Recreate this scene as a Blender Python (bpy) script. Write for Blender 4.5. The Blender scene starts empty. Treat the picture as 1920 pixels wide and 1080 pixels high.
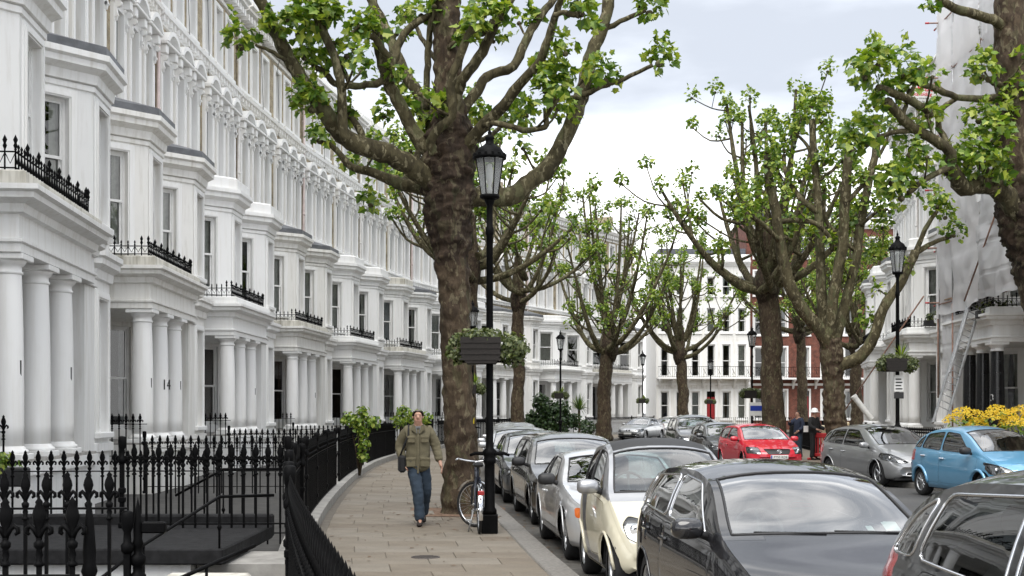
import bpy, bmesh, math, random
from mathutils import Vector, Matrix, noise
from mathutils.bvhtree import BVHTree
random.seed(7)
scene = bpy.context.scene
COL = scene.collection
R = math.radians
EYE = 1.73; F = 2400.0; HX, HY = 960.0, 770.0
# ---------------------------------------------------------------- camera
cam = bpy.data.cameras.new('camera'); cam_o = bpy.data.objects.new('camera', cam); COL.objects.link(cam_o)
cam_o.location = (0, 0, EYE); cam_o.rotation_euler = (R(90), 0, 0)
cam.sensor_width = 36; cam.lens = F / 1920 * 36
cam.shift_y = (HY - 540) / 1920; cam.clip_end = 3000; cam.clip_start = .05
scene.camera = cam_o
# ---------------------------------------------------------------- world, sun, exposure
SUN_EL, SUN_AZ = R(58), R(196)          # azimuth measured clockwise from +Y (the viewing direction)
w = bpy.data.worlds.new('World'); scene.world = w; w.use_nodes = True
nt = w.node_tree; nt.nodes.clear(); N = nt.nodes.new; LK = nt.links.new
out = N('ShaderNodeOutputWorld'); bg = N('ShaderNodeBackground'); LK(bg.outputs[0], out.inputs[0])
bg.inputs[1].default_value = .115
sky = N('ShaderNodeTexSky'); sky.sky_type = 'NISHITA'; sky.sun_disc = False
sky.sun_elevation = SUN_EL; sky.sun_rotation = SUN_AZ; sky.air_density = 1.0; sky.dust_density = 3
tc = N('ShaderNodeTexCoord'); mp = N('ShaderNodeMapping'); mp.inputs['Scale'].default_value = (1.6, 1.6, 5.0)
mp.inputs['Location'].default_value = (.35, .2, .1)
LK(tc.outputs['Generated'], mp.inputs[0])
nz = N('ShaderNodeTexNoise'); nz.inputs['Scale'].default_value = 2.2; nz.inputs['Detail'].default_value = 6
nz.inputs['Roughness'].default_value = .5
LK(mp.outputs[0], nz.inputs['Vector'])
sx = N('ShaderNodeSeparateXYZ'); LK(tc.outputs['Generated'], sx.inputs[0])
# overcast: white low cloud near the horizon, greyer blue cloud above
mr = N('ShaderNodeMapRange'); mr.inputs[1].default_value = .10; mr.inputs[2].default_value = .26
mr.inputs[3].default_value = .30; mr.inputs[4].default_value = -.12
LK(sx.outputs[2], mr.inputs[0])
mr2 = N('ShaderNodeMapRange'); mr2.inputs[1].default_value = .45; mr2.inputs[2].default_value = .85; mr2.inputs[3].default_value = 0; mr2.inputs[4].default_value = .22
LK(sx.outputs[2], mr2.inputs[0]); ad0 = N('ShaderNodeMath'); ad0.operation = 'ADD'; LK(mr.outputs[0], ad0.inputs[0]); LK(mr2.outputs[0], ad0.inputs[1])
ad = N('ShaderNodeMath'); ad.operation = 'ADD'; LK(nz.outputs[0], ad.inputs[0]); LK(ad0.outputs[0], ad.inputs[1])
cr = N('ShaderNodeValToRGB'); cr.color_ramp.interpolation = 'EASE'
e = cr.color_ramp.elements
e[0].position = .28; e[0].color = (.31, .33, .367, 1)
e[1].position = .70; e[1].color = (1.0, 1.0, 1.0, 1)
x = e.new(.46); x.color = (.465, .49, .53, 1)
LK(ad.outputs[0], cr.inputs[0])
sc = N('ShaderNodeVectorMath'); sc.operation = 'SCALE'; sc.inputs[3].default_value = 9.6
LK(cr.outputs[0], sc.inputs[0])
mx = N('ShaderNodeMixRGB'); mx.inputs[0].default_value = .93
LK(sky.outputs[0], mx.inputs[1]); LK(sc.outputs[0], mx.inputs[2]); LK(mx.outputs[0], bg.inputs[0])
sl = bpy.data.lights.new('sun', 'SUN'); sl.energy = 1.5; sl.angle = R(50); sl.color = (1, .97, .92)
so = bpy.data.objects.new('sun', sl); COL.objects.link(so)
sd = Vector((math.sin(SUN_AZ) * math.cos(SUN_EL), math.cos(SUN_AZ) * math.cos(SUN_EL), math.sin(SUN_EL)))
so.rotation_euler = sd.to_track_quat('Z', 'Y').to_euler(); so.location = (0, 0, 60)
scene.view_settings.view_transform = 'Standard'; scene.view_settings.look = 'None'
scene.view_settings.gamma = 1; scene.view_settings.use_curve_mapping = False
scene.view_settings.exposure = 1.15
scene.render.engine = 'CYCLES'
scene.cycles.max_bounces = 8; scene.cycles.transparent_max_bounces = 16
scene.cycles.caustics_reflective = False; scene.cycles.caustics_refractive = False

# ---------------------------------------------------------------- helpers
def at(px, py, d):
    """world point that the photo shows at pixel px,py when it lies d metres ahead"""
    return Vector(((px - HX) / F * d, d, EYE - (py - HY) / F * d))

class MB:
    def __init__(s): s.v = []; s.f = []; s.m = []; s.s = []
    def vs(s, pts):
        b = len(s.v); s.v.extend(tuple(p) for p in pts); return b
    def face(s, idx, m=0, sm=False): s.f.append(tuple(idx)); s.m.append(m); s.s.append(sm)
    def quad(s, a, b, c, d, m=0, sm=False):
        i = s.vs((a, b, c, d)); s.face((i, i+1, i+2, i+3), m, sm)
    def poly(s, pts, m=0):
        i = s.vs(pts); s.face(range(i, i+len(pts)), m)
    def box(s, x0, x1, y0, y1, z0, z1, m=0, M=None):
        p = [Vector((x, y, z)) for z in (z0, z1) for y in (y0, y1) for x in (x0, x1)]
        if M is not None: p = [M @ q for q in p]
        i = s.vs(p)
        for f in ((0,2,3,1),(4,5,7,6),(0,1,5,4),(2,6,7,3),(0,4,6,2),(1,3,7,5)): s.face([i+k for k in f], m)
    def bbox(s, x0, x1, y0, y1, z0, z1, b=.02, m=0, M=None):
        """box with chamfered edges"""
        xs = (x0, x1); ys = (y0, y1); zs = (z0, z1)
        b = min(b, (x1-x0)*.45, (y1-y0)*.45, (z1-z0)*.45)
        P = {}
        pts = []
        for ix in (0,1):
            for iy in (0,1):
                for iz in (0,1):
                    sx_, sy_, sz_ = (1-2*ix)*b, (1-2*iy)*b, (1-2*iz)*b
                    for k in range(3):
                        q = Vector((xs[ix] + (0 if k==0 else sx_), ys[iy] + (0 if k==1 else sy_), zs[iz] + (0 if k==2 else sz_)))
                        P[(ix,iy,iz,k)] = len(pts); pts.append(M @ q if M is not None else q)
        i = s.vs(pts); g = lambda *a: i + P[a]
        for a in (0,1):
            s.face((g(a,0,0,0),g(a,1,0,0),g(a,1,1,0),g(a,0,1,0)), m)
            s.face((g(0,a,0,1),g(1,a,0,1),g(1,a,1,1),g(0,a,1,1)), m)
            s.face((g(0,0,a,2),g(1,0,a,2),g(1,1,a,2),g(0,1,a,2)), m)
        for a in (0,1):
            for c in (0,1):
                s.face((g(0,a,c,1),g(1,a,c,1),g(1,a,c,2),g(0,a,c,2)), m)
                s.face((g(a,0,c,0),g(a,1,c,0),g(a,1,c,2),g(a,0,c,2)), m)
                s.face((g(a,c,0,0),g(a,c,1,0),g(a,c,1,1),g(a,c,0,1)), m)
                for d in (0,1): s.face((g(a,c,d,0),g(a,c,d,1),g(a,c,d,2)), m)
    def ring(s, c, ax, r, n, ref=None, ry=None):
        ax = Vector(ax).normalized()
        if ref is None: ref = Vector((0,0,1)) if abs(ax.z) < .9 else Vector((1,0,0))
        a = ax.cross(ref).normalized(); b = ax.cross(a).normalized()
        ry = r if ry is None else ry
        return s.vs([Vector(c) + a*(math.cos(2*math.pi*k/n)*r) + b*(math.sin(2*math.pi*k/n)*ry) for k in range(n)])
    def join(s, i, j, n, m=0, sm=True):
        for k in range(n): s.face((i+k, i+(k+1) % n, j+(k+1) % n, j+k), m, sm)
    def cyl(s, a, b, r0, r1=None, n=8, m=0, cap=True, sm=True):
        r1 = r0 if r1 is None else r1; a = Vector(a); b = Vector(b); ax = b-a
        i = s.ring(a, ax, r0, n); j = s.ring(b, ax, r1, n); s.join(i, j, n, m, sm)
        if cap: s.face([i+k for k in range(n)][::-1], m); s.face([j+k for k in range(n)], m)
    def tube(s, pts, rad, n=8, m=0, cap=True, wob=0, seed=0, sm=True):
        pts = [Vector(p) for p in pts]
        if not hasattr(rad, '__len__'): rad = [rad]*len(pts)
        prev = None; ref = None; first = None
        for k, p in enumerate(pts):
            t = (pts[min(k+1, len(pts)-1)] - pts[max(k-1, 0)])
            if t.length < 1e-9: t = Vector((0,0,1))
            t.normalize()
            if ref is None: ref = t.orthogonal().normalized()
            else: ref = (ref - t*ref.dot(t)).normalized()
            b = t.cross(ref)
            ring = []
            for q in range(n):
                a = 2*math.pi*q/n; d = ref*math.cos(a) + b*math.sin(a); r = rad[k]
                if wob: r *= 1 + wob*noise.noise(p*2.6/max(rad[0],.05) + d*1.6 + Vector((seed,0,0)))
                ring.append(p + d*r)
            i = s.vs(ring)
            if prev is not None: s.join(prev, i, n, m, sm)
            else: first = i
            prev = i
        if cap: s.face([first+k for k in range(n)][::-1], m); s.face([prev+k for k in range(n)], m)
    def lathe(s, prof, c=(0,0,0), n=16, m=0, sm=True, M=None, cap=True):
        """prof: list of (r, z)"""
        prev = None
        for r, z in prof:
            pts = [Vector((r*math.cos(2*math.pi*k/n), r*math.sin(2*math.pi*k/n), z)) for k in range(n)]
            pts = [(M @ p if M is not None else p) + Vector(c) for p in pts]
            i = s.vs(pts)
            if prev is not None: s.join(prev, i, n, m, sm)
            elif cap and r > 1e-4: s.face([i+k for k in range(n)][::-1], m)
            prev = i
        if cap and prof[-1][0] > 1e-4: s.face([prev+k for k in range(n)], m)
    def prism(s, poly, a, b, axis='x', m=0):
        """2D polygon extruded between a and b on an axis; poly in the remaining two axes"""
        def P(p, t):
            return {'x': (t, p[0], p[1]), 'y': (p[0], t, p[1]), 'z': (p[0], p[1], t)}[axis]
        n = len(poly); i = s.vs([P(p, a) for p in poly]); j = s.vs([P(p, b) for p in poly])
        s.face([i+k for k in range(n)][::-1], m); s.face([j+k for k in range(n)], m)
        for k in range(n): s.face((i+k, i+(k+1) % n, j+(k+1) % n, j+k), m)
    def mesh(s, name, mats):
        me = bpy.data.meshes.new(name); me.from_pydata(s.v, [], s.f)
        if mats is not None:
            for q in (mats if isinstance(mats, (list, tuple)) else [mats]): me.materials.append(q)
        me.polygons.foreach_set('material_index', s.m)
        me.polygons.foreach_set('use_smooth', s.s)
        me.update(); return me
    def build(s, name, mats, parent=None):
        return link(name, s.mesh(name, mats), parent)

def fixn(me):
    bm = bmesh.new(); bm.from_mesh(me); bmesh.ops.recalc_face_normals(bm, faces=bm.faces); bm.to_mesh(me); bm.free(); return me

def link(name, me, parent=None, loc=None, rot=None, scale=None):
    o = bpy.data.objects.new(name, me); COL.objects.link(o)
    if parent is not None: o.parent = parent
    if loc is not None: o.location = loc
    if rot is not None: o.rotation_euler = rot if hasattr(rot, '__len__') else (0, 0, rot)
    if scale is not None: o.scale = scale if hasattr(scale, '__len__') else (scale,)*3
    return o
def tag(o, label=None, cat=None, group=None, kind=None):
    if label: o['label'] = label
    if cat: o['category'] = cat
    if group: o['group'] = group
    if kind: o['kind'] = kind
    return o
def empty(name, loc=(0,0,0), rz=0, label=None, cat=None, group=None):
    o = bpy.data.objects.new(name, None); COL.objects.link(o); o.location = loc; o.rotation_euler = (0, 0, rz)
    o.empty_display_size = .2
    return tag(o, label, cat, group)
def copy_tree(o, parent=None, skip=None):
    c = o.copy(); COL.objects.link(c)
    if parent is not None: c.parent = parent
    for ch in list(o.children):
        if skip and skip(ch): continue
        copy_tree(ch, c, skip)
    return c
def smooth_path(pts, sub=4):
    """Catmull-Rom through tuples of any length"""
    res = []; n = len(pts)
    for i in range(n-1):
        p0 = pts[max(i-1,0)]; p1 = pts[i]; p2 = pts[i+1]; p3 = pts[min(i+2,n-1)]
        for k in range(sub):
            t = k/sub
            res.append(tuple(.5*((2*b)+(-a+c)*t+(2*a-5*b+4*c-d)*t*t+(-a+3*b-3*c+d)*t**3) for a,b,c,d in zip(p0,p1,p2,p3)))
    res.append(tuple(pts[-1])); return res

# ---------------------------------------------------------------- materials
MATS = {}
class NT:
    def __init__(s, name):
        m = bpy.data.materials.new(name); m.use_nodes = True; s.m = m; s.t = m.node_tree; s.t.nodes.clear()
        s.out = s.n('ShaderNodeOutputMaterial'); MATS[name] = m
    def n(s, t, **kw):
        x = s.t.nodes.new(t)
        for k, v in kw.items(): setattr(x, k, v)
        return x
    def l(s, a, b): s.t.links.new(a, b)
    def coord(s, kind='Object', scale=(1,1,1)):
        c = s.n('ShaderNodeTexCoord'); m = s.n('ShaderNodeMapping'); m.inputs['Scale'].default_value = scale
        s.l(c.outputs[kind], m.inputs[0]); return m.outputs[0]
    def noise(s, vec, scale, detail=4, rough=.55):
        x = s.n('ShaderNodeTexNoise'); x.inputs['Scale'].default_value = scale; x.inputs['Detail'].default_value = detail
        x.inputs['Roughness'].default_value = rough
        if vec is not None: s.l(vec, x.inputs['Vector'])
        return x.outputs[0]
    def ramp(s, fac, stops):
        r = s.n('ShaderNodeValToRGB'); e = r.color_ramp.elements
        while len(e) < len(stops): e.new(.5)
        for q, (p, c) in zip(e, stops): q.position = p; q.color = (*c, 1) if len(c) == 3 else c
        s.l(fac, r.inputs[0]); return r.outputs[0]
    def mix(s, fac, a, b, mode='MIX'):
        x = s.n('ShaderNodeMixRGB', blend_type=mode)
        for i, q in ((0, fac), (1, a), (2, b)):
            if hasattr(q, 'links'): s.l(q, x.inputs[i])
            elif i == 0: x.inputs[0].default_value = q
            else: x.inputs[i].default_value = (*q, 1)
        return x.outputs[0]
    def bsdf(s, col=None, rough=.6, **kw):
        b = s.n('ShaderNodeBsdfPrincipled')
        if hasattr(col, 'links'): s.l(col, b.inputs['Base Color'])
        elif col is not None: b.inputs['Base Color'].default_value = (*col, 1)
        if hasattr(rough, 'links'): s.l(rough, b.inputs['Roughness'])
        else: b.inputs['Roughness'].default_value = rough
        for k, v in kw.items(): b.inputs[k.replace('_', ' ')].default_value = v
        s.l(b.outputs[0], s.out.inputs[0]); s.b = b; return b
    def bump(s, h, strength=.3, dist=.01):
        x = s.n('ShaderNodeBump'); x.inputs['Strength'].default_value = strength; x.inputs['Distance'].default_value = dist
        s.l(h, x.inputs['Height']); s.l(x.outputs[0], s.b.inputs['Normal']); return x

def plain(name, col, rough=.6, var=.15, vs=6, bump=0, bs=40, **kw):
    t = NT(name); c = t.coord()
    n = t.noise(c, vs)
    dark = tuple(x*(1-var) for x in col); lite = tuple(min(1, x*(1+var)) for x in col)
    t.bsdf(t.ramp(n, [(.3, dark), (.7, lite)]), rough, **kw)
    if bump: t.bump(t.noise(c, bs, 5), bump)
    return t.m

def stucco(name, col, dirt, amount):
    t = NT(name); c = t.coord('Object')
    streak = t.noise(t.coord('Object', (3.5, 3.5, .35)), 2.0, 5, .6)
    blot = t.noise(c, 1.1, 5, .6)
    a = t.mix(t.ramp(streak, [(.48, (0,0,0)), (.74, (min(1,amount*1.35),)*3)]), col, dirt)
    a2 = t.mix(t.ramp(blot, [(.5, (0,0,0)), (.8, (amount*.7,)*3)]), a, tuple(x*.82 for x in col))
    t.bsdf(a2, .55); t.bump(t.noise(c, 30, 4), .06)
    return t.m
ST1 = stucco('stucco_bright', (.86,.86,.85), (.60,.57,.50), .22)
ST2 = stucco('stucco_soft', (.82,.82,.81), (.5,.47,.41), .35)
ST3 = stucco('stucco_cream', (.82,.81,.78), (.5,.47,.40), .45)
STD = stucco('stucco_weathered', (.62,.60,.54), (.26,.24,.19), .75)
def brickmat(name, c1, c2, mortar, sc_=1.0):
    t = NT(name); c = t.n('ShaderNodeTexCoord')
    mp_ = t.n('ShaderNodeMapping'); mp_.inputs['Rotation'].default_value = (R(90), 0, R(90)); t.l(c.outputs['Object'], mp_.inputs[0])
    sep = t.n('ShaderNodeSeparateXYZ'); t.l(c.outputs['Object'], sep.inputs[0])
    cmb = t.n('ShaderNodeCombineXYZ'); ad_ = t.n('ShaderNodeMath', operation='ADD')
    t.l(sep.outputs[0], ad_.inputs[0]); t.l(sep.outputs[1], ad_.inputs[1])
    t.l(ad_.outputs[0], cmb.inputs[0]); t.l(sep.outputs[2], cmb.inputs[1])
    b = t.n('ShaderNodeTexBrick'); t.l(cmb.outputs[0], b.inputs['Vector'])
    b.inputs['Color1'].default_value = (*c1,1); b.inputs['Color2'].default_value = (*c2,1); b.inputs['Mortar'].default_value = (*mortar,1)
    b.inputs['Scale'].default_value = 1; b.inputs['Brick Width'].default_value = .225*sc_; b.inputs['Row Height'].default_value = .075*sc_
    b.inputs['Mortar Size'].default_value = .008*sc_
    n = t.noise(c.outputs['Object'], 2.5, 6)
    col = t.mix(t.ramp(n, [(.35, (.45,)*3), (.7, (1,1,1))]), (0,0,0), b.outputs[0], 'MIX')
    t.bsdf(col, .85); t.bump(b.outputs[1], -.4, .006)
    return t.m
BRICK = brickmat('stock_brick', (.56,.46,.29), (.42,.33,.20), (.50,.46,.38))
REDBRICK = brickmat('red_brick', (.24,.058,.03), (.17,.04,.022), (.22,.16,.13))
LEAD = plain('lead_roof', (.11,.115,.125), .5, .35, 3)
SLATE = plain('slate_roof', (.08,.085,.10), .6, .3, 5)
IRON = plain('black_iron', (.004,.004,.0043), .5, .4, 9, bump=.1, bs=60, Specular_IOR_Level=.06)
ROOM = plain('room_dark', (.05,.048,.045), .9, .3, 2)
def glassmat(name, tint, refl=1.0, ior=1.5, rough=0.0, col=(1,1,1)):
    t = NT(name)
    fr = t.n('ShaderNodeFresnel'); fr.inputs[0].default_value = ior
    mu = t.n('ShaderNodeMath', operation='MULTIPLY'); t.l(fr.outputs[0], mu.inputs[0]); mu.inputs[1].default_value = refl; mu.use_clamp = True
    tr = t.n('ShaderNodeBsdfTransparent'); tr.inputs[0].default_value = (*tint, 1)
    gl = t.n('ShaderNodeBsdfGlossy'); gl.inputs['Roughness'].default_value = rough; gl.inputs[0].default_value = (*col,1)
    mi = t.n('ShaderNodeMixShader'); t.l(mu.outputs[0], mi.inputs[0]); t.l(tr.outputs[0], mi.inputs[1]); t.l(gl.outputs[0], mi.inputs[2])
    t.l(mi.outputs[0], t.out.inputs[0]); return t.m
GLASS = glassmat('window_glass', (.72,.75,.74), 1.6)
LAMPGLASS = glassmat('lamp_glass', (.93,.95,.95), 2.4)
_t = LAMPGLASS.node_tree; _o = [n for n in _t.nodes if n.type == 'OUTPUT_MATERIAL'][0]; _s = _o.inputs[0].links[0].from_socket
_d = _t.nodes.new('ShaderNodeBsdfTranslucent'); _d.inputs[0].default_value = (.85,.87,.87,1); _e = _t.nodes.new('ShaderNodeBsdfDiffuse'); _e.inputs[0].default_value = (.8,.82,.82,1)
_m = _t.nodes.new('ShaderNodeMixShader'); _m.inputs[0].default_value = .5; _t.links.new(_d.outputs[0], _m.inputs[1]); _t.links.new(_e.outputs[0], _m.inputs[2])
_n = _t.nodes.new('ShaderNodeMixShader'); _n.inputs[0].default_value = .26; _t.links.new(_s, _n.inputs[1]); _t.links.new(_m.outputs[0], _n.inputs[2]); _t.links.new(_n.outputs[0], _o.inputs[0])
CARGLASS = glassmat('car_glass', (.55,.66,.65), 3.1)
CARSIDE = glassmat('car_side_glass', (.40,.48,.46), 2.6)
LENS = glassmat('lamp_lens', (.86,.88,.9), 2.0)
CURT = plain('curtain_cream', (.66,.65,.60), .9, .15, 8)
CURTG = plain('curtain_grey', (.50,.52,.54), .9, .15, 8)
WHITEP = plain('white_paint', (.80,.80,.79), .35, .05, 4)
BLACKP = plain('black_paint', (.012,.012,.013), .22, .3, 4)
REDP = plain('red_paint', (.30,.015,.02), .3, .15, 4)
NAVYP = plain('navy_paint', (.02,.03,.06), .3, .2, 4)
STEP = plain('step_stone', (.30,.29,.27), .8, .25, 5, bump=.2)
GRIT = plain('asphalt_landing', (.022,.022,.023), .85, .35, 12, bump=.3, bs=120, Specular_IOR_Level=.12)

def paving():
    t = NT('paving_stone'); c = t.coord(); oi = t.n('ShaderNodeObjectInfo')
    n = t.noise(c, 2.2, 6, .6); n2 = t.noise(c, 60, 3)
    base = t.ramp(oi.outputs['Random'], [(0, (.176,.145,.108)), (.5, (.208,.178,.137)), (1, (.232,.205,.166))])
    col = t.mix(t.ramp(n, [(.35, (.62,.60,.58)), (.72, (1.06,1.05,1.03))]), (0,0,0), base)
    col = t.mix(1, t.ramp(n, [(.3, (.72,.71,.70)), (.7, (1,1,1))]), base, 'MULTIPLY')
    col = t.mix(.35, col, t.ramp(n2, [(.3, (.7,.7,.7)), (.7, (1,1,1))]), 'MULTIPLY')
    col = t.mix(t.ramp(t.noise(c, 26, 2, .4), [(.665, (0,0,0)), (.69, (.5,.5,.5))]), col, (.06,.055,.05)); t.bsdf(col, .72); t.bump(n2, .15, .004); return t.m
PAVE = paving()
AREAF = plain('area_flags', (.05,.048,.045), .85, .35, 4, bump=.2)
CHAN = plain('gutter_tarmac', (.085,.08,.072), .85, .35, 6, bump=.3, bs=90)
JOINT = plain('joint_sand', (.13,.115,.095), .95, .25, 8)
GRANITE = plain('granite', (.175,.165,.15), .7, .3, 25, bump=.2, bs=80)
def asphalt():
    t = NT('asphalt'); c = t.coord()
    n = t.noise(c, .35, 6, .6); g = t.noise(c, 150, 3)
    col = t.ramp(n, [(.3, (.045,.045,.046)), (.7, (.085,.083,.08))])
    col = t.mix(.6, col, t.ramp(g, [(.3, (.6,.6,.6)), (.7, (1.2,1.2,1.2))]), 'MULTIPLY')
    t.bsdf(col, .8); t.bump(g, .3, .006); return t.m
ASPH = asphalt()
SOIL = plain('soil', (.16,.10,.065), .95, .5, 25, bump=.8, bs=60)
def bark(name, a, b_, c_, spots, cream=(.30,.27,.17)):
    t = NT(name); c = t.coord('Object', (1,1,.5))
    wv = t.n('ShaderNodeTexNoise'); wv.inputs['Scale'].default_value = 6; wv.inputs['Detail'].default_value = 4; t.l(c, wv.inputs['Vector'])
    wm = t.n('ShaderNodeMixRGB', blend_type='LINEAR_LIGHT'); wm.inputs[0].default_value = .16; t.l(c, wm.inputs[1]); t.l(wv.outputs['Color'], wm.inputs[2])
    v = t.n('ShaderNodeTexVoronoi'); v.inputs['Scale'].default_value = 7; t.l(wm.outputs[0], v.inputs['Vector'])
    v2 = t.n('ShaderNodeTexVoronoi'); v2.inputs['Scale'].default_value = 17; t.l(wm.outputs[0], v2.inputs['Vector'])
    sp = t.n('ShaderNodeSeparateXYZ'); t.l(v.outputs['Color'], sp.inputs[0]); sp2 = t.n('ShaderNodeSeparateXYZ'); t.l(v2.outputs['Color'], sp2.inputs[0])
    n1 = t.noise(c, 3.2, 6, .62); n2 = t.noise(c, 16, 5, .6)
    col = t.mix(.5, t.ramp(n1, [(.30, a), (.5, b_), (.68, c_)]), t.ramp(sp.outputs[0], [(.15, a), (.5, b_), (.85, c_)]))
    col = t.mix(t.ramp(sp2.outputs[1], [(.84, (0,0,0)), (.87, (spots,)*3)]), col, cream)
    col = t.mix(t.ramp(sp.outputs[2], [(.80, (0,0,0)), (.83, (spots*.8,)*3)]), col, (.125,.135,.065))
    col = t.mix(.7, col, t.ramp(n2, [(.3, (.36,.34,.32)), (.66, (1.12,1.12,1.12))]), 'MULTIPLY')
    t.bsdf(col, .85, Specular_IOR_Level=.25); ad_ = t.n('ShaderNodeMath', operation='ADD'); t.l(n2, ad_.inputs[0]); t.l(v.outputs[0], ad_.inputs[1])
    t.bump(ad_.outputs[0], .8, .025); return t.m
BARK = bark('plane_bark', (.036,.024,.016), (.064,.045,.028), (.095,.070,.045), .26)
LIMB = bark('plane_limb_bark', (.040,.033,.018), (.076,.065,.033), (.12,.104,.057), .55)
BURL = bark('burl_bark', (.018,.012,.008), (.040,.027,.018), (.070,.048,.032), .2)
def leafmat(name, c0, c1, c2):
    t = NT(name); g = t.n('ShaderNodeNewGeometry'); oi = t.n('ShaderNodeObjectInfo')
    ad_ = t.n('ShaderNodeMath', operation='ADD'); t.l(g.outputs['Random Per Island'], ad_.inputs[0]); t.l(oi.outputs['Random'], ad_.inputs[1])
    fr = t.n('ShaderNodeMath', operation='FRACT'); t.l(ad_.outputs[0], fr.inputs[0])
    col = t.ramp(fr.outputs[0], [(.1, c0), (.55, c1), (.95, c2)])
    b = t.bsdf(col, .45); tl = t.n('ShaderNodeBsdfTranslucent'); t.l(t.mix(1, col, (1.5,1.6,.6), 'MULTIPLY'), tl.inputs[0])
    mi = t.n('ShaderNodeMixShader'); mi.inputs[0].default_value = .28
    t.l(b.outputs[0], mi.inputs[1]); t.l(tl.outputs[0], mi.inputs[2]); t.l(mi.outputs[0], t.out.inputs[0]); return t.m
LEAF = leafmat('plane_leaf', (.05,.11,.014), (.155,.25,.026), (.36,.41,.07))
LEAFD = leafmat('dark_leaf', (.018,.04,.016), (.035,.07,.025), (.06,.10,.03))
LEAFI = leafmat('ivy_leaf', (.035,.055,.014), (.08,.105,.03), (.20,.22,.10))
YELLOW = leafmat('yellow_petal', (.62,.40,.01), (.75,.52,.015), (.80,.62,.05))
REDLEAF = leafmat('plane_leaf', (.05,.11,.014), (.155,.25,.026), (.36,.41,.07))
STEEL = plain('galvanised_steel', (.42,.43,.44), .45, .2, 10, Metallic=.8)
RUST = plain('rusty_tube', (.26,.15,.11), .6, .4, 8)
REDCAP = plain('red_cap', (.42,.03,.035), .5, .1, 5)
WOODB = plain('scaffold_board', (.28,.19,.12), .8, .3, 8)
def sheetmat(name, col, alpha):
    t = NT(name); c = t.coord('Object'); n = t.noise(c, 1.3, 5)
    d = t.n('ShaderNodeBsdfDiffuse'); t.l(t.ramp(n, [(.3, tuple(x*.9 for x in col)), (.7, col)]), d.inputs[0])
    tl = t.n('ShaderNodeBsdfTranslucent'); tl.inputs[0].default_value = (*col, 1)
    gl = t.n('ShaderNodeBsdfGlossy'); gl.inputs['Roughness'].default_value = .3
    m0 = t.n('ShaderNodeMixShader'); m0.inputs[0].default_value = .5; t.l(d.outputs[0], m0.inputs[1]); t.l(tl.outputs[0], m0.inputs[2])
    m1 = t.n('ShaderNodeMixShader'); m1.inputs[0].default_value = .06; t.l(m0.outputs[0], m1.inputs[1]); t.l(gl.outputs[0], m1.inputs[2])
    tr = t.n('ShaderNodeBsdfTransparent'); m2 = t.n('ShaderNodeMixShader'); m2.inputs[0].default_value = alpha
    t.l(tr.outputs[0], m2.inputs[1]); t.l(m1.outputs[0], m2.inputs[2]); t.l(m2.outputs[0], t.out.inputs[0]); return t.m
SHEET = sheetmat('white_sheeting', (.90,.90,.91), .93)
SHEET2 = sheetmat('thin_sheeting', (.80,.81,.83), .78)
def paint(name, col, metallic=0.0, rough=.35, flake=0):
    t = NT(name); c = t.coord()
    n = t.noise(c, 3, 3); b = t.bsdf(t.ramp(n, [(.3, tuple(x*.94 for x in col)), (.7, col)]), rough if metallic else .6, Specular_IOR_Level=.5 if metallic else .1)
    b.inputs['Metallic'].default_value = metallic
    b.inputs['Coat Weight'].default_value = 1; b.inputs['Coat IOR'].default_value = 1.75; b.inputs['Coat Roughness'].default_value = .03
    return t.m
RUBBER = plain('tyre_rubber', (.018,.018,.019), .85, .2, 20)
PLASTIC = plain('black_plastic', (.02,.02,.021), .55, .2, 30)
ALLOY = plain('alloy', (.50,.51,.52), .3, .1, 10, Metallic=.9)
CHROME = plain('chrome', (.75,.76,.78), .12, .05, 5, Metallic=1.0)
REFLECTOR = plain('reflector', (.62,.63,.65), .18, .1, 20, Metallic=.9)
SEATM = plain('seat_cloth', (.035,.035,.038), .9, .2, 20)
AMBER = plain('amber_lens', (.55,.12,.015), .15, .15, 10, Coat_Weight=1.0)
REDLENS = plain('red_lens', (.35,.012,.015), .15, .15, 10, Coat_Weight=1.0)
PLATEW = plain('plate_white', (.78,.78,.75), .4, .04, 5)
BLUEP = plain('plate_blue', (.02,.05,.35), .4, .04, 5)
INK = plain('ink_black', (.015,.015,.015), .6, .1, 5)
INKR = plain('ink_red', (.60,.02,.03), .6, .1, 5)
BONE = plain('white_plastic', (.75,.75,.73), .4, .06, 5)

FONT_CACHE = {}
def text_mesh(body, size, depth=.004, align='CENTER', bold=0):
    key = (body, size, depth, bold)
    if key in FONT_CACHE: return FONT_CACHE[key]
    cu = bpy.data.curves.new('t', 'FONT'); cu.body = body; cu.size = size; cu.extrude = depth; cu.align_x = align; cu.offset = bold
    cu.resolution_u = 3
    o = bpy.data.objects.new('t', cu); COL.objects.link(o)
    bpy.context.view_layer.update()
    me = bpy.data.meshes.new_from_object(o.evaluated_get(bpy.context.evaluated_depsgraph_get()))
    bpy.data.objects.remove(o); FONT_CACHE[key] = me; return me
def text(name, body, size, mat, parent, M, depth=.004, bold=0):
    """text lying in the local XY plane of matrix M (x reading direction, z outward)"""
    me = text_mesh(body, size, depth, 'CENTER', bold).copy(); me.materials.clear(); me.materials.append(mat)
    o = link(name, me, parent); o.matrix_local = M; return o
def frame(o, xdir, zdir):
    x_ = Vector(xdir).normalized(); z_ = Vector(zdir).normalized(); y_ = z_.cross(x_)
    m = Matrix((x_, y_, z_)).transposed().to_4x4(); m.translation = Vector(o); return m
# ================================================================ STREET PLAN
CX, CY = 163.7, 39.5
def arc(Rr, d):                     # point on the crescent circle at depth d
    return Vector((CX - math.sqrt(Rr*Rr - (d-CY)**2), d, 0))
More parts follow.
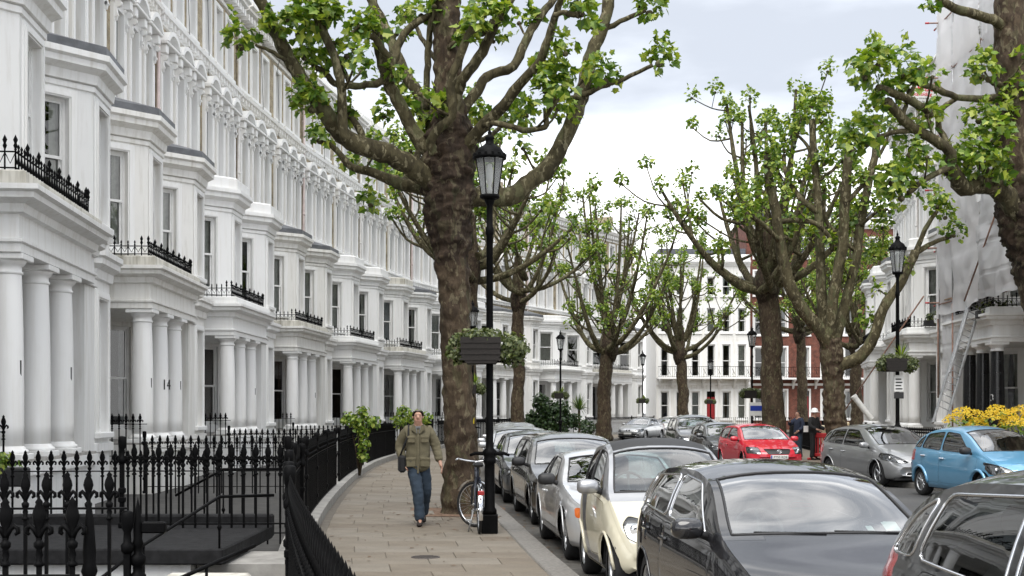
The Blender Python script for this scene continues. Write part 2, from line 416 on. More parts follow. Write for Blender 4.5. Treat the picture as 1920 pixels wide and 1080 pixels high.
# left porch fronts follow R 172.25, main wall R 174.3
def left_frames():
    fr = []
    Rw = 174.3; step = 10.05/172.25
    phi1 = math.asin((17.85-CY)/Rw)
    for i in range(-1, 6):
        a0 = phi1 + i*step; a1 = a0 + step
        p = Vector((CX - Rw*math.cos(a0), CY + Rw*math.sin(a0), 0)); q = Vector((CX - Rw*math.cos(a1), CY + Rw*math.sin(a1), 0))
        t = (q-p).normalized(); fr.append((p, math.atan2(-t.x, t.y)))
    end = q
    for h in (17, 26, 27, 31):
        t = Vector((math.sin(R(h)), math.cos(R(h)), 0)); fr.append((end.copy(), math.atan2(-t.x, t.y))); end = end + t*10.02
    return fr
LEFT = left_frames()
KERB_L = [(1.75, 4), (1.16, 8), (.74, 11.8), (.40, 15), (-.14, 20.8), (-.80, 28), (-1.25, 36), (-1.36, 45), (-.9, 52), (.1, 58), (1.5, 63), (3.0, 68), (4.6, 73.5), (6.3, 79.5), (8.3, 85), (10.9, 92), (15.4, 100.5), (20, 105), (60, 107)]
RAIL_L = [(.12, 1.0), (-.42, 3.4), (-1.1, 6.6), (-1.8, 10.3), (-2.55, 15), (-3.2, 20.6), (-3.75, 27), (-4.2, 34), (-4.45, 42), (-4.2, 50), (-3.5, 58), (-2.3, 66), (-.6, 74), (2.2, 82), (6.3, 91), (11.2, 100.2), (12.5, 102.4)]
KERB_R = [(14.5, 2), (13.0, 12), (11.9, 19), (10.75, 26), (9.6, 31), (8.75, 37), (8.9, 45), (9.8, 55), (11.2, 65), (13.5, 73), (18, 78), (60, 80)]
def sp(pts, sub=8): return smooth_path(pts, sub)
def edge_at(path, d):
    for a, b in zip(path, path[1:]):
        if a[1] <= d <= b[1]:
            t = (d-a[1])/(b[1]-a[1]); return a[0]+(b[0]-a[0])*t, math.atan2(b[0]-a[0], b[1]-a[1])
    return path[-1][0], 0
KL, RL, KR = sp(KERB_L), sp(RAIL_L), sp(KERB_R)
# ---- ground
mb = MB(); mb.quad((-400,-60,-.14), (400,-60,-.14), (400,900,-.14), (-400,900,-.14))
tag(mb.build('ground', ASPH), kind='structure')
# road surface (slight camber is left out; the sheet lies just above the base ground)
mb = MB()
L_ = [p for p in KL if p[1] < 104]; 
def strip(mb, A, B, z, m=0):
    i = mb.vs([(a[0], a[1], z) for a in A]); j = mb.vs([(b[0], b[1], z) for b in B])
    for k in range(len(A)-1): mb.face((i+k, i+k+1, j+k+1, j+k), m)
ds = [4+ (104-4)*k/80 for k in range(81)]
strip(mb, [(edge_at(KL, d)[0], d) for d in ds], [(edge_at(KR, d)[0] if d < 77 else 60, d) for d in ds], -.12)
tag(mb.build('road', ASPH), kind='structure')
# yellow lines along the left kerb are hidden by the parked cars; gutter strip of granite setts
def offset_path(P, o):
    res = []
    for k, p in enumerate(P):
        a = P[max(k-1,0)]; b = P[min(k+1,len(P)-1)]; t = Vector((b[0]-a[0], b[1]-a[1], 0)).normalized()
        res.append((p[0] + t.y*o, p[1] - t.x*o))
    return res
def resample(P, step, d0=None, d1=None):
    P = [Vector((p[0], p[1], 0)) for p in P]; res = [P[0].copy()]; carry = 0
    for a, b in zip(P, P[1:]):
        L = (b-a).length; s = step - carry
        while s <= L: res.append(a + (b-a)*(s/L)); s += step
        carry = L - (s - step)
    return [p for p in res if (d0 is None or p.y >= d0) and (d1 is None or p.y <= d1)]
# ---- left pavement: a base sheet (joints) and paving slabs as pieces
mb = MB()
KI = offset_path(KL, -.16)
ds2 = [1 + 101*k/90 for k in range(91)]
KIa = [(p[0], p[1]) for p in KI]
def xat(P, d): return edge_at(P, d)[0]
def kx(d): return xat(KIa, d) if d > 4.1 else xat(KIa, 4.1) + (4.1-d)*.2
strip(mb, [(xat(RL, d)-.15, d) for d in ds2], [(kx(d), d) for d in ds2], -.012)
pav = tag(mb.build('pavement', [JOINT]), kind='structure')
random.seed(11)
row = 0; d = 3.0; nslab = 0; far = MB()
slab_meshes = {}
def slab_piece(x0, x1, y0, y1, ang=0):
    global nslab
    g = .006; z0, z1 = -.03, random.uniform(-.0015, .0035)
    a, b = (x1[0] if isinstance(x1, tuple) else x1), 0
    return
TREE_PIT = (-1.75, -.15, 21.0, 22.9)
while d < 100:
    hgt = random.choice((.6, .68, .75)) if d < 40 else .9
    l0, l1 = xat(RL, d)+.30, xat(RL, d+hgt)+.30; r0, r1 = kx(d), kx(d+hgt)
    n = max(3, round((r0-l0)/.86)); off = (row % 2)*.5
    cuts = [0] + [(k+off+random.uniform(-.08,.08))/n for k in range(0 if off else 1, n) if 0 < (k+off)/n < 1] + [1]
    for a, b in zip(cuts, cuts[1:]):
        P = [(l0+(r0-l0)*a, d), (l0+(r0-l0)*b, d), (l1+(r1-l1)*b, d+hgt), (l1+(r1-l1)*a, d+hgt)]
        c = (sum(p[0] for p in P)/4, sum(p[1] for p in P)/4)
        if TREE_PIT[0] < c[0] < TREE_PIT[1] and TREE_PIT[2] < c[1] < TREE_PIT[3]: continue
        q = [(p[0]+(c[0]-p[0])*.010, p[1]+(c[1]-p[1])*.012) for p in P]
        q2 = [(p[0]+(c[0]-p[0])*.022, p[1]+(c[1]-p[1])*.026) for p in P]
        z = random.uniform(-.002, .003)
        m_ = MB() if nslab < 298 else far
        i = m_.vs([(x_-(c[0] if m_ is not far else 0), y_-(c[1] if m_ is not far else 0), -.03) for x_, y_ in q])
        j = m_.vs([(x_-(c[0] if m_ is not far else 0), y_-(c[1] if m_ is not far else 0), z-.004) for x_, y_ in q])
        k = m_.vs([(x_-(c[0] if m_ is not far else 0), y_-(c[1] if m_ is not far else 0), z) for x_, y_ in q2])
        for t in range(4):
            m_.face((i+t, i+(t+1)%4, j+(t+1)%4, j+t)); m_.face((j+t, j+(t+1)%4, k+(t+1)%4, k+t))
        m_.face((k, k+1, k+2, k+3))
        if m_ is not far:
            o = m_.build('paving_slab', PAVE, pav); o.location = (c[0], c[1], 0)
        nslab += 1
    d += hgt; row += 1
o = far.build('paving_slab', PAVE, pav); tag(o, kind='stuff')
# plinth kerb under the front railings
mb = MB()
A_ = offset_path(RL, -.16); B_ = offset_path(RL, .17)
iA = mb.vs([(p[0], p[1], -.1) for p in A_]); iB = mb.vs([(p[0], p[1], -.1) for p in B_])
jA = mb.vs([(p[0], p[1], .16) for p in A_]); jB = mb.vs([(p[0], p[1], .14) for p in B_])
for k in range(len(A_)-1):
    mb.face((iA+k, iA+k+1, jA+k+1, jA+k)); mb.face((jA+k, jA+k+1, jB+k+1, jB+k)); mb.face((jB+k, jB+k+1, iB+k+1, iB+k))
tag(mb.build('railing_plinth', STEP), kind='structure')
# kerb stones
kerb = tag(bpy.data.objects.new('kerb', None), kind='structure'); COL.objects.link(kerb)
farm = MB()
def kerb_run(P, step, inner, outer, near):
    S = resample(P, step)
    for k, (a, b) in enumerate(zip(S, S[1:])):
        t = (b-a).normalized(); n_ = Vector((t.y, -t.x, 0)); L = (b-a).length
        piece = k < near
        m_ = MB() if piece else farm
        h = random.uniform(-.003, .004)
        M = Matrix(((t.x, n_.x, 0, a.x), (t.y, n_.y, 0, a.y), (0,0,1,0), (0,0,0,1)))
        if piece: M = Matrix(((t.x, n_.x, 0, 0), (t.y, n_.y, 0, 0), (0,0,1,0), (0,0,0,1)))
        m_.bbox(.006, L-.006, inner, outer, -.3, .006+h, .015, 0, M)
        if piece: m_.build('kerb_stone', GRANITE, kerb).location = (a.x, a.y, 0)
kerb_run([p for p in KL if p[1] < 104], .92, -.155, .15, 60)
kerb_run([p for p in KR if p[1] < 79], .92, -.15, .15, 0)
tag(farm.build('kerb_stone', GRANITE, kerb), kind='stuff')
# granite channel beside the kerb
mb = MB(); Q = [p for p in KL if p[1] < 60]
strip(mb, offset_path(Q, .17), offset_path(Q, .62), -.1155)
tag(mb.build('road_channel', CHAN), kind='structure')
# right pavement sheet and far pavement
mb = MB()
strip(mb, [(edge_at(KR, d)[0]+.15, d) for d in [2+75*k/40 for k in range(41)]], [(40, d) for d in [2+75*k/40 for k in range(41)]], 0)
mb.quad((17,105,0),(80,107,0),(80,130,0),(17,130,0))
mb.quad((9,98,-.002),(30,106,-.002),(30,125,-.002),(9,125,-.002))
tag(mb.build('far_pavement', PAVE), kind='structure')
# front areas (lightwell floor) below pavement level on the left, as a terrace of dark flags
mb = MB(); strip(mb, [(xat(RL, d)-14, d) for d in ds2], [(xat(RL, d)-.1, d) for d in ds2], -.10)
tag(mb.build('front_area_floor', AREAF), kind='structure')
# tree pit
mb = MB(); mb.quad((-1.78,20.98,-.004),(-.12,20.98,-.004),(-.12,22.92,-.004),(-1.78,22.92,-.004)); tag(mb.build('tree_pit', SOIL), kind='structure')
# manhole cover on the pavement
mc = empty('manhole_cover', (-1.02, 15.1, .004), 0, 'round iron manhole cover set in the pavement in front of the walking man', 'manhole cover')
mb = MB(); mb.lathe([(.17,-.01),(.17,.003),(.0,.003)], n=24); 
for k in range(-3, 4): 
    w_ = math.sqrt(max(0,.15**2-(k*.042)**2)); mb.box(-w_, w_, k*.042-.006, k*.042+.006, .003, .007)
mb.build('cover', plain('cast_iron', (.07,.06,.055), .6, .3, 20), mc)
# ================================================================ TERRACED HOUSES
# house frame: u along the street (away from the camera), v out towards the street, z up; emitted as local (v, m*u, z)
DEEP = .9
class HB(MB):
    def __init__(s, mir=1): super().__init__(); s.mir = mir
    def p(s, u, v, z): return (v, s.mir*u, z)
    def wall(s, A, B, z0, z1, holes=(), m=0, mr=1, reveal=.2, room=True, mv=None):
        """upright wall from A to B (u,v) with rectangular openings (s0,s1,za,zb); openings get reveals and a dark room behind"""
        A = Vector(A); B = Vector(B); L = (B-A).length; t = (B-A)/L; n = Vector((-t.y, t.x))
        def P(x, z, dp=0): q = A + t*x - n*dp; return s.p(q.x, q.y, z)
        xs = sorted({0, L, *[h[0] for h in holes], *[h[1] for h in holes]}); zs = sorted({z0, z1, *[h[2] for h in holes], *[h[3] for h in holes]})
        for x0, x1 in zip(xs, xs[1:]):
            for a, b in zip(zs, zs[1:]):
                cx, cz = (x0+x1)/2, (a+b)/2
                if any(h[0] < cx < h[1] and h[2] < cz < h[3] for h in holes): continue
                s.quad(P(x0,a), P(x1,a), P(x1,b), P(x0,b), m)
        mv = m if mv is None else mv
        for x0, x1, a, b in holes:
            s.quad(P(x0,a), P(x0,b), P(x0,b,reveal), P(x0,a,reveal), mv); s.quad(P(x1,a), P(x1,b), P(x1,b,reveal), P(x1,a,reveal), mv)
            s.quad(P(x0,b), P(x1,b), P(x1,b,reveal), P(x0,b,reveal), mv); s.quad(P(x0,a), P(x1,a), P(x1,a,reveal), P(x0,a,reveal), mv)
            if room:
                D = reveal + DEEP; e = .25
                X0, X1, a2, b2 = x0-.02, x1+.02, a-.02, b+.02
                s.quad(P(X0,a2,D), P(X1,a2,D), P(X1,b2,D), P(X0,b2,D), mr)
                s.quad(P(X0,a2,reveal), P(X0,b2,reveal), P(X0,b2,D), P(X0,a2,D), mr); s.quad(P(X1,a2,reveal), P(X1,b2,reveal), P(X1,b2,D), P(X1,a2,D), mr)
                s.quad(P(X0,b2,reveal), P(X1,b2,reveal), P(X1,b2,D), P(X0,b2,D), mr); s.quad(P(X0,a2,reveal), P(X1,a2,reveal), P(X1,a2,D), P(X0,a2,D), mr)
    def mould(s, path, prof, m=0, closed=False):
        """sweep a profile of (out, z) along a (u,v) path with mitred corners"""
        pts = [Vector(p) for p in path]; nn = len(pts); cols = []
        for k in range(nn):
            d0 = (pts[k]-pts[k-1]) if k else None; d1 = (pts[k+1]-pts[k]) if k < nn-1 else None
            n0 = Vector((-d0.y, d0.x)).normalized() if d0 else None; n1 = Vector((-d1.y, d1.x)).normalized() if d1 else None
            if n0 is None: mm = n1
            elif n1 is None: mm = n0
            else: mm = (n0+n1)/(1+n0.dot(n1))
            cols.append(s.vs([s.p(*(pts[k]+mm*o), z) for o, z in prof]))
        for a, b in zip(cols, cols[1:]):
            for k in range(len(prof)-1): s.face((a+k, b+k, b+k+1, a+k+1), m)
        for c in (cols[0], cols[-1]): s.face([c+k for k in range(len(prof))], m)
    def boxu(s, u0, u1, v0, v1, z0, z1, m=0, b=0):
        a, c = sorted((s.mir*u0, s.mir*u1))
        (s.bbox(v0, v1, a, c, z0, z1, b, m) if b else s.box(v0, v1, a, c, z0, z1, m))

CORN = lambda z0, z1, o, i=0: [(i, z0), (o*.25, z0+.02), (o*.32, z0+(z1-z0)*.35), (o*.78, z0+(z1-z0)*.52), (o*.80, z0+(z1-z0)*.72), (o, z0+(z1-z0)*.8), (o, z1), (i-.3, z1+.03)]
MESHES = {}
def window_unit(w, h):
    """sash window in its own frame: x outward, y along, z up; origin at sill centre"""
    key = ('win', w, h)
    if key in MESHES: return MESHES[key]
    f = MB(); t = .055; hw = w/2
    f.box(-.10, .02, -hw, -hw+t, 0, h); f.box(-.10, .02, hw-t, hw, 0, h); f.box(-.10, .02, -hw+t, hw-t, h-t, h); f.box(-.10, .05, -hw+t, hw-t, 0, t*.9)
    zm = h*.5; s_ = .045
    # upper sash outer, lower sash inner
    f.box(-.035, .0, -hw+t, -hw+t+s_, zm, h-t); f.box(-.035, .0, hw-t-s_, hw-t, zm, h-t); f.box(-.04, .005, -hw+t, hw-t, zm-.03, zm+.03)
    f.box(-.035, .0, -hw+t+s_, hw-t-s_, h-t-s_, h-t)
    f.box(-.085, -.045, -hw+t, -hw+t+s_, t, zm-.03); f.box(-.085, -.045, hw-t-s_, hw-t, t, zm-.03); f.box(-.085, -.045, -hw+t+s_, hw-t-s_, t*.9, t+.08)
    fm = f.mesh('window', WHITEP)
    a, b = -hw+t+s_-.005, hw-t-s_+.005
    p1 = MB(); p1.quad((-.018,a,zm+.02), (-.018,b,zm+.02), (-.018,b,h-t-s_+.01), (-.018,a,h-t-s_+.01))
    p2 = MB(); p2.quad((-.066,a,t+.06), (-.066,b,t+.06), (-.066,b,zm-.02), (-.066,a,zm-.02))
    cs = []
    for var in range(3):
        c = MB()
        def drape(y0, y1, sd, z0=t, z1=h-t*.5, gather=0):
            n = 26; rows = 5; idx = []
            for r in range(rows):
                z = z0 + (z1-z0)*r/(rows-1); q = []
                for k in range(n+1):
                    y = y0 + (y1-y0)*k/n; g_ = 1-gather*math.sin(math.pi*(1-r/(rows-1)))*.5
                    yy = y0 + (y-y0)*g_ if sd < 0 else y1 - (y1-y)*g_
                    q.append((-.16 + .018*math.sin(k*1.9+sd), yy, z))
                idx.append(c.vs(q))
            for r in range(rows-1):
                for k in range(n): c.face((idx[r]+k, idx[r]+k+1, idx[r+1]+k+1, idx[r+1]+k), 0, True)
        if var == 0: drape(-hw, hw, 1)
        elif var == 1: drape(-hw, -hw*.15, -1, gather=.5); drape(hw*.15, hw, 1, gather=.5)
        else: drape(-hw, -hw+w*.24, -1); drape(hw-w*.24, hw, 1)
        cs.append([c.mesh('curtain', CURT), c.mesh('curtain', CURTG)])
    MESHES[key] = (fm, p1.mesh('pane', GLASS), p2.mesh('pane', GLASS), cs)
    return MESHES[key]
def put_window(root, mir, uc, vc, z, tdir, w, h, depth=.14):
    """tdir (u,v): along-wall direction with the outside on its left"""
    t = Vector(tdir).normalized(); n = Vector((-t.y, t.x)); P = Vector((uc, vc)) - n*depth
    rot = math.atan2(mir*n.x, n.y)
    fm, p1, p2, cs = window_unit(w, h)
    o = link('window', fm, root, (P.y, mir*P.x, z), rot)
    link('pane', p1, o); link('pane', p2, o)
    r = random.random()
    if r < .93:
        link('curtain', cs[random.choice((0,1,1,2,2))][random.choice((0,0,1))], o)
    return o
def surround(kind, w, h):
    key = ('sur', kind, w, h)
    if key in MESHES: return MESHES[key]
    s = MB(); hw = w/2
    if kind == 'plain':          # moulded architrave standing proud
        ar = .20 if w < .85 else .17
        for a, pr in ((ar, .035), (.10, .06)):
            s.box(0, pr, -hw-a, -hw-.0 if pr < .05 else -hw-.03, -.0, h+ (a if pr < .05 else a)); s.box(0, pr, hw if pr < .05 else hw+.03, hw+a, 0, h+a)
            s.box(0, pr, -hw if pr < .05 else -hw-.03, hw if pr < .05 else hw+.03, h if pr < .05 else h+.03, h+a)
        s.bbox(0, .12, -hw-.2, hw+.2, -.12, 0, .015)
    else:                        # pilasters, consoles and a segmental pediment
        for sg in (-1, 1):
            y0, y1 = sorted((sg*(hw), sg*(hw+.19)))
            s.box(0, .10, y0, y1, -.0, h+.06)
            y2, y3 = sorted((sg*(hw+.04), sg*(hw+.165)))
            s.box(.1, .125, y2, y3, .12, h-.45)
            s.bbox(0, .14, y0-.02, y1+.02, -.02, .12, .02); s.bbox(0, .15, y0-.02, y1+.02, h+.06, h+.14, .02)
            # scrolled console
            s.prism([(y2, h+.14), (y3, h+.14), (y3, h-.32), ((y2+y3)/2, h-.42), (y2, h-.32)], .1, .17, 'x')
            s.cyl((.20, y2, h+.02), (.20, y3, h+.02), .09, n=10); s.cyl((.15, y2, h-.27), (.15, y3, h-.27), .055, n=8)
            # capital block carrying the pediment
            s.bbox(0, .28, y0-.03, y1+.03, h+.14, h+.40, .02)
        s.box(0, .08, -hw, hw, h, h+.32)
        W = hw+.30; zb = h+.40
        s.bbox(0, .34, -W, W, zb, zb+.09, .02)
        # arched top
        nseg = 12; rise = .42; Rr = (W*W+rise*rise)/(2*rise); cz = zb+.09+rise-Rr
        out_, inn = [], []
        for k in range(nseg+1):
            a = -math.asin(W/Rr) + 2*math.asin(W/Rr)*k/nseg
            out_.append((Rr*math.sin(a), cz+Rr*math.cos(a))); inn.append(((Rr-.13)*math.sin(a)*.985, max(zb+.09, cz+(Rr-.13)*math.cos(a))))
        for k in range(nseg):
            s.prism([inn[k], inn[k+1], out_[k+1], out_[k]], 0, .36, 'x')
        s.poly([(.14, *p) for p in inn])
        s.bbox(0, .14, -hw-.24, hw+.24, -.16, -.0, .02)
    MESHES[key] = s.mesh('window_surround', ST1); return MESHES[key]
def put_surround(root, mir, uc, vc, z, tdir, kind, w, h):
    t = Vector(tdir).normalized(); n = Vector((-t.y, t.x)); rot = math.atan2(mir*n.x, n.y)
    return link('window_surround', surround(kind, w, h), root, (vc, mir*uc, z), rot)

U0 = [.72 + 1.56*k + (.38 if k > 2 else 0) for k in range(6)]
CANTW = 1.75
def bay_path(u): return [(u+.25, .0), (u+2.0, CANTW), (u+3.45, CANTW), (u+5.2, .0)]
def fleur(s, x, y, z, k=1.0, m=0, rich=True):
    """cast railing head: collar, leaf spear"""
    if rich:
        s.lathe([(.012*k,0),(.03*k,.012*k),(.012*k,.03*k),(.026*k,.045*k),(.014*k,.065*k),(.03*k,.10*k),(.022*k,.135*k),(.036*k,.165*k),(.0,.235*k)], (x,y,z), 6, m)
    else:
        s.lathe([(.012*k,0),(.034*k,.05*k),(.018*k,.09*k),(.036*k,.14*k),(0,.22*k)], (x,y,z), 4, m)
def balcony_rail(mir, path, z, h=.42, step=.15):
    s = HB(mir); P = [Vector(p) for p in path]
    for a, b in zip(P, P[1:]):
        L = (b-a).length; n = max(1, round(L/step)); t = (b-a)/L
        for zz in (z+.05, z+h*.62):
            s.tube([s.p(a.x,a.y,zz), s.p(b.x,b.y,zz)], .014, 4)
        for k in range(n+1):
            q = a + t*(L*k/n); big = k % 4 == 0
            s.cyl(s.p(q.x,q.y,z), s.p(q.x,q.y,z+h*(.72 if big else .66)), .013, n=4)
            fleur(s, *s.p(q.x,q.y,z+h*(.70 if big else .62)), .95 if big else .62, rich=False)
            if k < n:
                q2 = a + t*(L*(k+.5)/n); s.tube([s.p(q.x,q.y,z+h*.6), s.p(q2.x,q2.y,z+h*.25), s.p((a+t*(L*(k+1)/n)).x,(a+t*(L*(k+1)/n)).y,z+h*.6)], .009, 3)
    return s
def make_house(mir, style):
    """style: dict with wall materials and small variations"""
    ST = style['stucco']; root = empty('terraced_house')
    # --- upper brick wall with the openings of the second and third floor
    hb = HB(mir)
    z2, h2, z3, h3, ww = 9.78, 2.5, 13.98, 2.0, .82
    holes = [(u-ww/2, u+ww/2, z2, z2+h2) for u in U0] + [(u-ww/2, u+ww/2, z3, z3+h3) for u in U0]
    hb.wall((0,0), (10,0), 8.3, 16.7, holes, 0, 1, mv=2)
    hb.boxu(0, 10, -7.5, -1.25, -.1, 16.6, 0)
    for u in (.004, 9.996): hb.quad(hb.p(u,-1.25,-.1), hb.p(u,0,-.1), hb.p(u,0,16.65), hb.p(u,-1.25,16.65))
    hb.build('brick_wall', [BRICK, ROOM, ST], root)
    for u in U0:
        put_window(root, mir, u, 0, z2, (1,0), ww, h2, .18); put_surround(root, mir, u, 0, z2, (1,0), 'pediment', ww, h2)
        put_window(root, mir, u, 0, z3, (1,0), ww, h3, .18); put_surround(root, mir, u, 0, z3, (1,0), 'plain', ww, h3)
    # --- stucco lower wall and bays
    hb = HB(mir)
    gh = [(6.9-.0, 6.9+.0, 0, 0)]
    door_u = (1.15, 2.65)
    hb.wall((0,0), (3.55,0), -.1, 4.7, [(u-.52, u+.52, 1.02, 3.75) for u in door_u], 0, 1, .28)
    hb.wall((0,0), (10,0), 4.7, 8.3, [], 0, 1)
    hb.wall((9.95,0), (10,0), -.1, 4.7, [], 0, 1)
    # return wall at the far side of the porch carries a window that looks back along the street
    hb.wall((3.55,0), (4.55,.95), 1.0, 4.7, [(.28, 1.10, 1.25, 3.85)], 0, 1, .16)
    hb.wall((4.55,.95), (4.55,2.15), 1.0, 4.7, [], 0, 1)
    hb.wall((4.55,2.15), (5.3,2.15), -.1, 4.7, [], 0, 1)
    hb.wall((5.3,2.15), (5.3,.0), -.1, 4.7, [], 0, 1)
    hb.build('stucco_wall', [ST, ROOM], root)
    tt = Vector((1.0,.95)).normalized(); put_window(root, mir, 3.55+tt.x*.69, tt.y*.69, 1.25, tt, .82, 2.6, .12)
    bays = [(0, 5.02, 8.2), (5.0, -.1, 8.2)]
    for bi, (u, za, zb) in enumerate(bays):
        path = [Vector(p) for p in bay_path(u)]
        hb = HB(mir); wins = []
        for a, b, ww_ in ((path[0], path[1], 1.02), (path[1], path[2], .86), (path[2], path[3], 1.02)):
            L = (b-a).length; c = L/2 + (.0 if ww_ < 1 else (.19 if a is path[0] else -.19))
            hs = [(c-ww_/2, c+ww_/2, 5.45, 7.72)]
            if bi == 1: hs.append((c-ww_/2, c+ww_/2, 1.30, 3.95))
            hb.wall(a, b, za, zb, hs, 0, 1, .2)
            t = (b-a).normalized()
            for h_ in hs: wins.append((a+t*c, t, ww_, h_[2], h_[3]-h_[2]))
        hb.build('bay', [ST, ROOM], root)
        for q, t, ww_, z, hh in wins:
            put_window(root, mir, q.x, q.y, z, t, ww_, hh, .14); put_surround(root, mir, q.x, q.y, z, t, 'plain', ww_, hh)
        # cornice and roof of the bay
        pth = [tuple(p) for p in path]
        def md(name, prof):
            hb_ = HB(mir); hb_.mould(pth, prof); hb_.build(name, [ST], root)
        md('cornice', CORN(8.05, 8.62, .34)); md('string_course', [(0,7.92),(.04,7.94),(.04,8.04),(0,8.05)])
        md('string_course', [(0,5.16),(.07,5.18),(.09,5.27),(.03,5.30),(0,5.31)])
        if bi == 1:
            md('cornice', CORN(4.32, 4.86, .26)); md('string_course', [(0,.9),(.08,.92),(.08,1.08),(0,1.1)])
        hb = HB(mir); kind = style['roofs'][bi]
        if kind == 'parapet':
            hb.mould([tuple(p) for p in path], [(.22,8.64),(.22,8.95),(.16,9.0),(-.1,9.0),(-.1,8.6)]); hb.build('bay_parapet', [style.get('parapet', STD)], root)
        else:
            o = .30; c = Vector((u+2.725, 0))
            n_ = [(u-.05, 0), (u+1.88, CANTW+.28), (u+3.57, CANTW+.28), (u+5.5, 0)]
            top = [(u+.8, 0), (u+2.15, .95), (u+3.3, .95), (u+4.65, 0)]
            for k in range(3):
                hb.quad(hb.p(*n_[k], 8.64), hb.p(*n_[k+1], 8.64), hb.p(*n_[k+1], 8.80), hb.p(*n_[k], 8.80))
                hb.quad(hb.p(*n_[k], 8.80), hb.p(*n_[k+1], 8.80), hb.p(*top[k+1], 9.12), hb.p(*top[k], 9.12))
            hb.poly([hb.p(*q, 9.12) for q in top])
            hb.build('bay_roof', [LEAD], root)
    # --- porch: podium, columns, entablature, balcony
    hb = HB(mir)
    hb.boxu(0.0, 4.55, .0, 2.33, -.1, .98, 0); hb.boxu(-.04, 4.55, 2.33, 2.40, .80, .975, 0)
    hb.build('podium', [ST], root)
    hb = HB(mir); hb.boxu(.02, 4.53, .02, 2.36, .98, 1.02); hb.build('porch_floor', [STEP], root)
    cm = MESHES.get('column')
    if cm is None:
        c = MB(); c.lathe([(.232,.20),(.236,.5),(.236,1.0),(.228,1.7),(.215,2.3),(.203,2.66),(.203,2.665)], n=28); cm = c.mesh('column', ST1)
        c = MB(); c.bbox(-.30,.30,-.30,.30,-.0,.09,.01); c.lathe([(.29,.09),(.305,.115),(.29,.145),(.26,.16),(.25,.185),(.232,.2)], n=28); bm_ = c.mesh('column_base', ST1)
        c = MB(); c.lathe([(.203,2.66),(.225,2.675),(.225,2.70),(.205,2.715),(.205,2.78),(.24,2.80),(.27,2.85),(.275,2.865)], n=28); c.bbox(-.30,.30,-.30,.30,2.865,2.95,.01); pm = c.mesh('column_capital', ST1)
        MESHES['column'] = cm; MESHES['cb'] = bm_; MESHES['cc'] = pm
    for u in (.36, 1.82, 3.28):
        o = link('column', cm, root, (2.03, mir*u, 1.02)); link('column_base', MESHES['cb'], o); link('column_capital', MESHES['cc'], o)
    hb = HB(mir); Z = 3.97
    pp = [(0.08, 0.0), (.08, 2.27), (4.6, 2.27), (5.28, 2.27), (5.28, 2.0)]
    # soffit and frieze block
    hb.boxu(.08, 4.57, .0, 2.27, Z, 4.60)
    fp = [(.08,-.0), (.08,2.27), (4.60,2.27)]
    hb.mould(fp, [(0,Z),(.05,Z+.01),(.05,Z+.13),(.09,Z+.15),(.09,Z+.19),(0,Z+.21)])
    hb.mould(fp, CORN(4.52, 4.90, .36))
    hb.mould([(4.60,2.27-.1),(5.3,2.27-.1),(5.3,1.4)], CORN(4.52, 4.86, .20)); hb.mould([(4.60,2.17),(5.3,2.17),(5.3,1.4)], [(0,Z),(.04,Z+.01),(.04,Z+.13),(.07,Z+.16),(0,Z+.2)])
    hb.build('entablature', [ST], root)
    hb = HB(mir); fp2 = [(.08,-.0), (.08,2.27), (4.58,2.27), (4.58,1.2)]
    hb.mould(fp2, [(.14,4.90),(.14,5.10),(.10,5.13),(-.12,5.13),(-.12,4.9)]); hb.boxu(.05, 4.55, -.0, 2.2, 4.9, 5.0)
    hb.build('blocking_course', [style.get('blocking', ST)], root)
    if style['rail']:
        s = balcony_rail(mir, [(.12,.3), (.12,2.22), (4.52,2.22), (4.52,1.3)], 5.13, style['rail']); s.build('balcony_railing', IRON, root)
    # doors
    for du in door_u:
        hb = HB(mir); hb.boxu(du-.45, du+.45, -.30, -.245, 1.03, 3.1)
        for za, zb in ((1.2,1.75),(1.9,3.0)):
            for s_ in (-1, 1): hb.boxu(du+s_*.21-.14, du+s_*.21+.14, -.245, -.225, za, zb, b=.015)
        d = hb.build('door', style['door'], root)
        hb = HB(mir); hb.lathe([(.0,.0),(.03,.01),(.03,.04),(0,.05)], n=8); k = hb.build('door_knob', CHROME, d); k.location = (-.22, mir*(du+.36), 2.0)
        hb = HB(mir); hb.quad(hb.p(du-.45,-.26,3.18), hb.p(du+.45,-.26,3.18), hb.p(du+.45,-.26,3.72), hb.p(du-.45,-.26,3.72)); hb.build('fanlight', GLASS, root)
    # --- string courses, cornice, parapet, roof
    full = [(0,0),(10,0)]
    for nm, prof in (('string_course', [(0,9.38),(.1,9.42),(.12,9.56),(.18,9.62),(.18,9.68),(0,9.74)]),
                     ('string_course', [(0,13.34),(.08,13.36),(.10,13.52),(.24,13.60),(.26,13.72),(0,13.80)]),
                     ('string_course', [(0,16.30),(.08,16.32),(.08,16.45),(0,16.47)]), ('main_cornice', CORN(16.62, 17.08, .62)),
                     ('parapet', [(.12,17.08),(.12,17.52),(.2,17.55),(.2,17.64),(-.25,17.66),(-.25,16.6)])):
        hb = HB(mir); hb.mould(full, prof); hb.build(nm, [ST], root)
    hb = HB(mir)
    for k in range(26):
        u = .2 + k*.384
        hb.boxu(u-.05, u+.05, .0, .20, 13.40, 13.60); hb.boxu(u-.05, u+.05, .0, .14, 9.42, 9.58)
        hb.boxu(u-.08, u+.08, .0, .42, 16.50, 16.74)
    tag(hb.build('cornice_bracket', [ST], root), kind='stuff')
    hb = HB(mir); hb.poly([hb.p(0,-.4,17.3), hb.p(10,-.4,17.3), hb.p(10,-2.4,18.3), hb.p(0,-2.4,18.3)]); hb.poly([hb.p(0,-2.4,18.3), hb.p(10,-2.4,18.3), hb.p(10,-7.5,17.2), hb.p(0,-7.5,17.2)])
    rf = hb.build('roof', [SLATE], root)
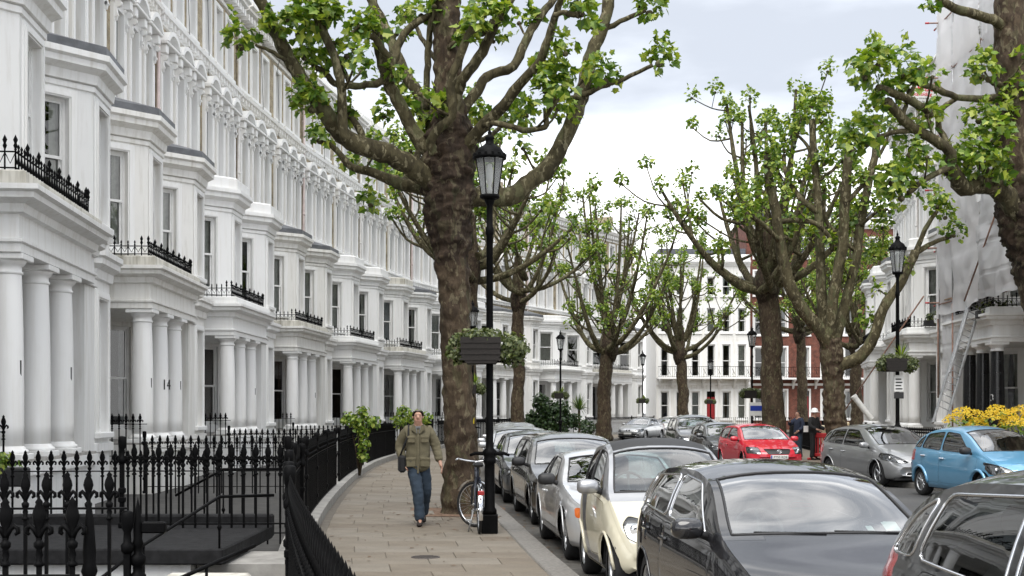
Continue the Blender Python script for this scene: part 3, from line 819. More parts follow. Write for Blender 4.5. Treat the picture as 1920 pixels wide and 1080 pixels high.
    hb = HB(mir); hb.boxu(9.5, 10, -4.5, -2.0, 16.5, 19.2); hb.build('chimney', [BRICK], rf)
    # drainpipe at the party line
    hb = HB(mir)
    hb.tube([hb.p(9.93,.12,-.1), hb.p(9.93,.12,5.0), hb.p(9.90,.10,9.0), hb.p(9.90,.16,16.4)], .055, 8)
    for z in (2.2, 4.6, 6.4, 8.4, 10.6, 12.6, 14.8): hb.cyl(hb.p(9.92,.12,z), hb.p(9.92,.12,z+.10), .075, n=8)
    hb.build('drainpipe', style['pipe'], root)
    hb = HB(mir)
    for u, sw in ((3.1, .05), (5.62, -.04)): hb.tube([hb.p(u,.30,17.0), hb.p(u+.02,.06,16.2), hb.p(u+sw,.14,13.7), hb.p(u-sw,.05,12.0), hb.p(u+.03,.04,8.7)], .012, 4, 0)
    tag(hb.build('cable', PLASTIC, root), kind='stuff')
    return root
PIPEW = plain('pipe_paint', (.70,.68,.66), .5, .15, 4); PIPEP = plain('pipe_paint_pink', (.62,.52,.50), .5, .15, 4)
styles = [
 dict(stucco=ST2, roofs=('parapet','lead'), rail=.45, blocking=STD, door=BLACKP, pipe=PIPEP),
 dict(stucco=ST1, roofs=('parapet','parapet'), parapet=ST1, rail=.42, door=NAVYP, pipe=PIPEW),
 dict(stucco=ST3, roofs=('lead','lead'), rail=.36, blocking=STD, door=BLACKP, pipe=PIPEP),
]
random.seed(5)
PROTO = [make_house(1, s) for s in styles]
LAB_L = [
 'white stucco terraced house nearest on the left, cut off by the picture edge',
 'white terraced house whose first porch has three columns numbered 1 beside the bicycle railings',
 'white terraced house whose porch column is numbered 14, weathered dark porch edge above',
 'bright white terraced house with black balcony railing over its porch, third porch along',
 'white terraced house with dark lead bay roof and worn stone columns, fourth porch along',
 'white terraced house behind the climbing shrub, curtain tied back in its bay',
 'white terraced house directly behind the walking man and the big tree trunk',
 'white terraced house half hidden behind the big trunk, seen past the near lamp post',
 'white terraced house behind the dark shrub, beyond the second trunk',
 'white terraced house behind the spiky palm and its lamp post',
 'white terraced house at the far end of the terrace, next to the flat fronted block',
]
order = [1, 0, 2, 1, 2, 1, 0, 1, 2, 1, 0]
used = set(); HOUSES = []
for i, (p, rz) in enumerate(LEFT):
    s = order[i]
    if s in used:
        h = copy_tree(PROTO[s], skip=(lambda c: c.name.startswith('curtain') and random.random() < .3))
    else: h = PROTO[s]; used.add(s)
    h.location = p; h.rotation_euler = (0,0,rz); tag(h, LAB_L[i], 'house', 'white stucco terraced houses'); HOUSES.append(h)
# painted house numbers on the columns of the two nearest porches
def numeral(house, u, body, z, size=.30, az=0):
    c, s = math.cos(az), math.sin(az)
    pos = Vector((2.03 + .226*c, u + .226*s, z)); n = Vector((c, s, 0)); x_ = Vector((-s, c, 0))
    text('numeral', body, size, INK, house, frame(pos, x_, n), .006)
for hi, lst in ((1, ((.36,'1'), (3.28,'1'))), (2, ((.36,'1'),(1.82,'14'),(3.28,'1'))), (3, ((3.28,'1'),)), (4, ((3.28,'1'),))):
    for u, b in lst: numeral(HOUSES[hi], u, b, 2.22, .34, -.35)
# right terrace (mirrored plan), porch nearest the camera end
random.seed(9)
RP = [make_house(-1, dict(stucco=ST1, roofs=('parapet','lead'), parapet=ST1, rail=.42, door=BLACKP, pipe=PIPEW))]
LAB_R = ['white house behind the scaffolding with black painted porch columns', 'white house with a planted balcony over its porch beside the scaffolding',
         'white terraced house behind the right-hand lamp post, leftmost of its row', 'white terraced house nearest on the right, wrapped in scaffold sheeting above']
Rw = 145.75
BLACKCOL = []
for i, d in enumerate((42, 52.3, 62.5, 31.7)):
    a0 = math.asin((d-.36-CY)/Rw); a1 = a0 + 10.0/Rw
    p = Vector((CX - Rw*math.cos(a0), CY + Rw*math.sin(a0), 0)); q = Vector((CX - Rw*math.cos(a1), CY + Rw*math.sin(a1), 0)); t = (q-p).normalized()
    h = RP[0] if i == 0 else copy_tree(RP[0])
    # local x points to the street (-X), local -y runs away from the camera
    ang = math.atan2(t.x, -t.y)
    h.location = p; h.rotation_euler = (0,0,ang); tag(h, LAB_R[i], 'house', 'white stucco terraced houses across the street')
    if i == 0 or i == 3: BLACKCOL.append(h)
    HOUSES.append(h)
for h in BLACKCOL[:1]:
    for c in h.children:
        if c.name.split('.')[0] == 'column':
            c.data = c.data.copy(); c.data.materials.clear(); c.data.materials.append(BLACKP)
            b = [k for k in c.children if k.name.startswith('column_base')][0]; b.data = b.data.copy(); b.data.materials.clear(); b.data.materials.append(BLACKP)
    pos = Vector((2.03+.226*math.cos(.5), -.36+.226*math.sin(.5), 2.05)); n_ = Vector((math.cos(.5), math.sin(.5), 0)); text('numeral', '3', .32, WHITEP, h, frame(pos, (-n_.y, n_.x, 0), n_), .006)
# ================================================================ RAILINGS
def fleur_head(k=1.0):
    """cast fleur-de-lis: ringed stem, two curled side leaves and a flattened centre leaf, about .25 m tall"""
    s = MB()
    M = Matrix.Diagonal((1, .45, 1))
    s.lathe([(.013*k,.03*k),(.020*k,.06*k),(.017*k,.09*k),(.030*k,.125*k),(.036*k,.15*k),(.030*k,.18*k),(.016*k,.212*k),(.020*k,.222*k),(0,.25*k)], n=8, M=M)
    for sg in (-1, 1):
        s.tube([(sg*x_*k, 0, z*k) for x_, z in ((.004,.045),(.022,.085),(.042,.105),(.058,.092),(.060,.070),(.046,.062))], [.011*k,.014*k,.015*k,.014*k,.013*k,.009*k], 5)
    s.lathe([(.012*k,-.10*k),(.026*k,-.092*k),(.026*k,-.08*k),(.012*k,-.068*k),(.020*k,-.04*k),(.012*k,-.015*k),(.025*k,.0),(.027*k,.02*k),(.013*k,.035*k)], n=7)
    return s
_h = fleur_head(1.0)
def picket_mesh(h, k=1.0, rich=True, spin=0):
    key = ('picket', round(h,2), k, rich)
    if key in MESHES: return MESHES[key]
    s = MB(); s.box(-.011,.011,-.011,.011,0,h-.2*k)
    if rich:
        f = fleur_head(k); b = len(s.v); s.v += [(x_, y, z+h-.245*k) for x_, y, z in f.v]
        for q, m_, sm in zip(f.f, f.m, f.s): s.face([b+t for t in q], m_, sm)
    else: fleur(s, 0, 0, h-.22*k, k, rich=False)
    MESHES[key] = s.mesh('picket', IRON); return MESHES[key]
def post_mesh(h, kind='post'):
    key = ('post', round(h,2), kind)
    if key in MESHES: return MESHES[key]
    s = MB()
    if kind == 'post':
        s.box(-.022,.022,-.022,.022,0,h-.3)
        for z in (.0, .28, h-.62): s.bbox(-.036,.036,-.036,.036,z,z+.06,.01)
        s.lathe([(.03,h-.3),(.045,h-.28),(.048,h-.24),(.03,h-.22),(.026,h-.15),(.04,h-.12),(.044,h-.05),(.042,h-.01),(.03,h),(0,h+.005)], n=10)
    else:       # tall tapering standard
        s.lathe([(.03,0),(.03,h*.45),(.055,h*.46),(.06,h*.50),(.036,h*.52),(.036,h*.56),(.055,h*.575),(.058,h*.62),(.03,h*.64),(.032,h*.68),(.042,h*.70),(.032,h*.73),(.034,h*.78),(.022,h*.9),(0,h)], n=10)
    MESHES[key] = s.mesh('post', IRON); return MESHES[key]
PICKETS = [0]
def railing(pts, h, label, z=0, step=.135, parts=True, rich=True, k=1.0, posts=(0, -1), post_h=None, rails=(.12, .78), post_kind='post', group='black iron railings'):
    P = [Vector((p[0], p[1], z)) for p in pts]
    root = empty('railing', P[0], 0, label, 'railing', group)
    S = resample([(p.x, p.y) for p in P], step); o0 = P[0]
    run = MB()
    for q, p in enumerate(S):
        a = S[max(q-1,0)]; b = S[min(q+1,len(S)-1)]; rz = math.atan2(b.y-a.y, b.x-a.x)
        lo = Vector((p.x-o0.x, p.y-o0.y, 0))
        if parts:
            link('picket', picket_mesh(h, k, rich), root, lo, rz)
        else:
            run.box(-.011+lo.x,.011+lo.x,-.011+lo.y,.011+lo.y,0,h-.2*k); fleur(run, lo.x, lo.y, h-.22*k, k, rich=False)
    if not parts: tag(run.build('picket', IRON, root), kind='stuff')
    for f in rails:
        s = MB(); pp = [(p.x-o0.x, p.y-o0.y, h*f) for p in P]
        for a, b in zip(pp, pp[1:]):
            t = (Vector(b)-Vector(a)); L = t.length; t.normalize()
            M = Matrix(((t.x,-t.y,0,a[0]),(t.y,t.x,0,a[1]),(0,0,1,a[2]),(0,0,0,1))); s.box(0, L, -.02, .02, -.007, .007, 0, M)
        s.build('rail', IRON, root)
    for t in posts:
        p = P[t]; a = P[t-1] if t > 0 or t == -1 else P[1]
        o = link('post', post_mesh(post_h or h+.08, post_kind), root, (p.x-o0.x, p.y-o0.y, 0), 0)
    return root
def along(P, d0, d1, n=10): return [(xat(P, d0+(d1-d0)*k/n), d0+(d1-d0)*k/n) for k in range(n+1)]
FR = [(2.2, 8.6, 'front railing nearest the camera, running out of the picture beside the pavement'),
      (9.3, 17.5, 'front railing just behind the first gate, its tops merging into a dark band'),
      (18.6, 27.4, 'front railing facing the pavement beside the two light plinth stones'),
      (28.6, 37.4, 'front railing with the climbing shrub growing through it'),
      (38.8, 47.4, 'front railing in line behind the walking man'),
      (48.8, 57.4, 'distant front railing left of the big trunk foot'),
      (58.8, 66.6, 'distant front railing seen just right of the big trunk'),
      (67.8, 76.0, 'distant front railing behind the dark shrub'),
      (78, 86.5, 'distant front railing by the spiky palm'), (88.5, 100, 'farthest front railing behind the parked white cars')]
for i, (a, b, lab) in enumerate(FR):
    r = railing(along(RL, a, b, 12), 1.30, lab, step=.135 if i < 5 else .16, parts=i < 4, rich=True, posts=(0, 4, 8, -1) if i else (-1,), post_h=1.36)
# rows running back from the street
railing([(-5.6, 6.2), (-2.15, 6.35)], 1.30, 'railing row of large fleur heads at the bottom left corner', step=.163, posts=(), rails=(.12,.70))
railing([(-6.2, 8.9), (-2.72, 9.05)], 1.30, 'railing row of large fleur heads second from the front, ending at the lock post', step=.146, posts=(-1,), post_h=1.02, rails=(.12,.80))
railing([(-6.4, 16.4), (-2.72, 16.6)], 1.22, 'side railing in front of the first porch columns', step=.162, posts=(-1,))
railing([(-4.25, 13.95), (-2.45, 14.0)], .92, 'side railing standing on the back edge of the dark landing', z=.45, step=.132, posts=(0, -1), rails=(.05,.82))
gp = empty('gate_post', (-2.12, 6.42, 0), 0, 'tall tapering iron gate post at the bottom left, topped by a spear', 'gate post'); link('post', post_mesh(1.32, 'tall'), gp)
lp = empty('lock_post', (-2.66, 9.1, 0), 0, 'iron gate post with a black lock box beside the second railing row', 'gate post')
link('post', post_mesh(1.12, 'tall'), lp); s = MB(); s.bbox(.03,.20,-.03,.03,.86,.94,.01); s.build('lock_box', IRON, lp)
for i in range(2, 8):
    hse = HOUSES[i]; M = Matrix.Translation(hse.location) @ Matrix.Rotation(hse.rotation_euler.z, 4, 'Z')
    def W(u, v): q = M @ Vector((v, u, 0)); return (q.x, q.y)
    d0 = W(-1.35, 2.4)[1]
    xr = xat(RL, d0-.6)
    names = {2: 'second', 3: 'third', 4: 'fourth', 5: 'fifth', 6: 'sixth', 7: 'seventh'}
    railing([W(-1.35, 2.5), (xr-.1, W(-1.35, 5.6)[1])], 1.22, f'side railing reaching from the front to the {names[i]} porch', step=.16, parts=i < 4, posts=(0, -1))
    railing([W(-.32, .5), W(-.32, 2.3)], 1.05, f'short railing guarding the near side of the {names[i]} porch', z=.62, step=.15, parts=i < 4, posts=())
railing([(-9.2, 17.4), (-6.95, 17.5)], 1.05, 'short railing guarding the near side of the first porch', z=.62, step=.15, posts=())
# dark landing slab and its white retaining wall by the gate
ls = empty('landing', (-4.2, 13, 0), 0, 'dark asphalt landing behind the railings with a low white wall below', 'landing')
s = MB(); s.bbox(-1.45, 1.52, -1.15, 1.35, .30, .45, .015); s.build('slab', GRIT, ls)
s = MB(); s.bbox(-1.45, 1.50, 1.36, 1.56, .30, .56, .02); s.build('upstand', GRIT, ls)
s = MB(); s.box(-1.4, 1.2, -1.05, 1.3, -.1, .30); s.build('retaining_wall', ST2, ls)
s = MB(); 
for k in range(9): s.box(-1.2, -.75, -1.065, -1.05, .02+k*.028, .038+k*.028)
s.build('vent_grille', plain('brass_vent', (.42,.30,.16), .5, .2, 12), ls)
s = MB(); s.box(1.22, 2.2, -.9, .2, -.1, .28); s.build('stone_block', STEP, ls)
sb = empty('stone_block', (-2.5, 10.4, 0), 0, 'pale rendered block beside the stair handrail', 'wall'); s = MB(); s.bbox(-.45,.35,-.35,.5,-.1,.36,.08); s.build('block', STD, sb)
# stair handrails
def handrail(pts, lab, uprights):
    h = empty('handrail', pts[0], 0, lab, 'handrail'); s = MB(); o = Vector(pts[0])
    s.tube([Vector(p)-o for p in pts], .015, 8); s.build('rail', IRON, h)
    for p, z0 in uprights:
        s = MB(); q = Vector(p)-o; s.cyl((q.x,q.y,z0-o.z), q, .011, n=6); s.lathe([(.011,0),(.024,.03),(.011,.06)], (q.x,q.y,(z0-o.z+q.z)/2), 6); s.build('upright', IRON, h)
handrail([(-3.30, 9.6, .30), (-3.05, 10.6, .62), (-2.72, 11.9, .93), (-2.25, 12.1, .93)], 'thin stair handrail climbing to a level top beside the landing', [((-3.05,10.6,.62), 0), ((-2.72,11.9,.93), .3)])
handrail([(-2.75, 7.6, .38), (-2.1, 8.8, .66), (-1.85, 9.2, .76)], 'heavier sloping handrail running into the front gate', [((-2.1,8.8,.66), 0)])
handrail([(-4.0, 15.2, .72), (-3.45, 15.3, 1.03), (-2.75, 15.4, 1.03)], 'short handrail behind the landing railing', [((-3.45,15.3,1.03), 0)])
# flower pot by the first house, red geraniums
fp = empty('flower_pot', (-6.9, 16.9, .98), 0, 'red geraniums in a dark window box at the left edge', 'flower box')
s = MB(); s.bbox(-.5,.5,-.13,.13,-.25,.0,.02); s.build('box', PLASTIC, fp)

# fallen leaves, twigs and grit on the pavement and in the gutter
rl = random.Random(77); s = MB()
for k in range(420):
    if k < 150: d_ = rl.uniform(14, 40); x_ = xat(RL, d_)+.35+rl.random()**1.5*3.0
    elif k < 270: d_ = rl.gauss(21.5, 1.3); x_ = rl.gauss(-.8, .7)
    else: d_ = rl.uniform(11, 34); x_ = kx(d_)+.16+abs(rl.gauss(.25,.12))
    z_ = .006 if x_ < kx(d_)+.14 else -.108
    leaf_flat = [(rl.uniform(-.05,.05), rl.uniform(-.05,.05)) for q in range(4)]; a_ = rl.random()*6.28; L = rl.uniform(.02,.06)
    i = s.vs([(x_+L*math.cos(a_+q*1.57)*(1 if q%2 else .5), d_+L*math.sin(a_+q*1.57)*(1 if q%2 else .5), z_+rl.uniform(0,.012)) for q in range(4)]); s.face((i,i+1,i+2)); s.face((i,i+2,i+3))
tag(s.build('fallen_leaves', plain('dead_leaf', (.13,.08,.045), .9, .6, 3)), kind='stuff')
# ================================================================ TREES
def leaf_shape(s, c, n, up, size, m=0, full=True):
    """five-lobed plane leaf, folded along the midrib; c is the stalk end"""
    n = n.normalized(); up = (up - n*up.dot(n))
    if up.length < 1e-4: up = n.orthogonal()
    up.normalize(); x_ = up.cross(n)
    if full:
        half = [(0,.02),(.22,-.04),(.42,.10),(.34,.27),(.56,.50),(.30,.58),(.22,.74),(0,1.0)]
    else: half = [(0,0),(.36,.1),(.46,.5),(0,1.0)]
    def P(a, b, sg): return c + x_*(a*sg*size) + up*(b*size) + n*(size*(.22*a - .10*b*b))
    mid = [P(0, half[0][1], 1), P(0, .45, 1), P(0, 1, 1)]
    for sg in (1, -1):
        pts = [mid[0]] + [P(a, b, sg) for a, b in half[1:-1]] + [mid[2], mid[1]]
        i = s.vs(pts); k = len(pts); cidx = i+k-1
        for t in range(k-2): s.face((cidx, i+t, i+t+1) if sg > 0 else (cidx, i+t+1, i+t), m)
def rnd_dir(rng):
    while True:
        v = Vector((rng.uniform(-1,1), rng.uniform(-1,1), rng.uniform(-1,1)))
        if .05 < v.length < 1: return v.normalized()
def tuft_leaves(rng, c, R_, n, size, upb=.55):
    """leaf placements (point, normal, tip direction, size) for one pollard tuft"""
    res = []
    for k in range(n):
        d = rnd_dir(rng); d.z = d.z*.8 + upb*rng.random(); d.normalize()
        r = R_*(.35+.75*rng.random()**.6)
        p = c + Vector((d.x*r, d.y*r, d.z*r*.95))
        nrm = (d*.5 + rnd_dir(rng)*.7 + Vector((0,0,.55))).normalized()
        res.append((p, nrm, d*.6 + rnd_dir(rng)*.7 - Vector((0,0,.35)), size*rng.uniform(.55,1.15)))
    # a few upright shoots with pairs of leaves
    for k in range(max(1, n//14)):
        d = (Vector((rng.uniform(-.5,.5), rng.uniform(-.5,.5), 1))).normalized(); L = R_*rng.uniform(1.1,1.7)
        for t in (.55,.75,.95,1.05):
            res.append((c + d*L*t, (d*.3+rnd_dir(rng)).normalized(), rnd_dir(rng) + d*.5, size*rng.uniform(.4,.8)))
    return res
LEAF_UNIT = None
def crown(root, leaves, rng, parts=0, full=True, mat=None):
    global LEAF_UNIT
    if parts:
        if LEAF_UNIT is None:
            s = MB(); leaf_shape(s, Vector((0,0,0)), Vector((0,0,1)), Vector((0,1,0)), 1.0); LEAF_UNIT = s.mesh('leaf', LEAF)
        leaves = sorted(leaves, key=lambda l: -l[3]/max(1,(l[0]+root.location).y))
        for p, n, up, sz in leaves[:parts]:
            n = n.normalized(); up = (up-n*up.dot(n))
            up = up.normalized() if up.length > 1e-4 else n.orthogonal().normalized(); x_ = up.cross(n)
            o = link('leaf', LEAF_UNIT, root); M = Matrix((x_, up, n)).transposed().to_4x4(); M.translation = p
            o.matrix_local = M @ Matrix.Scale(sz, 4)
        leaves = leaves[parts:]
    s = MB()
    for p, n, up, sz in leaves: leaf_shape(s, p, n, up, sz, 0, full)
    return tag(s.build('crown', mat or LEAF, root), kind='stuff')
def knob(s, p, r, rng, m=0):
    s.lathe([(r*.5,-r*.9),(r*1.05,-r*.3),(r*.9,r*.35),(r*.35,r*.8),(0,r*.9)], p, 7, m, M=Matrix.Rotation(rng.random()*6,3,'Z') @ Matrix.Rotation(rng.uniform(-.6,.6),3,'X'))
def traced_tree(label, d, trunk, limbs, tufts, seed, leaf=.19, tn=26, tR=.33, burl=None, parts=0, group=None, full=True):
    """trunk and limbs from measured points (photo pixel, half width) at a real distance; each limb has its own depth run"""
    rng = random.Random(seed)
    b = at(trunk[0][0], trunk[0][1], d); base = Vector((b.x, d, 0)); root = empty('plane_tree', base, 0, label, 'tree', group)
    k_ = d/F
    s = MB(); pts = smooth_path([(*(at(x_, y, d)-base), r*k_*.97) for x_, y, r in trunk], 5)
    pts[0] = (pts[0][0], pts[0][1], -.1, pts[0][3])
    pts = smooth_path(pts, 6); rr, zone = [], []
    for k, p in enumerate(pts):
        py = HY-(p[2]-EYE)*F/d; f = 0
        if burl and burl[0]+30 > py > burl[1]-30: f = min(1, min(burl[0]+30-py, py-burl[1]+30)/60)
        bulge = f*burl[2]*(.6+.7*noise.noise(Vector((p[2]*2.1, seed, 0)))) if burl else 0
        rr.append(p[3]*(1+bulge)); zone.append(f)
    s.tube([p[:3] for p in pts], rr, 40, 0, True, .2, seed)
    if burl:
        n = 40
        for i in range(len(pts)):
            if zone[i] > 0:
                c = Vector(pts[i][:3])
                for q in range(n):
                    v0 = Vector(s.v[i*n+q]); dv = v0-c; v = v0; v = Vector((v.x*1.3, v.y*1.3, v.z*.8)); a = noise.noise(v*4.5)*.18 + noise.noise(v*11)*.13 + noise.noise(v*26)*.07; s.v[i*n+q] = tuple(c + dv*(1+zone[i]*a))
        for fi, f in enumerate(s.f):
            if len(f) == 4:
                i = f[0]//n; v = Vector(s.v[f[0]])
                if zone[min(i, len(zone)-1)] + .5*noise.noise(v*5) > .55: s.m[fi] = 1
    s.build('trunk', [BARK, BURL], root)
    leaves = []; kn = MB()
    for li, (px, r0, r1, z0, z1) in enumerate(limbs):
        n = len(px); q = []
        for i, (x_, y) in enumerate(px):
            t = i/(n-1); dd = d + z0 + (z1-z0)*t
            q.append((*(at(x_, y, dd)-base), (r0+(r1-r0)*t)*.92*dd/F))
        q = smooth_path(q, 4); m = MB()
        q = [(a + rng.uniform(-.012,.012), b_ + rng.uniform(-.012,.012), c + rng.uniform(-.012,.012), r) for a, b_, c, r in q]
        m.tube([p[:3] for p in q], [p[3] for p in q], 10 if r0 > 8 else 8, 0, True, .22, seed+li)
        m.build('limb', LIMB, root)
        # the limb's own small spurs with leaves
        for t in range(1 + n//3):
            if rng.random() < .3:
                p = q[rng.randrange(len(q)//3, len(q))]; c = Vector(p[:3]); e_ = c + Vector((rng.uniform(-.5,.5), rng.uniform(-.8,.8), rng.uniform(.1,.5)))
                kn.tube([c, (c+e_)/2+Vector((0,0,-.05)), e_], [max(.02,p[3]*.4), .02, .025], 5); knob(kn, e_, .045, rng)
                leaves += tuft_leaves(rng, e_, tR*.75, int(tn*.8), leaf)
    for x_, y, rr, dz in tufts:
        c = at(x_, y, d+dz)-base; R_ = rr*(d+dz)/F
        knob(kn, c-Vector((0,0,R_*.35)), min(.07, R_*.2), rng)
        leaves += tuft_leaves(rng, c, R_*.80, int(2.1*tn*(R_/.33)**1.5), leaf)
    tag(kn.build('spur', LIMB, root), kind='stuff')
    crown(root, leaves, rng, parts, full)
    return root
def pollard(label, base, hf, r, reach, top, nl, seed, lean=(0,0), leaf=.19, tn=46, tiers=2, dens=1.0, group=None, tr=.34):
    rng = random.Random(seed); base = Vector(base); root = empty('plane_tree', base, 0, label, 'tree', group)
    s = MB(); n = 7
    q = [(lean[0]*t*t + rng.uniform(-.05,.05), lean[1]*t*t, -.1 + (hf+1.0)*t, r*(1.25-.75*min(1,t*2.2) if t < .2 else (.95-.12*t))) for t in [k/n for k in range(n+1)]]
    q.append((q[-1][0], q[-1][1], hf+2.2, r*.5)); q = smooth_path(q, 4)
    s.tube([p[:3] for p in q], [p[3] for p in q], 14, 0, True, .22, seed)
    kz = q[-5]; s.lathe([(r*.7,-.9),(r*1.12,-.35),(r*1.2,.1),(r*.8,.6),(r*.3,.9)], (lean[0], lean[1], hf), 12, 1)
    s.build('trunk', [BARK, BURL], root)
    leaves = []; tw = MB()
    for k in range(nl):
        tier = k % tiers; az = 2*math.pi*(k/nl)*1.0 + rng.uniform(-.35,.35); up = rng.uniform(.25,1.0) if tier == 0 else rng.uniform(.8,1.0)
        z0 = hf + rng.uniform(-.5,.4) + tier*rng.uniform(.6,1.4)
        rc = reach*(rng.uniform(.75,1.05) if tier == 0 else rng.uniform(.25,.6)); rise = (top-z0)*(up if tier else up*.75)
        p0 = Vector((lean[0], lean[1], z0)); D = Vector((math.cos(az), math.sin(az), 0)); S_ = Vector((-D.y, D.x, 0)); pts = []
        w1, w2 = rng.uniform(-.5,.5), rng.uniform(0,6)
        nn = 8
        for t in [i/nn for i in range(nn+1)]:
            pts.append((*(p0 + D*rc*t**.75 + S_*(w1*math.sin(t*3+w2)) + Vector((0,0,rise*(t**1.45)))), r*.42*(1-t*.72)))
        ps = smooth_path(pts, 3); m = MB(); m.tube([p[:3] for p in ps], [p[3] for p in ps], 8, 0, True, .25, seed+k); m.build('limb', LIMB, root)
        ends = [Vector(ps[-1][:3])]
        nb = int(rng.uniform(4, 6.6)*dens)
        for j in range(nb):
            a = ps[int(len(ps)*rng.uniform(.28,.95))]; c = Vector(a[:3]); L = rng.uniform(.8,2.3)*min(1.2, reach/4)
            dr = (D*rng.uniform(-.3,.9) + S_*rng.uniform(-1,1) + Vector((0,0,rng.uniform(.25,1.4)))).normalized()
            e_ = c + dr*L; e_.z = min(e_.z, top+.4)
            mid = (c+e_)/2 + Vector((rng.uniform(-.15,.15), rng.uniform(-.15,.15), -.12*L))
            r0 = max(.03, a[3]*.55); pth = smooth_path([(*c, r0), (*mid, r0*.75), (*e_, r0*.6)], 3)
            tw.tube([p[:3] for p in pth], [p[3] for p in pth], 6); ends.append(e_)
            if rng.random() < .3:
                e2 = mid + Vector((rng.uniform(-.8,.8), rng.uniform(-.8,.8), rng.uniform(.2,.9)))
                tw.tube([mid, e2], [r0*.5, r0*.4], 5); ends.append(e2)
        for e_ in ends:
            knob(tw, e_, .07, rng); leaves += tuft_leaves(rng, e_+Vector((0,0,.12)), tr*rng.uniform(.7,1.15), int(tn*rng.uniform(.7,1.2)), leaf)
    tag(tw.build('twigs', LIMB, root), kind='stuff')
    crown(root, leaves, rng, 0, False); return root

G = 'pollarded plane trees along the street'
T1_limbs = [
 ([(838,360),(800,333),(770,311),(715,285),(659,267),(630,241),(607,207),(578,167),(548,122),(522,70),(500,22),(478,-20)], 24, 11, 0, -1.6),
 ([(650,262),(644,244),(641,185),(637,148),(622,96),(604,52),(585,15),(570,-20)], 11, 8, -.9, -1.4),
 ([(535,112),(505,95),(478,84)], 4.5, 3, -1.4, -1.6),
 ([(830,362),(789,352),(752,344),(733,337),(696,322),(659,311),(630,281),(603,258)], 17, 4, .1, .9),
 ([(838,330),(800,281),(770,237),(744,185),(728,155),(715,110),(707,60),(696,-15)], 17, 9, 0, -.4),
 ([(732,160),(722,141),(741,111),(748,80),(774,48),(822,22)], 10, 7, -.3, .3),
 ([(726,150),(696,159),(655,160),(628,158),(610,138),(592,126)], 8, 6, -.3, -.9),
 ([(730,150),(732,112),(716,92),(702,68)], 8, 7, -.3, -.7),
 ([(655,160),(635,110),(610,80)], 5, 3, -.5, -1.0),
 ([(836,300),(811,259),(800,200),(770,155),(744,104),(730,67),(712,30),(685,-25)], 14, 9, .2, 1.6),
 ([(812,290),(808,264),(823,241),(847,218),(845,167),(854,128),(874,78),(888,48)], 10, 8, -.5, -1.1),
 ([(800,205),(801,150),(803,95),(808,40),(812,-15)], 7, 6, .1, .3),
 ([(845,240),(858,175),(870,144),(905,97),(928,47),(956,0),(972,-30)], 12, 9, -.1, -.8),
 ([(850,250),(866,210),(889,179),(913,144),(963,124),(983,82),(1010,35),(1037,0),(1052,-20)], 12, 7, 0, .9),
 ([(850,292),(878,268),(909,233),(944,198),(983,148),(1014,113),(1033,58),(1047,12),(1052,-20)], 15, 6, 0, -1.7),
 ([(1040,28),(1062,24),(1085,29)], 5, 7, -1.6, -1.8),
 ([(905,236),(932,231),(979,243),(1022,238),(1024,212),(1041,183)], 6, 6, -.5, -1.2),
 ([(848,372),(874,372),(928,368),(963,366),(994,340),(1029,313),(1053,272),(1080,210),(1096,156),(1111,97),(1131,51),(1142,0),(1150,-40)], 22, 11, 0, .8),
 ([(1090,180),(1127,163),(1169,148),(1224,121)], 6, 4, .4, .2),
 ([(1132,56),(1173,35),(1212,19)], 6, 4, .7, .5),
 ([(1092,182),(1060,184),(1030,192)], 4, 4, .4, 0),
 ([(756,345),(780,300),(790,262),(788,225)], 9, 5, .8, 1.4),
 ([(862,270),(905,262),(935,242),(948,215)], 6, 4, .4, 1.5),
 ([(842,90),(872,66),(905,62),(925,40)], 7, 6, -.2, -.9),
 ([(842,150),(815,110),(790,70),(770,30)], 6, 4, .3, 1.4),
 ([(690,280),(672,240),(655,215)], 8, 6, -.6, -.2),
]
T1_tufts = [(450,75,40,-1.6),(600,252,34,.9),(585,190,44,-1.2),(566,182,26,-1.2),(640,215,24,-.2),(592,40,40,-1.4),(560,55,34,-1.5),(610,20,34,-1.5),(540,30,24,-1.6),
 (590,112,34,-.9),(570,100,26,-1.0),(700,55,38,-.7),(680,50,24,-.6),(650,95,30,-1),(620,20,28,-1.3),(735,135,22,-.5),(790,20,26,.3),(830,200,24,-.4),(805,235,26,.3),
 (890,45,30,-1.1),(905,20,30,-1),(940,25,26,-.8),(1090,14,34,-1.8),(1110,45,20,-.5),(1045,150,44,-1.2),(1022,160,30,-1.2),(1235,105,40,.2),(1135,140,38,.3),(1218,12,38,.5),
 (985,205,34,1.0),(960,225,32,.8),(900,215,24,.9),(925,70,22,-.3),(1000,35,22,.8),(695,375,28,1.4),(720,210,24,1.0),(740,150,28,1.2),(760,25,24,1.4),(870,70,26,-.9),(1060,90,30,-1.4),
 (1020,118,26,-.9),(770,200,24,1.4),(650,210,24,-.3),(505,40,26,-1.6),(555,20,30,-1.4),(788,215,24,1.4),(655,300,20,1.1)]
traced_tree('big foreground plane tree with a burred trunk, growing beside the near lamp post and bicycle', 21.8,
 [(866,965,48),(865,930,39),(864,850,31),(857,700,29),(852,560,30),(847,470,33),(842,400,43),(842,330,46),(845,260,40),(842,200,31),(840,120,27),(838,40,26),(840,-60,24),(842,-220,16)],
 T1_limbs, T1_tufts, 3, leaf=.165, tn=27, burl=(500, 215, .12), parts=300, group=G)
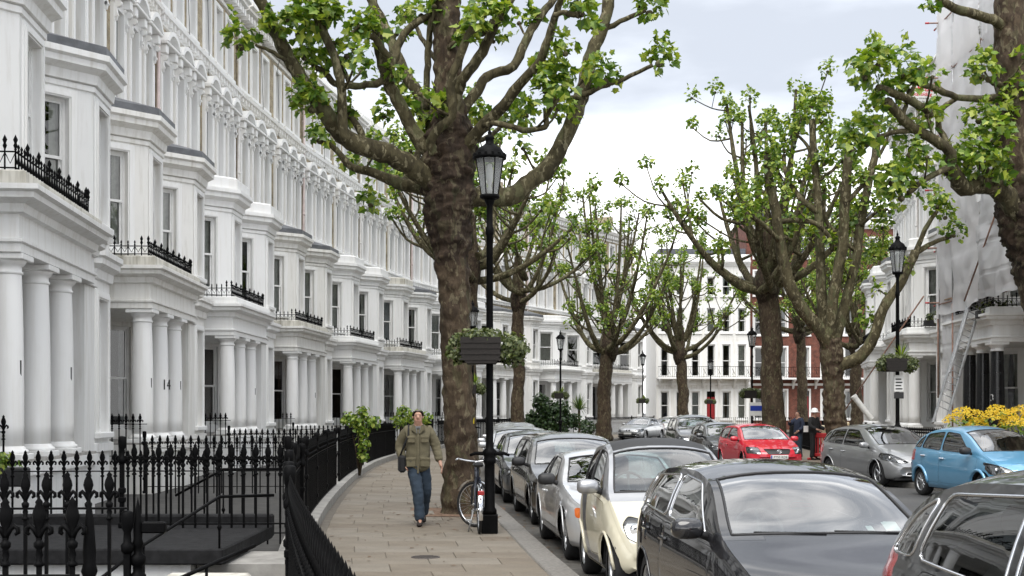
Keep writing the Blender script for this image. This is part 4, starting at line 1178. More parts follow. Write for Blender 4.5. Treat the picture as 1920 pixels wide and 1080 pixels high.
T8_limbs = [
 ([(1925,430),(1909,398),(1881,361),(1840,345),(1807,353),(1791,329),(1779,309)], 24, 14, 0, -1.2),
 ([(1781,312),(1783,288),(1755,264),(1718,243),(1693,223),(1665,190)], 11, 10, -1.2, -2.0),
 ([(1722,246),(1685,247),(1634,260)], 6, 4.5, -1.6, -1.9),
 ([(1782,300),(1779,272),(1759,235),(1767,203),(1797,183)], 7, 5, -1.2, -.6),
 ([(1785,312),(1746,329),(1702,362)], 7, 5, -1.2, -1.9),
 ([(1905,188),(1869,184),(1807,184),(1759,168),(1702,148)], 8, 6, 0, -1.6),
 ([(1745,215),(1734,203),(1685,178),(1645,164)], 9, 8, -1.6, -2.2),
 ([(1893,60),(1861,37),(1824,26),(1787,15),(1758,-2)], 11, 8, 0, -1.2),
 ([(1900,170),(1870,158),(1853,148)], 6, 6, 0, -.7),
 ([(1915,330),(1890,300),(1870,270)], 8, 5, 0, -1.0),
 ([(1912,250),(1940,220),(1970,170),(1990,90)], 14, 9, 0, .8),
 ([(1920,400),(1960,360),(2010,300),(2060,200)], 18, 9, 0, 1.0),
 ([(1692,225),(1700,190),(1712,165)], 5, 4, -1.9, -1.7),
]
T8_tufts = [(1665,175,36,-2),(1620,130,44,-2.2),(1645,110,40,-2.2),(1690,125,48,-1.7),(1705,160,32,-1.6),(1625,255,44,-1.9),(1600,270,34,-1.8),(1690,355,48,-1.9),(1672,330,36,-1.9),(1745,10,18,-1.2),
 (1842,130,42,-.7),(1862,250,46,-1),(1835,215,34,-.8),(1850,300,54,-1),(1810,290,50,-1),(1790,310,34,-1.1),(1745,220,34,-1.1),(1728,300,34,-1.5),(1705,280,30,-1.6),(1880,205,34,-.4),(1905,170,26,-.4),(1870,330,36,-.8)]
traced_tree('plane tree at the right picture edge reaching over the blue car', 27.2,
 [(1990,946,60),(1986,880,46),(1975,720,41),(1958,560,40),(1938,470,42),(1918,400,44),(1905,300,38),(1899,200,33),(1895,100,31),(1893,0,29),(1893,-120,24)],
 T8_limbs, T8_tufts, 8, leaf=.19, tn=20, burl=(520, 330, .1), parts=120, group=G)
T6_limbs = [
 ([(1558,665),(1545,630),(1507,583),(1481,536),(1464,464),(1455,400),(1443,340),(1438,290)], 16, 8, 0, -1.0),
 ([(1556,650),(1549,626),(1541,562),(1538,485),(1535,400),(1532,350),(1526,288),(1522,225)], 12, 7, 0, .8),
 ([(1560,650),(1558,630),(1562,562),(1579,468),(1583,400),(1586,350),(1592,290)], 13, 9, 0, -.9),
 ([(1565,650),(1570,626),(1587,562),(1604,490),(1614,420),(1628,345),(1643,280),(1640,215)], 12, 7, 0, .5),
 ([(1568,700),(1575,685),(1613,668),(1639,630),(1656,579),(1690,528),(1717,470)], 14, 9, 0, -.6),
 ([(1716,475),(1735,430),(1757,395)], 6, 4, -.6, -1.0),
 ([(1716,474),(1750,455),(1783,443)], 6, 4, -.6, -.2),
 ([(1455,418),(1490,412),(1530,420),(1556,447),(1560,470)], 6, 4, -.7, -.2),
 ([(1460,450),(1430,420),(1400,400)], 6, 4, -.7, -1.4),
 ([(1535,400),(1500,370),(1475,330),(1470,290)], 6, 4, .4, 1.2),
 ([(1588,380),(1620,345),(1640,330),(1680,325)], 5, 4, -.7, -.8),
 ([(1604,470),(1570,440),(1548,410),(1545,360)], 5, 4, .2, .8),
 ([(1532,340),(1560,320),(1578,300)], 4, 3, .5, .9),
 ([(1642,300),(1660,270),(1668,240)], 4, 3, .5, .8),
 ([(1524,300),(1512,270),(1490,250)], 4, 3, .7, .9),
 ([(1613,425),(1640,400),(1665,392)], 4, 3, .2, -.4),
]
T6_tufts = [(1438,275,30,-1),(1450,310,24,-1),(1522,190,28,.8),(1540,220,24,.8),(1505,215,22,.8),(1590,265,28,-.9),(1640,190,28,.5),(1620,225,24,.5),(1757,378,30,-1),(1772,400,24,-.9),(1788,432,28,-.2),(1560,455,20,-.2),
 (1400,392,26,-1.4),(1470,275,26,1.2),(1485,245,28,.9),(1685,315,26,-.8),(1545,345,30,.8),(1580,295,26,.9),(1670,228,26,.8),(1668,388,26,-.4),(1655,420,22,0),(1600,330,28,-.6),(1500,330,26,.6),(1560,260,30,.7),
 (1430,350,26,-.8),(1620,380,24,.4),(1520,440,20,0),(1590,420,22,.4),(1480,420,22,-.3),(1545,300,24,.3),(1625,600,22,.4),(1640,470,26,.5),(1580,520,20,.3),(1700,500,18,-.4)]
traced_tree('many stemmed plane tree beside the workmen, splitting low into upright stems', 40,
 [(1578,874,27),(1572,826,23),(1566,783,21),(1562,715,20),(1559,660,22),(1556,635,19)], T6_limbs, T6_tufts, 6, leaf=.18, tn=22, group=G, full=False)
pollard('plane tree growing directly behind the big foreground trunk', (-1.8, 51, 0), 7.4, .40, 4.6, 13.8, 11, 21, (.1,0), group=G)
pollard('plane tree with a straight grey trunk right of the hanging basket', (.33, 67, 0), 7.6, .36, 4.4, 14.6, 10, 22, (0,0), group=G)
pollard('plane tree at the kerb beside the parked silver saloon, upright thin crown', (5.55, 78, 0), 5.6, .46, 4.6, 14.9, 14, 23, (.4,0), group=G, dens=1.1)
pollard('farthest plane tree in front of the flat fronted block with the balcony', (13.4, 100, 0), 6.2, .46, 5.2, 15.0, 14, 24, (-.3,0), group=G, dens=1.1)
pollard('stout burred plane tree behind the red car', (11.2, 55, 0), 7.2, .50, 4.9, 15.6, 15, 25, (-.25,0), group=G, dens=1.25)
pollard('thin mottled plane tree in front of the red brick building', (21.6, 95, 0), 7.6, .40, 5.2, 15.2, 15, 26, (-.3,0), group=G, dens=1.3)
pollard('plane tree by the corner of the right-hand terrace before the red brick building', (22.6, 84, 0), 6.0, .42, 4.8, 13.8, 15, 27, (0,0), group=G, dens=1.3)
# ================================================================ CARS
def pchip(P):
    xs = [p[0] for p in P]; ys = [p[1] for p in P]; n = len(xs); h = [xs[i+1]-xs[i] for i in range(n-1)]; d = [(ys[i+1]-ys[i])/h[i] for i in range(n-1)]
    m = [0]*n; m[0] = d[0]; m[-1] = d[-1]
    for i in range(1, n-1):
        if d[i-1]*d[i] <= 0: m[i] = 0
        else:
            w1 = 2*h[i]+h[i-1]; w2 = h[i]+2*h[i-1]; m[i] = (w1+w2)/(w1/d[i-1]+w2/d[i])
    def f(x):
        if x <= xs[0]: return ys[0]
        if x >= xs[-1]: return ys[-1]
        i = 0
        while x > xs[i+1]: i += 1
        t = (x-xs[i])/h[i]; t2, t3 = t*t, t*t*t
        return ys[i]*(2*t3-3*t2+1)+h[i]*m[i]*(t3-2*t2+t)+ys[i+1]*(-2*t3+3*t2)+h[i]*m[i+1]*(t3-t2)
    return f
def roundpoly(P, r=.05, n=3):
    res = []; k = len(P)
    for i in range(k):
        a, b, c = Vector(P[i-1]), Vector(P[i]), Vector(P[(i+1) % k])
        u = (a-b); v = (c-b); q = min(r, u.length*.45, v.length*.45); p0 = b+u.normalized()*q; p1 = b+v.normalized()*q
        for t in range(n+1):
            t /= n; res.append(tuple(p0*(1-t)**2 + b*2*t*(1-t) + p1*t*t))
    return res
LOWF = [(0,.84),(.02,.915),(.10,.962),(.25,.99),(.42,1.0),(.60,1.0),(.74,.992),(.86,.975),(.95,.955),(1.0,.925)]
class Car:
    def __init__(s, **k):
        s.__dict__.update(dict(tumble=.30, bowf=.26, bowr=.16, clear=.19, crown=.84, seats=True, plates=True, wheel=.31, wipers=True), **k)
        s.top = pchip(s.top_p); s.belt = pchip(s.belt_p)
        L = s.L; s.wf = pchip(s.plan or [(0,.70),(.05,.84),(.16,.925),(.45,.985),(1.0,1.0),(L-1.0,1.0),(L-.4,.965),(L-.12,.89),(L-.03,.80),(L,.68)])
        s.zbot = pchip([(0,s.clear+.10),(.12,s.clear+.02),(.4,s.clear),(L-.5,s.clear),(L-.12,s.clear+.06),(L,s.clear+.14)])
        s.bow = pchip([(0,s.bowf),(s.cowl,.10),(L*.5,.03),(s.rbase,-.08),(L,-s.bowr)])
    def section(s, xf):
        w = s.W/2*s.wf(xf); zt = s.top(xf); zs = min(s.belt(xf), zt-.012); zb = min(s.zbot(xf), zs-.06); H = zt-zs
        pts = [(w*f, zb+(zs-zb)*t) for t, f in LOWF]
        ws = w*LOWF[-1][1]; yc = ws - s.tumble*max(0,H)*1.12 - .01; zc = zs + H*s.crown
        for t in (.12,.3,.5,.7,.88): 
            b = .02*math.sin(math.pi*t)*min(1,H/.4); pts.append((ws+(yc-ws)*t + b, zs+(zc-zs)*t))
        for t in (0,.035,.09,.2,.36,.55,.76,1):
            pts.append((yc*(1-t), zc+(zt-zc)*(1-(1-t)**2.6)))
        return pts
    def P(s, xf, y, z):            # to local coordinates: x forward, centred
        w = s.W/2
        return Vector((s.L/2 - xf - s.bow(xf)*(y/w)**2, y, z))
    def top_pt(s, xf, y):
        pts = s.section(xf)[15:]; ya = abs(y)
        for (y0, z0), (y1, z1) in zip(pts, pts[1:]):
            if y1 <= ya <= y0: return s.P(xf, y, z0+(z1-z0)*((y0-ya)/max(1e-6, y0-y1)))
        return s.P(xf, y, pts[0][1])
    def side_pt(s, xf, z, sg=1):
        pts = s.section(xf)
        for (y0, z0), (y1, z1) in zip(pts, pts[1:]):
            if z0 <= z <= z1: return s.P(xf, sg*(y0+(y1-y0)*((z-z0)/max(1e-6, z1-z0))), z)
        return s.P(xf, sg*pts[9][0], z)
def build_car(c, name='parked_car'):
    root = bpy.data.objects.new(name, None); COL.objects.link(root)
    L, W = c.L, c.W
    xs = set()
    for k in range(41): xs.add(round(L*k/40, 4))
    for q in (.015,.03,.06,.09,.13,.18,.25,.32): xs.add(q); xs.add(round(L-q,4))
    crit = [c.cowl, c.cowl+.03, c.header-.03, c.header, c.rtop, c.rtop+.03, c.rbase-.04, c.rbase]
    xs = sorted(x for x in xs if all(abs(x-q) > .018 for q in crit)) + crit; xs = sorted(xs)
    bm = bmesh.new(); lay = bm.faces.layers.int.new('id'); lj = bm.faces.layers.int.new('j'); li = bm.faces.layers.int.new('i')
    secs = [c.section(x) for x in xs]; nj = len(secs[0]); rows = []
    for x, sec in zip(xs, secs):
        left = [bm.verts.new(c.P(x, y, z)) for y, z in sec]
        right = [bm.verts.new(c.P(x, -y, z)) for y, z in sec[:-1]]
        rows.append((left, right + [left[-1]]))
    def fc(vs, i, j, idv=0):
        vs = list(dict.fromkeys(vs))
        if len(vs) < 3: return
        try: f = bm.faces.new(vs)
        except ValueError: return
        f[lj] = j; f[li] = i; f[lay] = idv; f.smooth = True
    for i in range(len(xs)-1):
        xm = (xs[i]+xs[i+1])/2
        for sd in (0, 1):
            a, b = rows[i][sd], rows[i+1][sd]
            for j in range(nj-1):
                idv = 0
                if j >= 17:
                    if c.cowl+.03 < xm < c.header-.03: idv = 1
                    elif c.rtop+.03 < xm < c.rbase-.04 and c.rear_glass: idv = 2
                q = [a[j], b[j], b[j+1], a[j+1]]
                fc(q if sd == 0 else q[::-1], i, j, idv)
    for rw, rev in ((rows[0], 0), (rows[-1], 1)):
        for j in range(nj-1):
            q = [rw[0][j], rw[0][j+1], rw[1][j+1], rw[1][j]]; fc(q[::-1] if rev else q, -1 if not rev else -2, j)
    def cut(poly, ax, flt, idv, sd=0):
        """cut a convex outline into the skin seen along one axis; ax 'xz' from the side (poly in xf,z), 'yz' from front or rear"""
        if ax == 'xz': poly = [(L/2-x_, z) for x_, z in poly]
        ctr = Vector((sum(p[0] for p in poly)/len(poly), sum(p[1] for p in poly)/len(poly)))
        lo = [min(p[k] for p in poly)-.03 for k in (0,1)]; hi = [max(p[k] for p in poly)+.03 for k in (0,1)]
        ia = 0 if ax == 'xz' else 1
        def near(f):
            v = [(q.co[ia], q.co.z) for q in f.verts]
            return max(p[0] for p in v) > lo[0] and min(p[0] for p in v) < hi[0] and max(p[1] for p in v) > lo[1] and min(p[1] for p in v) < hi[1]
        n = len(poly)
        for k in range(n):
            a, b = Vector(poly[k]), Vector(poly[(k+1) % n]); d = b-a
            if d.length < 1e-5: continue
            nn = Vector((d.y, -d.x)); 
            no = Vector((nn.x, 0, nn.y)) if ax == 'xz' else Vector((0, nn.x, nn.y)); co = Vector((a.x, 0, a.y)) if ax == 'xz' else Vector((0, a.x, a.y))
            fs = [f for f in bm.faces if f[lay] == 0 and flt(f) and near(f)]
            if not fs: return
            g = set(fs); 
            for f in fs: g.update(f.edges); g.update(f.verts)
            bmesh.ops.bisect_plane(bm, geom=list(g), dist=1e-5, plane_co=co, plane_no=no.normalized())
        for f in bm.faces:
            if f[lay] == 0 and flt(f) and near(f):
                m = f.calc_center_median(); p = Vector((m[ia], m.z)); ok = True
                for k in range(n):
                    a, b = Vector(poly[k]), Vector(poly[(k+1) % n]); e1 = b-a; s1 = e1.x*(p.y-a.y)-e1.y*(p.x-a.x); s2 = e1.x*(ctr.y-a.y)-e1.y*(ctr.x-a.x)
                    if s1*s2 < -1e-12: ok = False; break
                if ok: f[lay] = idv
    ids = {}
    bm.normal_update()
    nid = 10
    for sg in (1, -1):
        sidef = lambda f, sg=sg: f.calc_center_median().y*sg > .3 and 8 <= f[lj] <= 16 and f[li] >= 0
        for poly in c.side_windows:
            cut(roundpoly(poly, .06, 3), 'xz', sidef, nid); ids[nid] = ('side_window', CARSIDE); nid += 1
        lowf = lambda f, sg=sg: f.calc_center_median().y*sg > W*.25 and f[lj] <= 9 and f[li] >= 0
        for xw in (c.fw, c.rw):
            r = c.wheel+.055; cut([(xw+r*math.cos(2*math.pi*k/18), c.wheel-.005+r*math.sin(2*math.pi*k/18)) for k in range(18)], 'xz', lowf, 999)
        for poly in c.doors:
            cut(roundpoly(poly, .08, 3), 'xz', lowf, nid); ids[nid] = ('door', c.paint); nid += 1
    front = lambda f: f.calc_center_median().x > L/2-.75 and (f[li] == -1 or f.normal.x > .12) 
    rear = lambda f: f.calc_center_median().x < -L/2+.6 and (f[li] == -2 or f.normal.x < -.12)
    for sg in (1, -1):
        for nm, poly, mt in c.front_lights:
            P_ = roundpoly([(sg*y, z) for y, z in poly], .03, 2); cut(P_, 'yz', front, nid); ids[nid] = (nm, mt); nid += 1
        for nm, poly, mt in c.rear_lights:
            P_ = roundpoly([(sg*y, z) for y, z in poly], .03, 2); cut(P_, 'yz', rear, nid); ids[nid] = (nm, mt); nid += 1
    for nm, poly, mt in c.front_panels:
        cut(roundpoly(poly, .03, 2), 'yz', front, nid); ids[nid] = (nm, mt); nid += 1
    for nm, poly, mt in c.side_panels:
        for sg in (1, -1):
            ff = lambda f, sg=sg: f.calc_center_median().y*sg > W*.2 and f[li] >= 0 and f[lj] <= 16
            cut(poly, 'xz', ff, nid); ids[nid] = (nm, mt); nid += 1
    ids[1] = ('windscreen', CARGLASS); ids[2] = ('rear_window', CARGLASS)
    # bonnet: top faces ahead of the windscreen
    for f in bm.faces:
        if f[lay] == 0 and f[lj] >= 15 and f[li] >= 0:
            x_ = L/2 - f.calc_center_median().x
            if .28 < x_ < c.cowl-.01 and c.bonnet: f[lay] = 3
    ids[3] = ('bonnet', c.paint)
    groups = {}
    for f in bm.faces: groups.setdefault(f[lay], []).append(f)
    def extract(fs, name, mat, shrink=0, inset=0, parent=root, mats=None, mfn=None):
        vm = {}; vv = []; ff = []
        bnd = {}
        for f in fs:
            for v in f.verts:
                if v not in vm: vm[v] = len(vv); vv.append(v.co.copy())
            ff.append([vm[v] for v in f.verts])
        inside = set(fs); loops = {}
        for f in fs:
            fcn = f.calc_center_median()
            for e in f.edges:
                if sum(1 for q in e.link_faces if q in inside) == 1:
                    for v in e.verts: bnd.setdefault(v, []).append(fcn)
                    a, b = e.verts; loops.setdefault(a, []).append(b); loops.setdefault(b, []).append(a)
        if shrink:
            for v, cs in bnd.items():
                # move inwards across the skin, at right angles to the panel edge
                nb = loops[v]; t = (nb[0].co - nb[-1].co) if len(nb) > 1 else Vector((0,0,1))
                cc = sum(cs, Vector())/len(cs); d = cc - v.co
                if t.length > 1e-6: t.normalize(); d -= t*d.dot(t)
                if d.length > 1e-6: vv[vm[v]] += d.normalized()*shrink
        if inset:
            nrm = {}
            for f in fs:
                for v in f.verts: nrm[v] = nrm.get(v, Vector()) + f.normal
            for v, n in nrm.items(): vv[vm[v]] -= n.normalized()*inset
        me = bpy.data.meshes.new(name); me.from_pydata([tuple(v) for v in vv], [], ff)
        for q in (mats or [mat]): me.materials.append(q)
        me.polygons.foreach_set('use_smooth', [True]*len(ff))
        if mfn: me.polygons.foreach_set('material_index', [mfn(f) for f in fs])
        me.update()
        try: me.set_sharp_from_angle(angle=R(38))
        except Exception: pass
        o = link(name, me, parent)
        # ordered outline
        outl = []
        if loops:
            left = set(loops)
            while left:
                st = left.pop(); path = [st]; cur = st
                while True:
                    nx = [q for q in loops[cur] if q in left]
                    if not nx: break
                    cur = nx[0]; left.discard(cur); path.append(cur)
                outl.append([p.co.copy() for p in path])
        return o, outl
    def trim(parent, outl, r, mat, nm):
        for path in outl[:1]:
            if len(path) < 4: continue
            s = MB(); s.tube(path+[path[0], path[1]], r, 5, 0, False); s.build(nm, mat, parent)
    cabin = c.paint_fn
    body, _ = extract(groups[0], 'body', c.paint, mats=c.paint_mats or [c.paint], mfn=(lambda f: c.paint_fn(c, f, L)) if c.paint_fn else None)
    for k, fs in groups.items():
        if k in (0, 999): continue
        nm, mt = ids[k]
        if nm == 'door':
            o, ol = extract(fs, nm, mt, shrink=.004)
            cx = sum((f.calc_center_median().x for f in fs))/len(fs); y0 = fs[0].calc_center_median().y; sg = 1 if y0 > 0 else -1
            xr = min(v.co.x for f in fs for v in f.verts)
            if c.handle:
                zh = c.belt(L/2-xr)-c.handle_drop
                p = c.side_pt(L/2-xr-.13, zh, sg); s = MB(); s.bbox(-.09,.09,-.022,.022,-.016,.016,.012); h = s.build('door_handle', c.handle_mat or c.paint, o); h.location = p + Vector((0, sg*.016, 0))
        elif nm in ('windscreen', 'rear_window', 'side_window'):
            o, ol = extract(fs, nm, mt, inset=.004); trim(o, ol, .011 if nm != 'side_window' else .009, c.trim if nm == 'side_window' else PLASTIC, 'window_trim' if nm == 'side_window' else 'window_seal')
        elif nm == 'headlight':
            o, ol = extract(fs, nm, LENS); b, _ = extract(fs, 'reflector', REFLECTOR, inset=.035, parent=o, shrink=.002)
            cc = sum((f.calc_center_median() for f in fs), Vector())/len(fs); trim(o, ol, .006, PLASTIC, 'seal')
            s = MB(); s.lathe([(.055,.0),(.05,.02),(.02,.03),(0,.03)], (0,0,0), 12, M=Matrix.Rotation(R(90),3,'Y')); bl = s.build('bulb', CHROME, o); bl.location = cc + Vector((-.03,0,0))
        elif nm == 'bonnet': extract(fs, nm, mt, shrink=.004)
        elif nm in ('grille', 'air_intake'):
            o, ol = extract(fs, nm, mt, inset=.02)
            zz = [v.co.z for f in fs for v in f.verts]; yy = [v.co.y for f in fs for v in f.verts]
            trim(o, ol, .008, c.grille_trim, 'grille_trim')
        else: extract(fs, nm, mt)
    bm.free()
    # --- dark inside: floor, tub, wheel wells, roof lining
    s = MB(); s.box(-L/2+.25, L/2-.3, -W/2+.30, W/2-.30, c.clear+.02, .52); s.box(-L/2+c.L*.08, L/2-c.cowl-.05, -W/2+.12, W/2-.12, .45, .50)
    s.box(-L/2+.2, L/2-.2, -W/2+.16, W/2-.16, c.clear-.01, c.clear+.04)
    for xw in (c.fw, c.rw):
        for sg in (1,-1):
            wl_ = W/2*min(c.wf(max(.02,xw-c.wheel)), c.wf(min(L-.02,xw+c.wheel)), .97)-.02; a, b = sorted((sg*(W/2-.31), sg*wl_))
            i = s.vs([(L/2-xw+(c.wheel+.07)*math.cos(math.pi*k/10), a, c.wheel+(c.wheel+.07)*math.sin(math.pi*k/10)) for k in range(11)])
            j = s.vs([(L/2-xw+(c.wheel+.07)*math.cos(math.pi*k/10), b, c.wheel+(c.wheel+.07)*math.sin(math.pi*k/10)) for k in range(11)])
            for k in range(10):
                if xw-(c.wheel+.07)*max(math.cos(math.pi*k/10), math.cos(math.pi*(k+1)/10)) > .17: s.face((i+k, i+k+1, j+k+1, j+k))
    s.build('underbody', PLASTIC, root)
    if c.seats:
        bz = c.belt(c.cowl+.8)
        s = MB(); s.bbox(L/2-c.cowl-.42, L/2-c.cowl-.02, -W/2+.16, W/2-.16, .6, bz-.02, .08); s.build('dashboard', SEATM, root)
        s = MB(); cxs = L/2-c.cowl-.58
        M = Matrix.Translation((cxs, -.36, bz+.02)) @ Matrix.Rotation(R(65), 4, 'Y')
        s.tube([M @ Vector((.18*math.cos(2*math.pi*k/20), .18*math.sin(2*math.pi*k/20), 0)) for k in range(21)], .014, 6); s.tube([M @ Vector((-.17,0,0)), M @ Vector((.17,0,0))], .018, 5); s.build('steering_wheel', PLASTIC, root)
        for y in (-.37, .37):
            for row, xo in ((0, 1.05), (1, 1.9)):
                if c.L < 3 and row: continue
                s = MB(); xx = L/2-c.cowl-xo
                M = Matrix.Translation((xx, y, .50)) @ Matrix.Rotation(R(-12), 4, 'Y') @ Matrix.Diagonal((1,1,min(1,(c.H-.70)/.88),1))
                s.bbox(-.07,.07,-.25,.25,0,.62,.06,0,M); s.bbox(-.05,.06,-.13,.13,.68,.90,.05,0,M); s.bbox(.0,.45,-.25,.25,-.06,.08,.05,0,Matrix.Translation((xx,y,.5)))
                s.build('seat', SEATM, root)
    # --- wheels
    for xw in (c.fw, c.rw):
        for sg in (1,-1):
            r = c.wheel; M = Matrix.Rotation(R(90)*-sg, 3, 'X')
            s = MB(); s.lathe([(r*.66,-.10),(r*.80,-.105),(r*.95,-.09),(r,-.06),(r,.06),(r*.95,.09),(r*.80,.105),(r*.66,.10)], n=28, M=M, cap=False); wl = s.build('wheel', RUBBER, root); wl.location = (L/2-xw, sg*(W/2-.15), r)
            s = MB(); s.lathe([(r*.67,-.09),(r*.67,.085),(r*.63,.09),(r*.60,.06),(r*.60,-.05)], n=28, M=M, cap=False)
            ns = c.spokes
            for k in range(ns):
                a = 2*math.pi*k/ns; wd = r*.10 if ns > 6 else r*.16
                Mm = M.to_4x4() @ Matrix.Rotation(a, 4, 'Z'); s.bbox(r*.08, r*.63, -wd*.5, wd*.5, .045, .07, .01, 0, Mm)
            s.lathe([(r*.19,.03),(r*.19,.075),(r*.12,.085),(0,.085)], n=14, M=M); s.build('rim', c.rim, wl)
            s = MB(); s.lathe([(r*.60,.0),(0,.0)], n=20, M=M); s.build('brake_disc', PLASTIC, wl)
            # arch lip
            s = MB(); s.tube([c.side_pt(xw-(r+.052)*math.cos(math.pi*k/14), r-.005+(r+.052)*math.sin(math.pi*k/14), sg) if True else 0 for k in range(15)], c.lip, 6); s.build('wheel_arch', c.lip_mat or c.paint, root)
    # --- mirrors
    for sg in (1,-1):
        xm = c.cowl + c.mirror_x; zz = c.belt(xm)+.03; q = c.side_pt(xm, zz, sg)
        s = MB(); cc = Vector((0.0, sg*.15, .055)); n, mm = 12, 8; rows_ = []
        for a in range(mm+1):
            th = math.pi*a/mm; 
            def se(v, e): return math.copysign(abs(v)**e, v)
            rows_.append(s.vs([cc + Vector((.085*se(math.sin(th),.6)*se(math.cos(2*math.pi*b/n),.7) + (.02 if True else 0), -sg*.115*se(math.cos(th),.7), .078*se(math.sin(th),.6)*se(math.sin(2*math.pi*b/n),.75))) for b in range(n)]))
        for a, b in zip(rows_, rows_[1:]): s.join(a, b, n, 0, True)
        mo = s.build('wing_mirror', c.mirror_mat or c.paint, root); mo.location = q
        s = MB(); s.tube([(0.0, -sg*.02, -.01), (.01, sg*.06, .015), (.01, sg*.12, .03)], [.035,.028,.022], 6); s.build('mirror_arm', PLASTIC, mo)
    # --- wipers
    if c.wipers:
        for y0, y1 in ((.55, .02), (-.05, -.55)):
            s = MB(); pth = []
            for k in range(7):
                y = y0+(y1-y0)*k/6; pth.append(c.top_pt(c.cowl+.012+.035*k/6, y) + Vector((.0,0,.007)))
            s.tube(pth, .006, 5); s.build('wiper', PLASTIC, root)
    for y, w_, h_ in c.permits:
        s = MB(); q = [c.top_pt(c.cowl+.10+dx, y+dy)+Vector((-.03,0,-.02)) for dx, dy in ((0,0),(0,w_),(h_,w_),(h_,0))]; s.quad(*q); s.build('permit', PLATEW, root)
    # --- number plates
    if c.plates:
        xz = c.plate_z; 
        for fr in (1, -1):
            s = MB(); s.bbox(0, .018, -.26, .26, -.057, .057, .006); x0 = L/2+.004 if fr > 0 else -L/2-.004-.018
            pl = s.build('number_plate', PLATEW, root); pl.location = (x0, 0, xz if fr > 0 else xz+.25)
            if fr > 0 and c.plate_text:
                text('plate_letters', c.plate_text, .098, INK, pl, frame((.021, .03, -.034), (0,1,0), (1,0,0)), .001, .001)
                s = MB(); s.box(.0185, .0195, -.255, -.215, -.052, .052); s.build('plate_band', BLUEP, pl)
    return root
def spec(kind, **k):
    base = dict(plan=None, paint_fn=None, paint_mats=None, rear_glass=True, bonnet=True, handle=True, handle_drop=.14, handle_mat=None, trim=PLASTIC, grille_trim=CHROME,
                spokes=5, rim=ALLOY, lip=.012, lip_mat=None, mirror_mat=None, mirror_x=.32, plate_z=.42, plate_text=None, permits=[(.42,.09,.10)], front_panels=[], side_panels=[], front_lights=[], rear_lights=[], doors=[], side_windows=[])
    if kind == 'hatch':
        base.update(L=4.25, W=1.76, H=1.45, cowl=1.12, header=2.02, rtop=3.72, rbase=4.12, fw=.86, rw=3.44,
            top_p=[(0,.50),(.04,.62),(.12,.68),(.35,.77),(1.12,.98),(2.02,1.385),(2.55,1.45),(3.1,1.44),(3.72,1.34),(4.12,.99),(4.2,.88),(4.25,.6)],
            belt_p=[(0,.49),(.3,.70),(1.12,.90),(2.5,.95),(3.8,1.0),(4.12,.97),(4.25,.6)])
    elif kind == 'sedan':
        base.update(L=4.6, W=1.78, H=1.43, cowl=1.32, header=2.12, rtop=3.30, rbase=3.95, fw=.88, rw=3.62,
            top_p=[(0,.50),(.04,.62),(.12,.68),(.4,.77),(1.32,.95),(2.12,1.36),(2.6,1.43),(3.30,1.37),(3.95,1.03),(4.45,1.0),(4.56,.9),(4.6,.6)],
            belt_p=[(0,.49),(.3,.70),(1.32,.88),(2.5,.93),(3.9,.97),(4.5,.9),(4.6,.6)])
    elif kind == 'estate':
        base.update(L=4.6, W=1.78, H=1.47, cowl=1.28, header=2.08, rtop=4.15, rbase=4.48, fw=.88, rw=3.55,
            top_p=[(0,.50),(.04,.62),(.12,.68),(.4,.77),(1.28,.96),(2.08,1.38),(2.6,1.46),(3.5,1.46),(4.15,1.38),(4.48,1.0),(4.57,.9),(4.6,.6)],
            belt_p=[(0,.49),(.3,.70),(1.28,.89),(2.5,.94),(4.2,.98),(4.5,.92),(4.6,.6)])
    elif kind == 'suv':
        base.update(L=4.5, W=1.85, H=1.70, cowl=1.15, header=1.95, rtop=4.02, rbase=4.38, fw=.86, rw=3.5, wheel=.36, clear=.25,
            top_p=[(0,.62),(.04,.78),(.12,.86),(.4,.97),(1.15,1.13),(1.95,1.6),(2.5,1.69),(3.4,1.69),(4.02,1.6),(4.38,1.15),(4.47,1.0),(4.5,.7)],
            belt_p=[(0,.6),(.3,.88),(1.15,1.04),(2.5,1.09),(4.1,1.14),(4.4,1.05),(4.5,.7)])
    base.update(k); b = base
    if not b['side_windows']:
        c0, hd, rt, rb = b['cowl'], b['header'], b['rtop'], b['rbase']; bl = pchip(b['belt_p']); tp = pchip(b['top_p'])
        zt = lambda x: bl(x) + (tp(x)-bl(x))*b.get('crown', .84)*.93 - .012
        zb_ = lambda x: bl(x)+.03
        mid = (hd+rt)/2-.12
        b['side_windows'] = [[(c0+.42, zb_(c0+.42)), (mid-.04, zb_(mid)), (mid-.04, zt(mid-.04)), (hd+.12, zt(hd+.12))],
                             [(mid+.04, zb_(mid)), (rt-.10, zb_(rt)), (rt-.22, zt(rt-.22)), (mid+.04, zt(mid+.04))]]
        if kind in ('hatch', 'estate', 'suv'):
            b['side_windows'].append([(rt-.03, zb_(rt)), (rb-.22, zb_(rb-.2)+.02), (rt+.06, zt(rt+.06)-.03), (rt-.13, zt(rt-.13))])
    if not b['doors']:
        c0, hd, rt = b['cowl'], b['header'], b['rtop']; mid = (hd+rt)/2-.12; bl = pchip(b['belt_p']); zlo = b.get('clear', .19)+.13
        r = b.get('wheel', .31)+.07
        b['doors'] = [[(c0+.14, zlo), (mid-.01, zlo), (mid-.01, bl(mid)-.015), (c0+.10, bl(c0)-.015)],
                      [(mid+.01, zlo), (min(rt-.2, b['rw']-r*.95), zlo), (b['rw']-r*.35, zlo+.42), (b['rw']-.02, bl(rt)-.016), (mid+.01, bl(mid)-.016)]]
    W2 = b['W']/2; tp = pchip(b['top_p'])
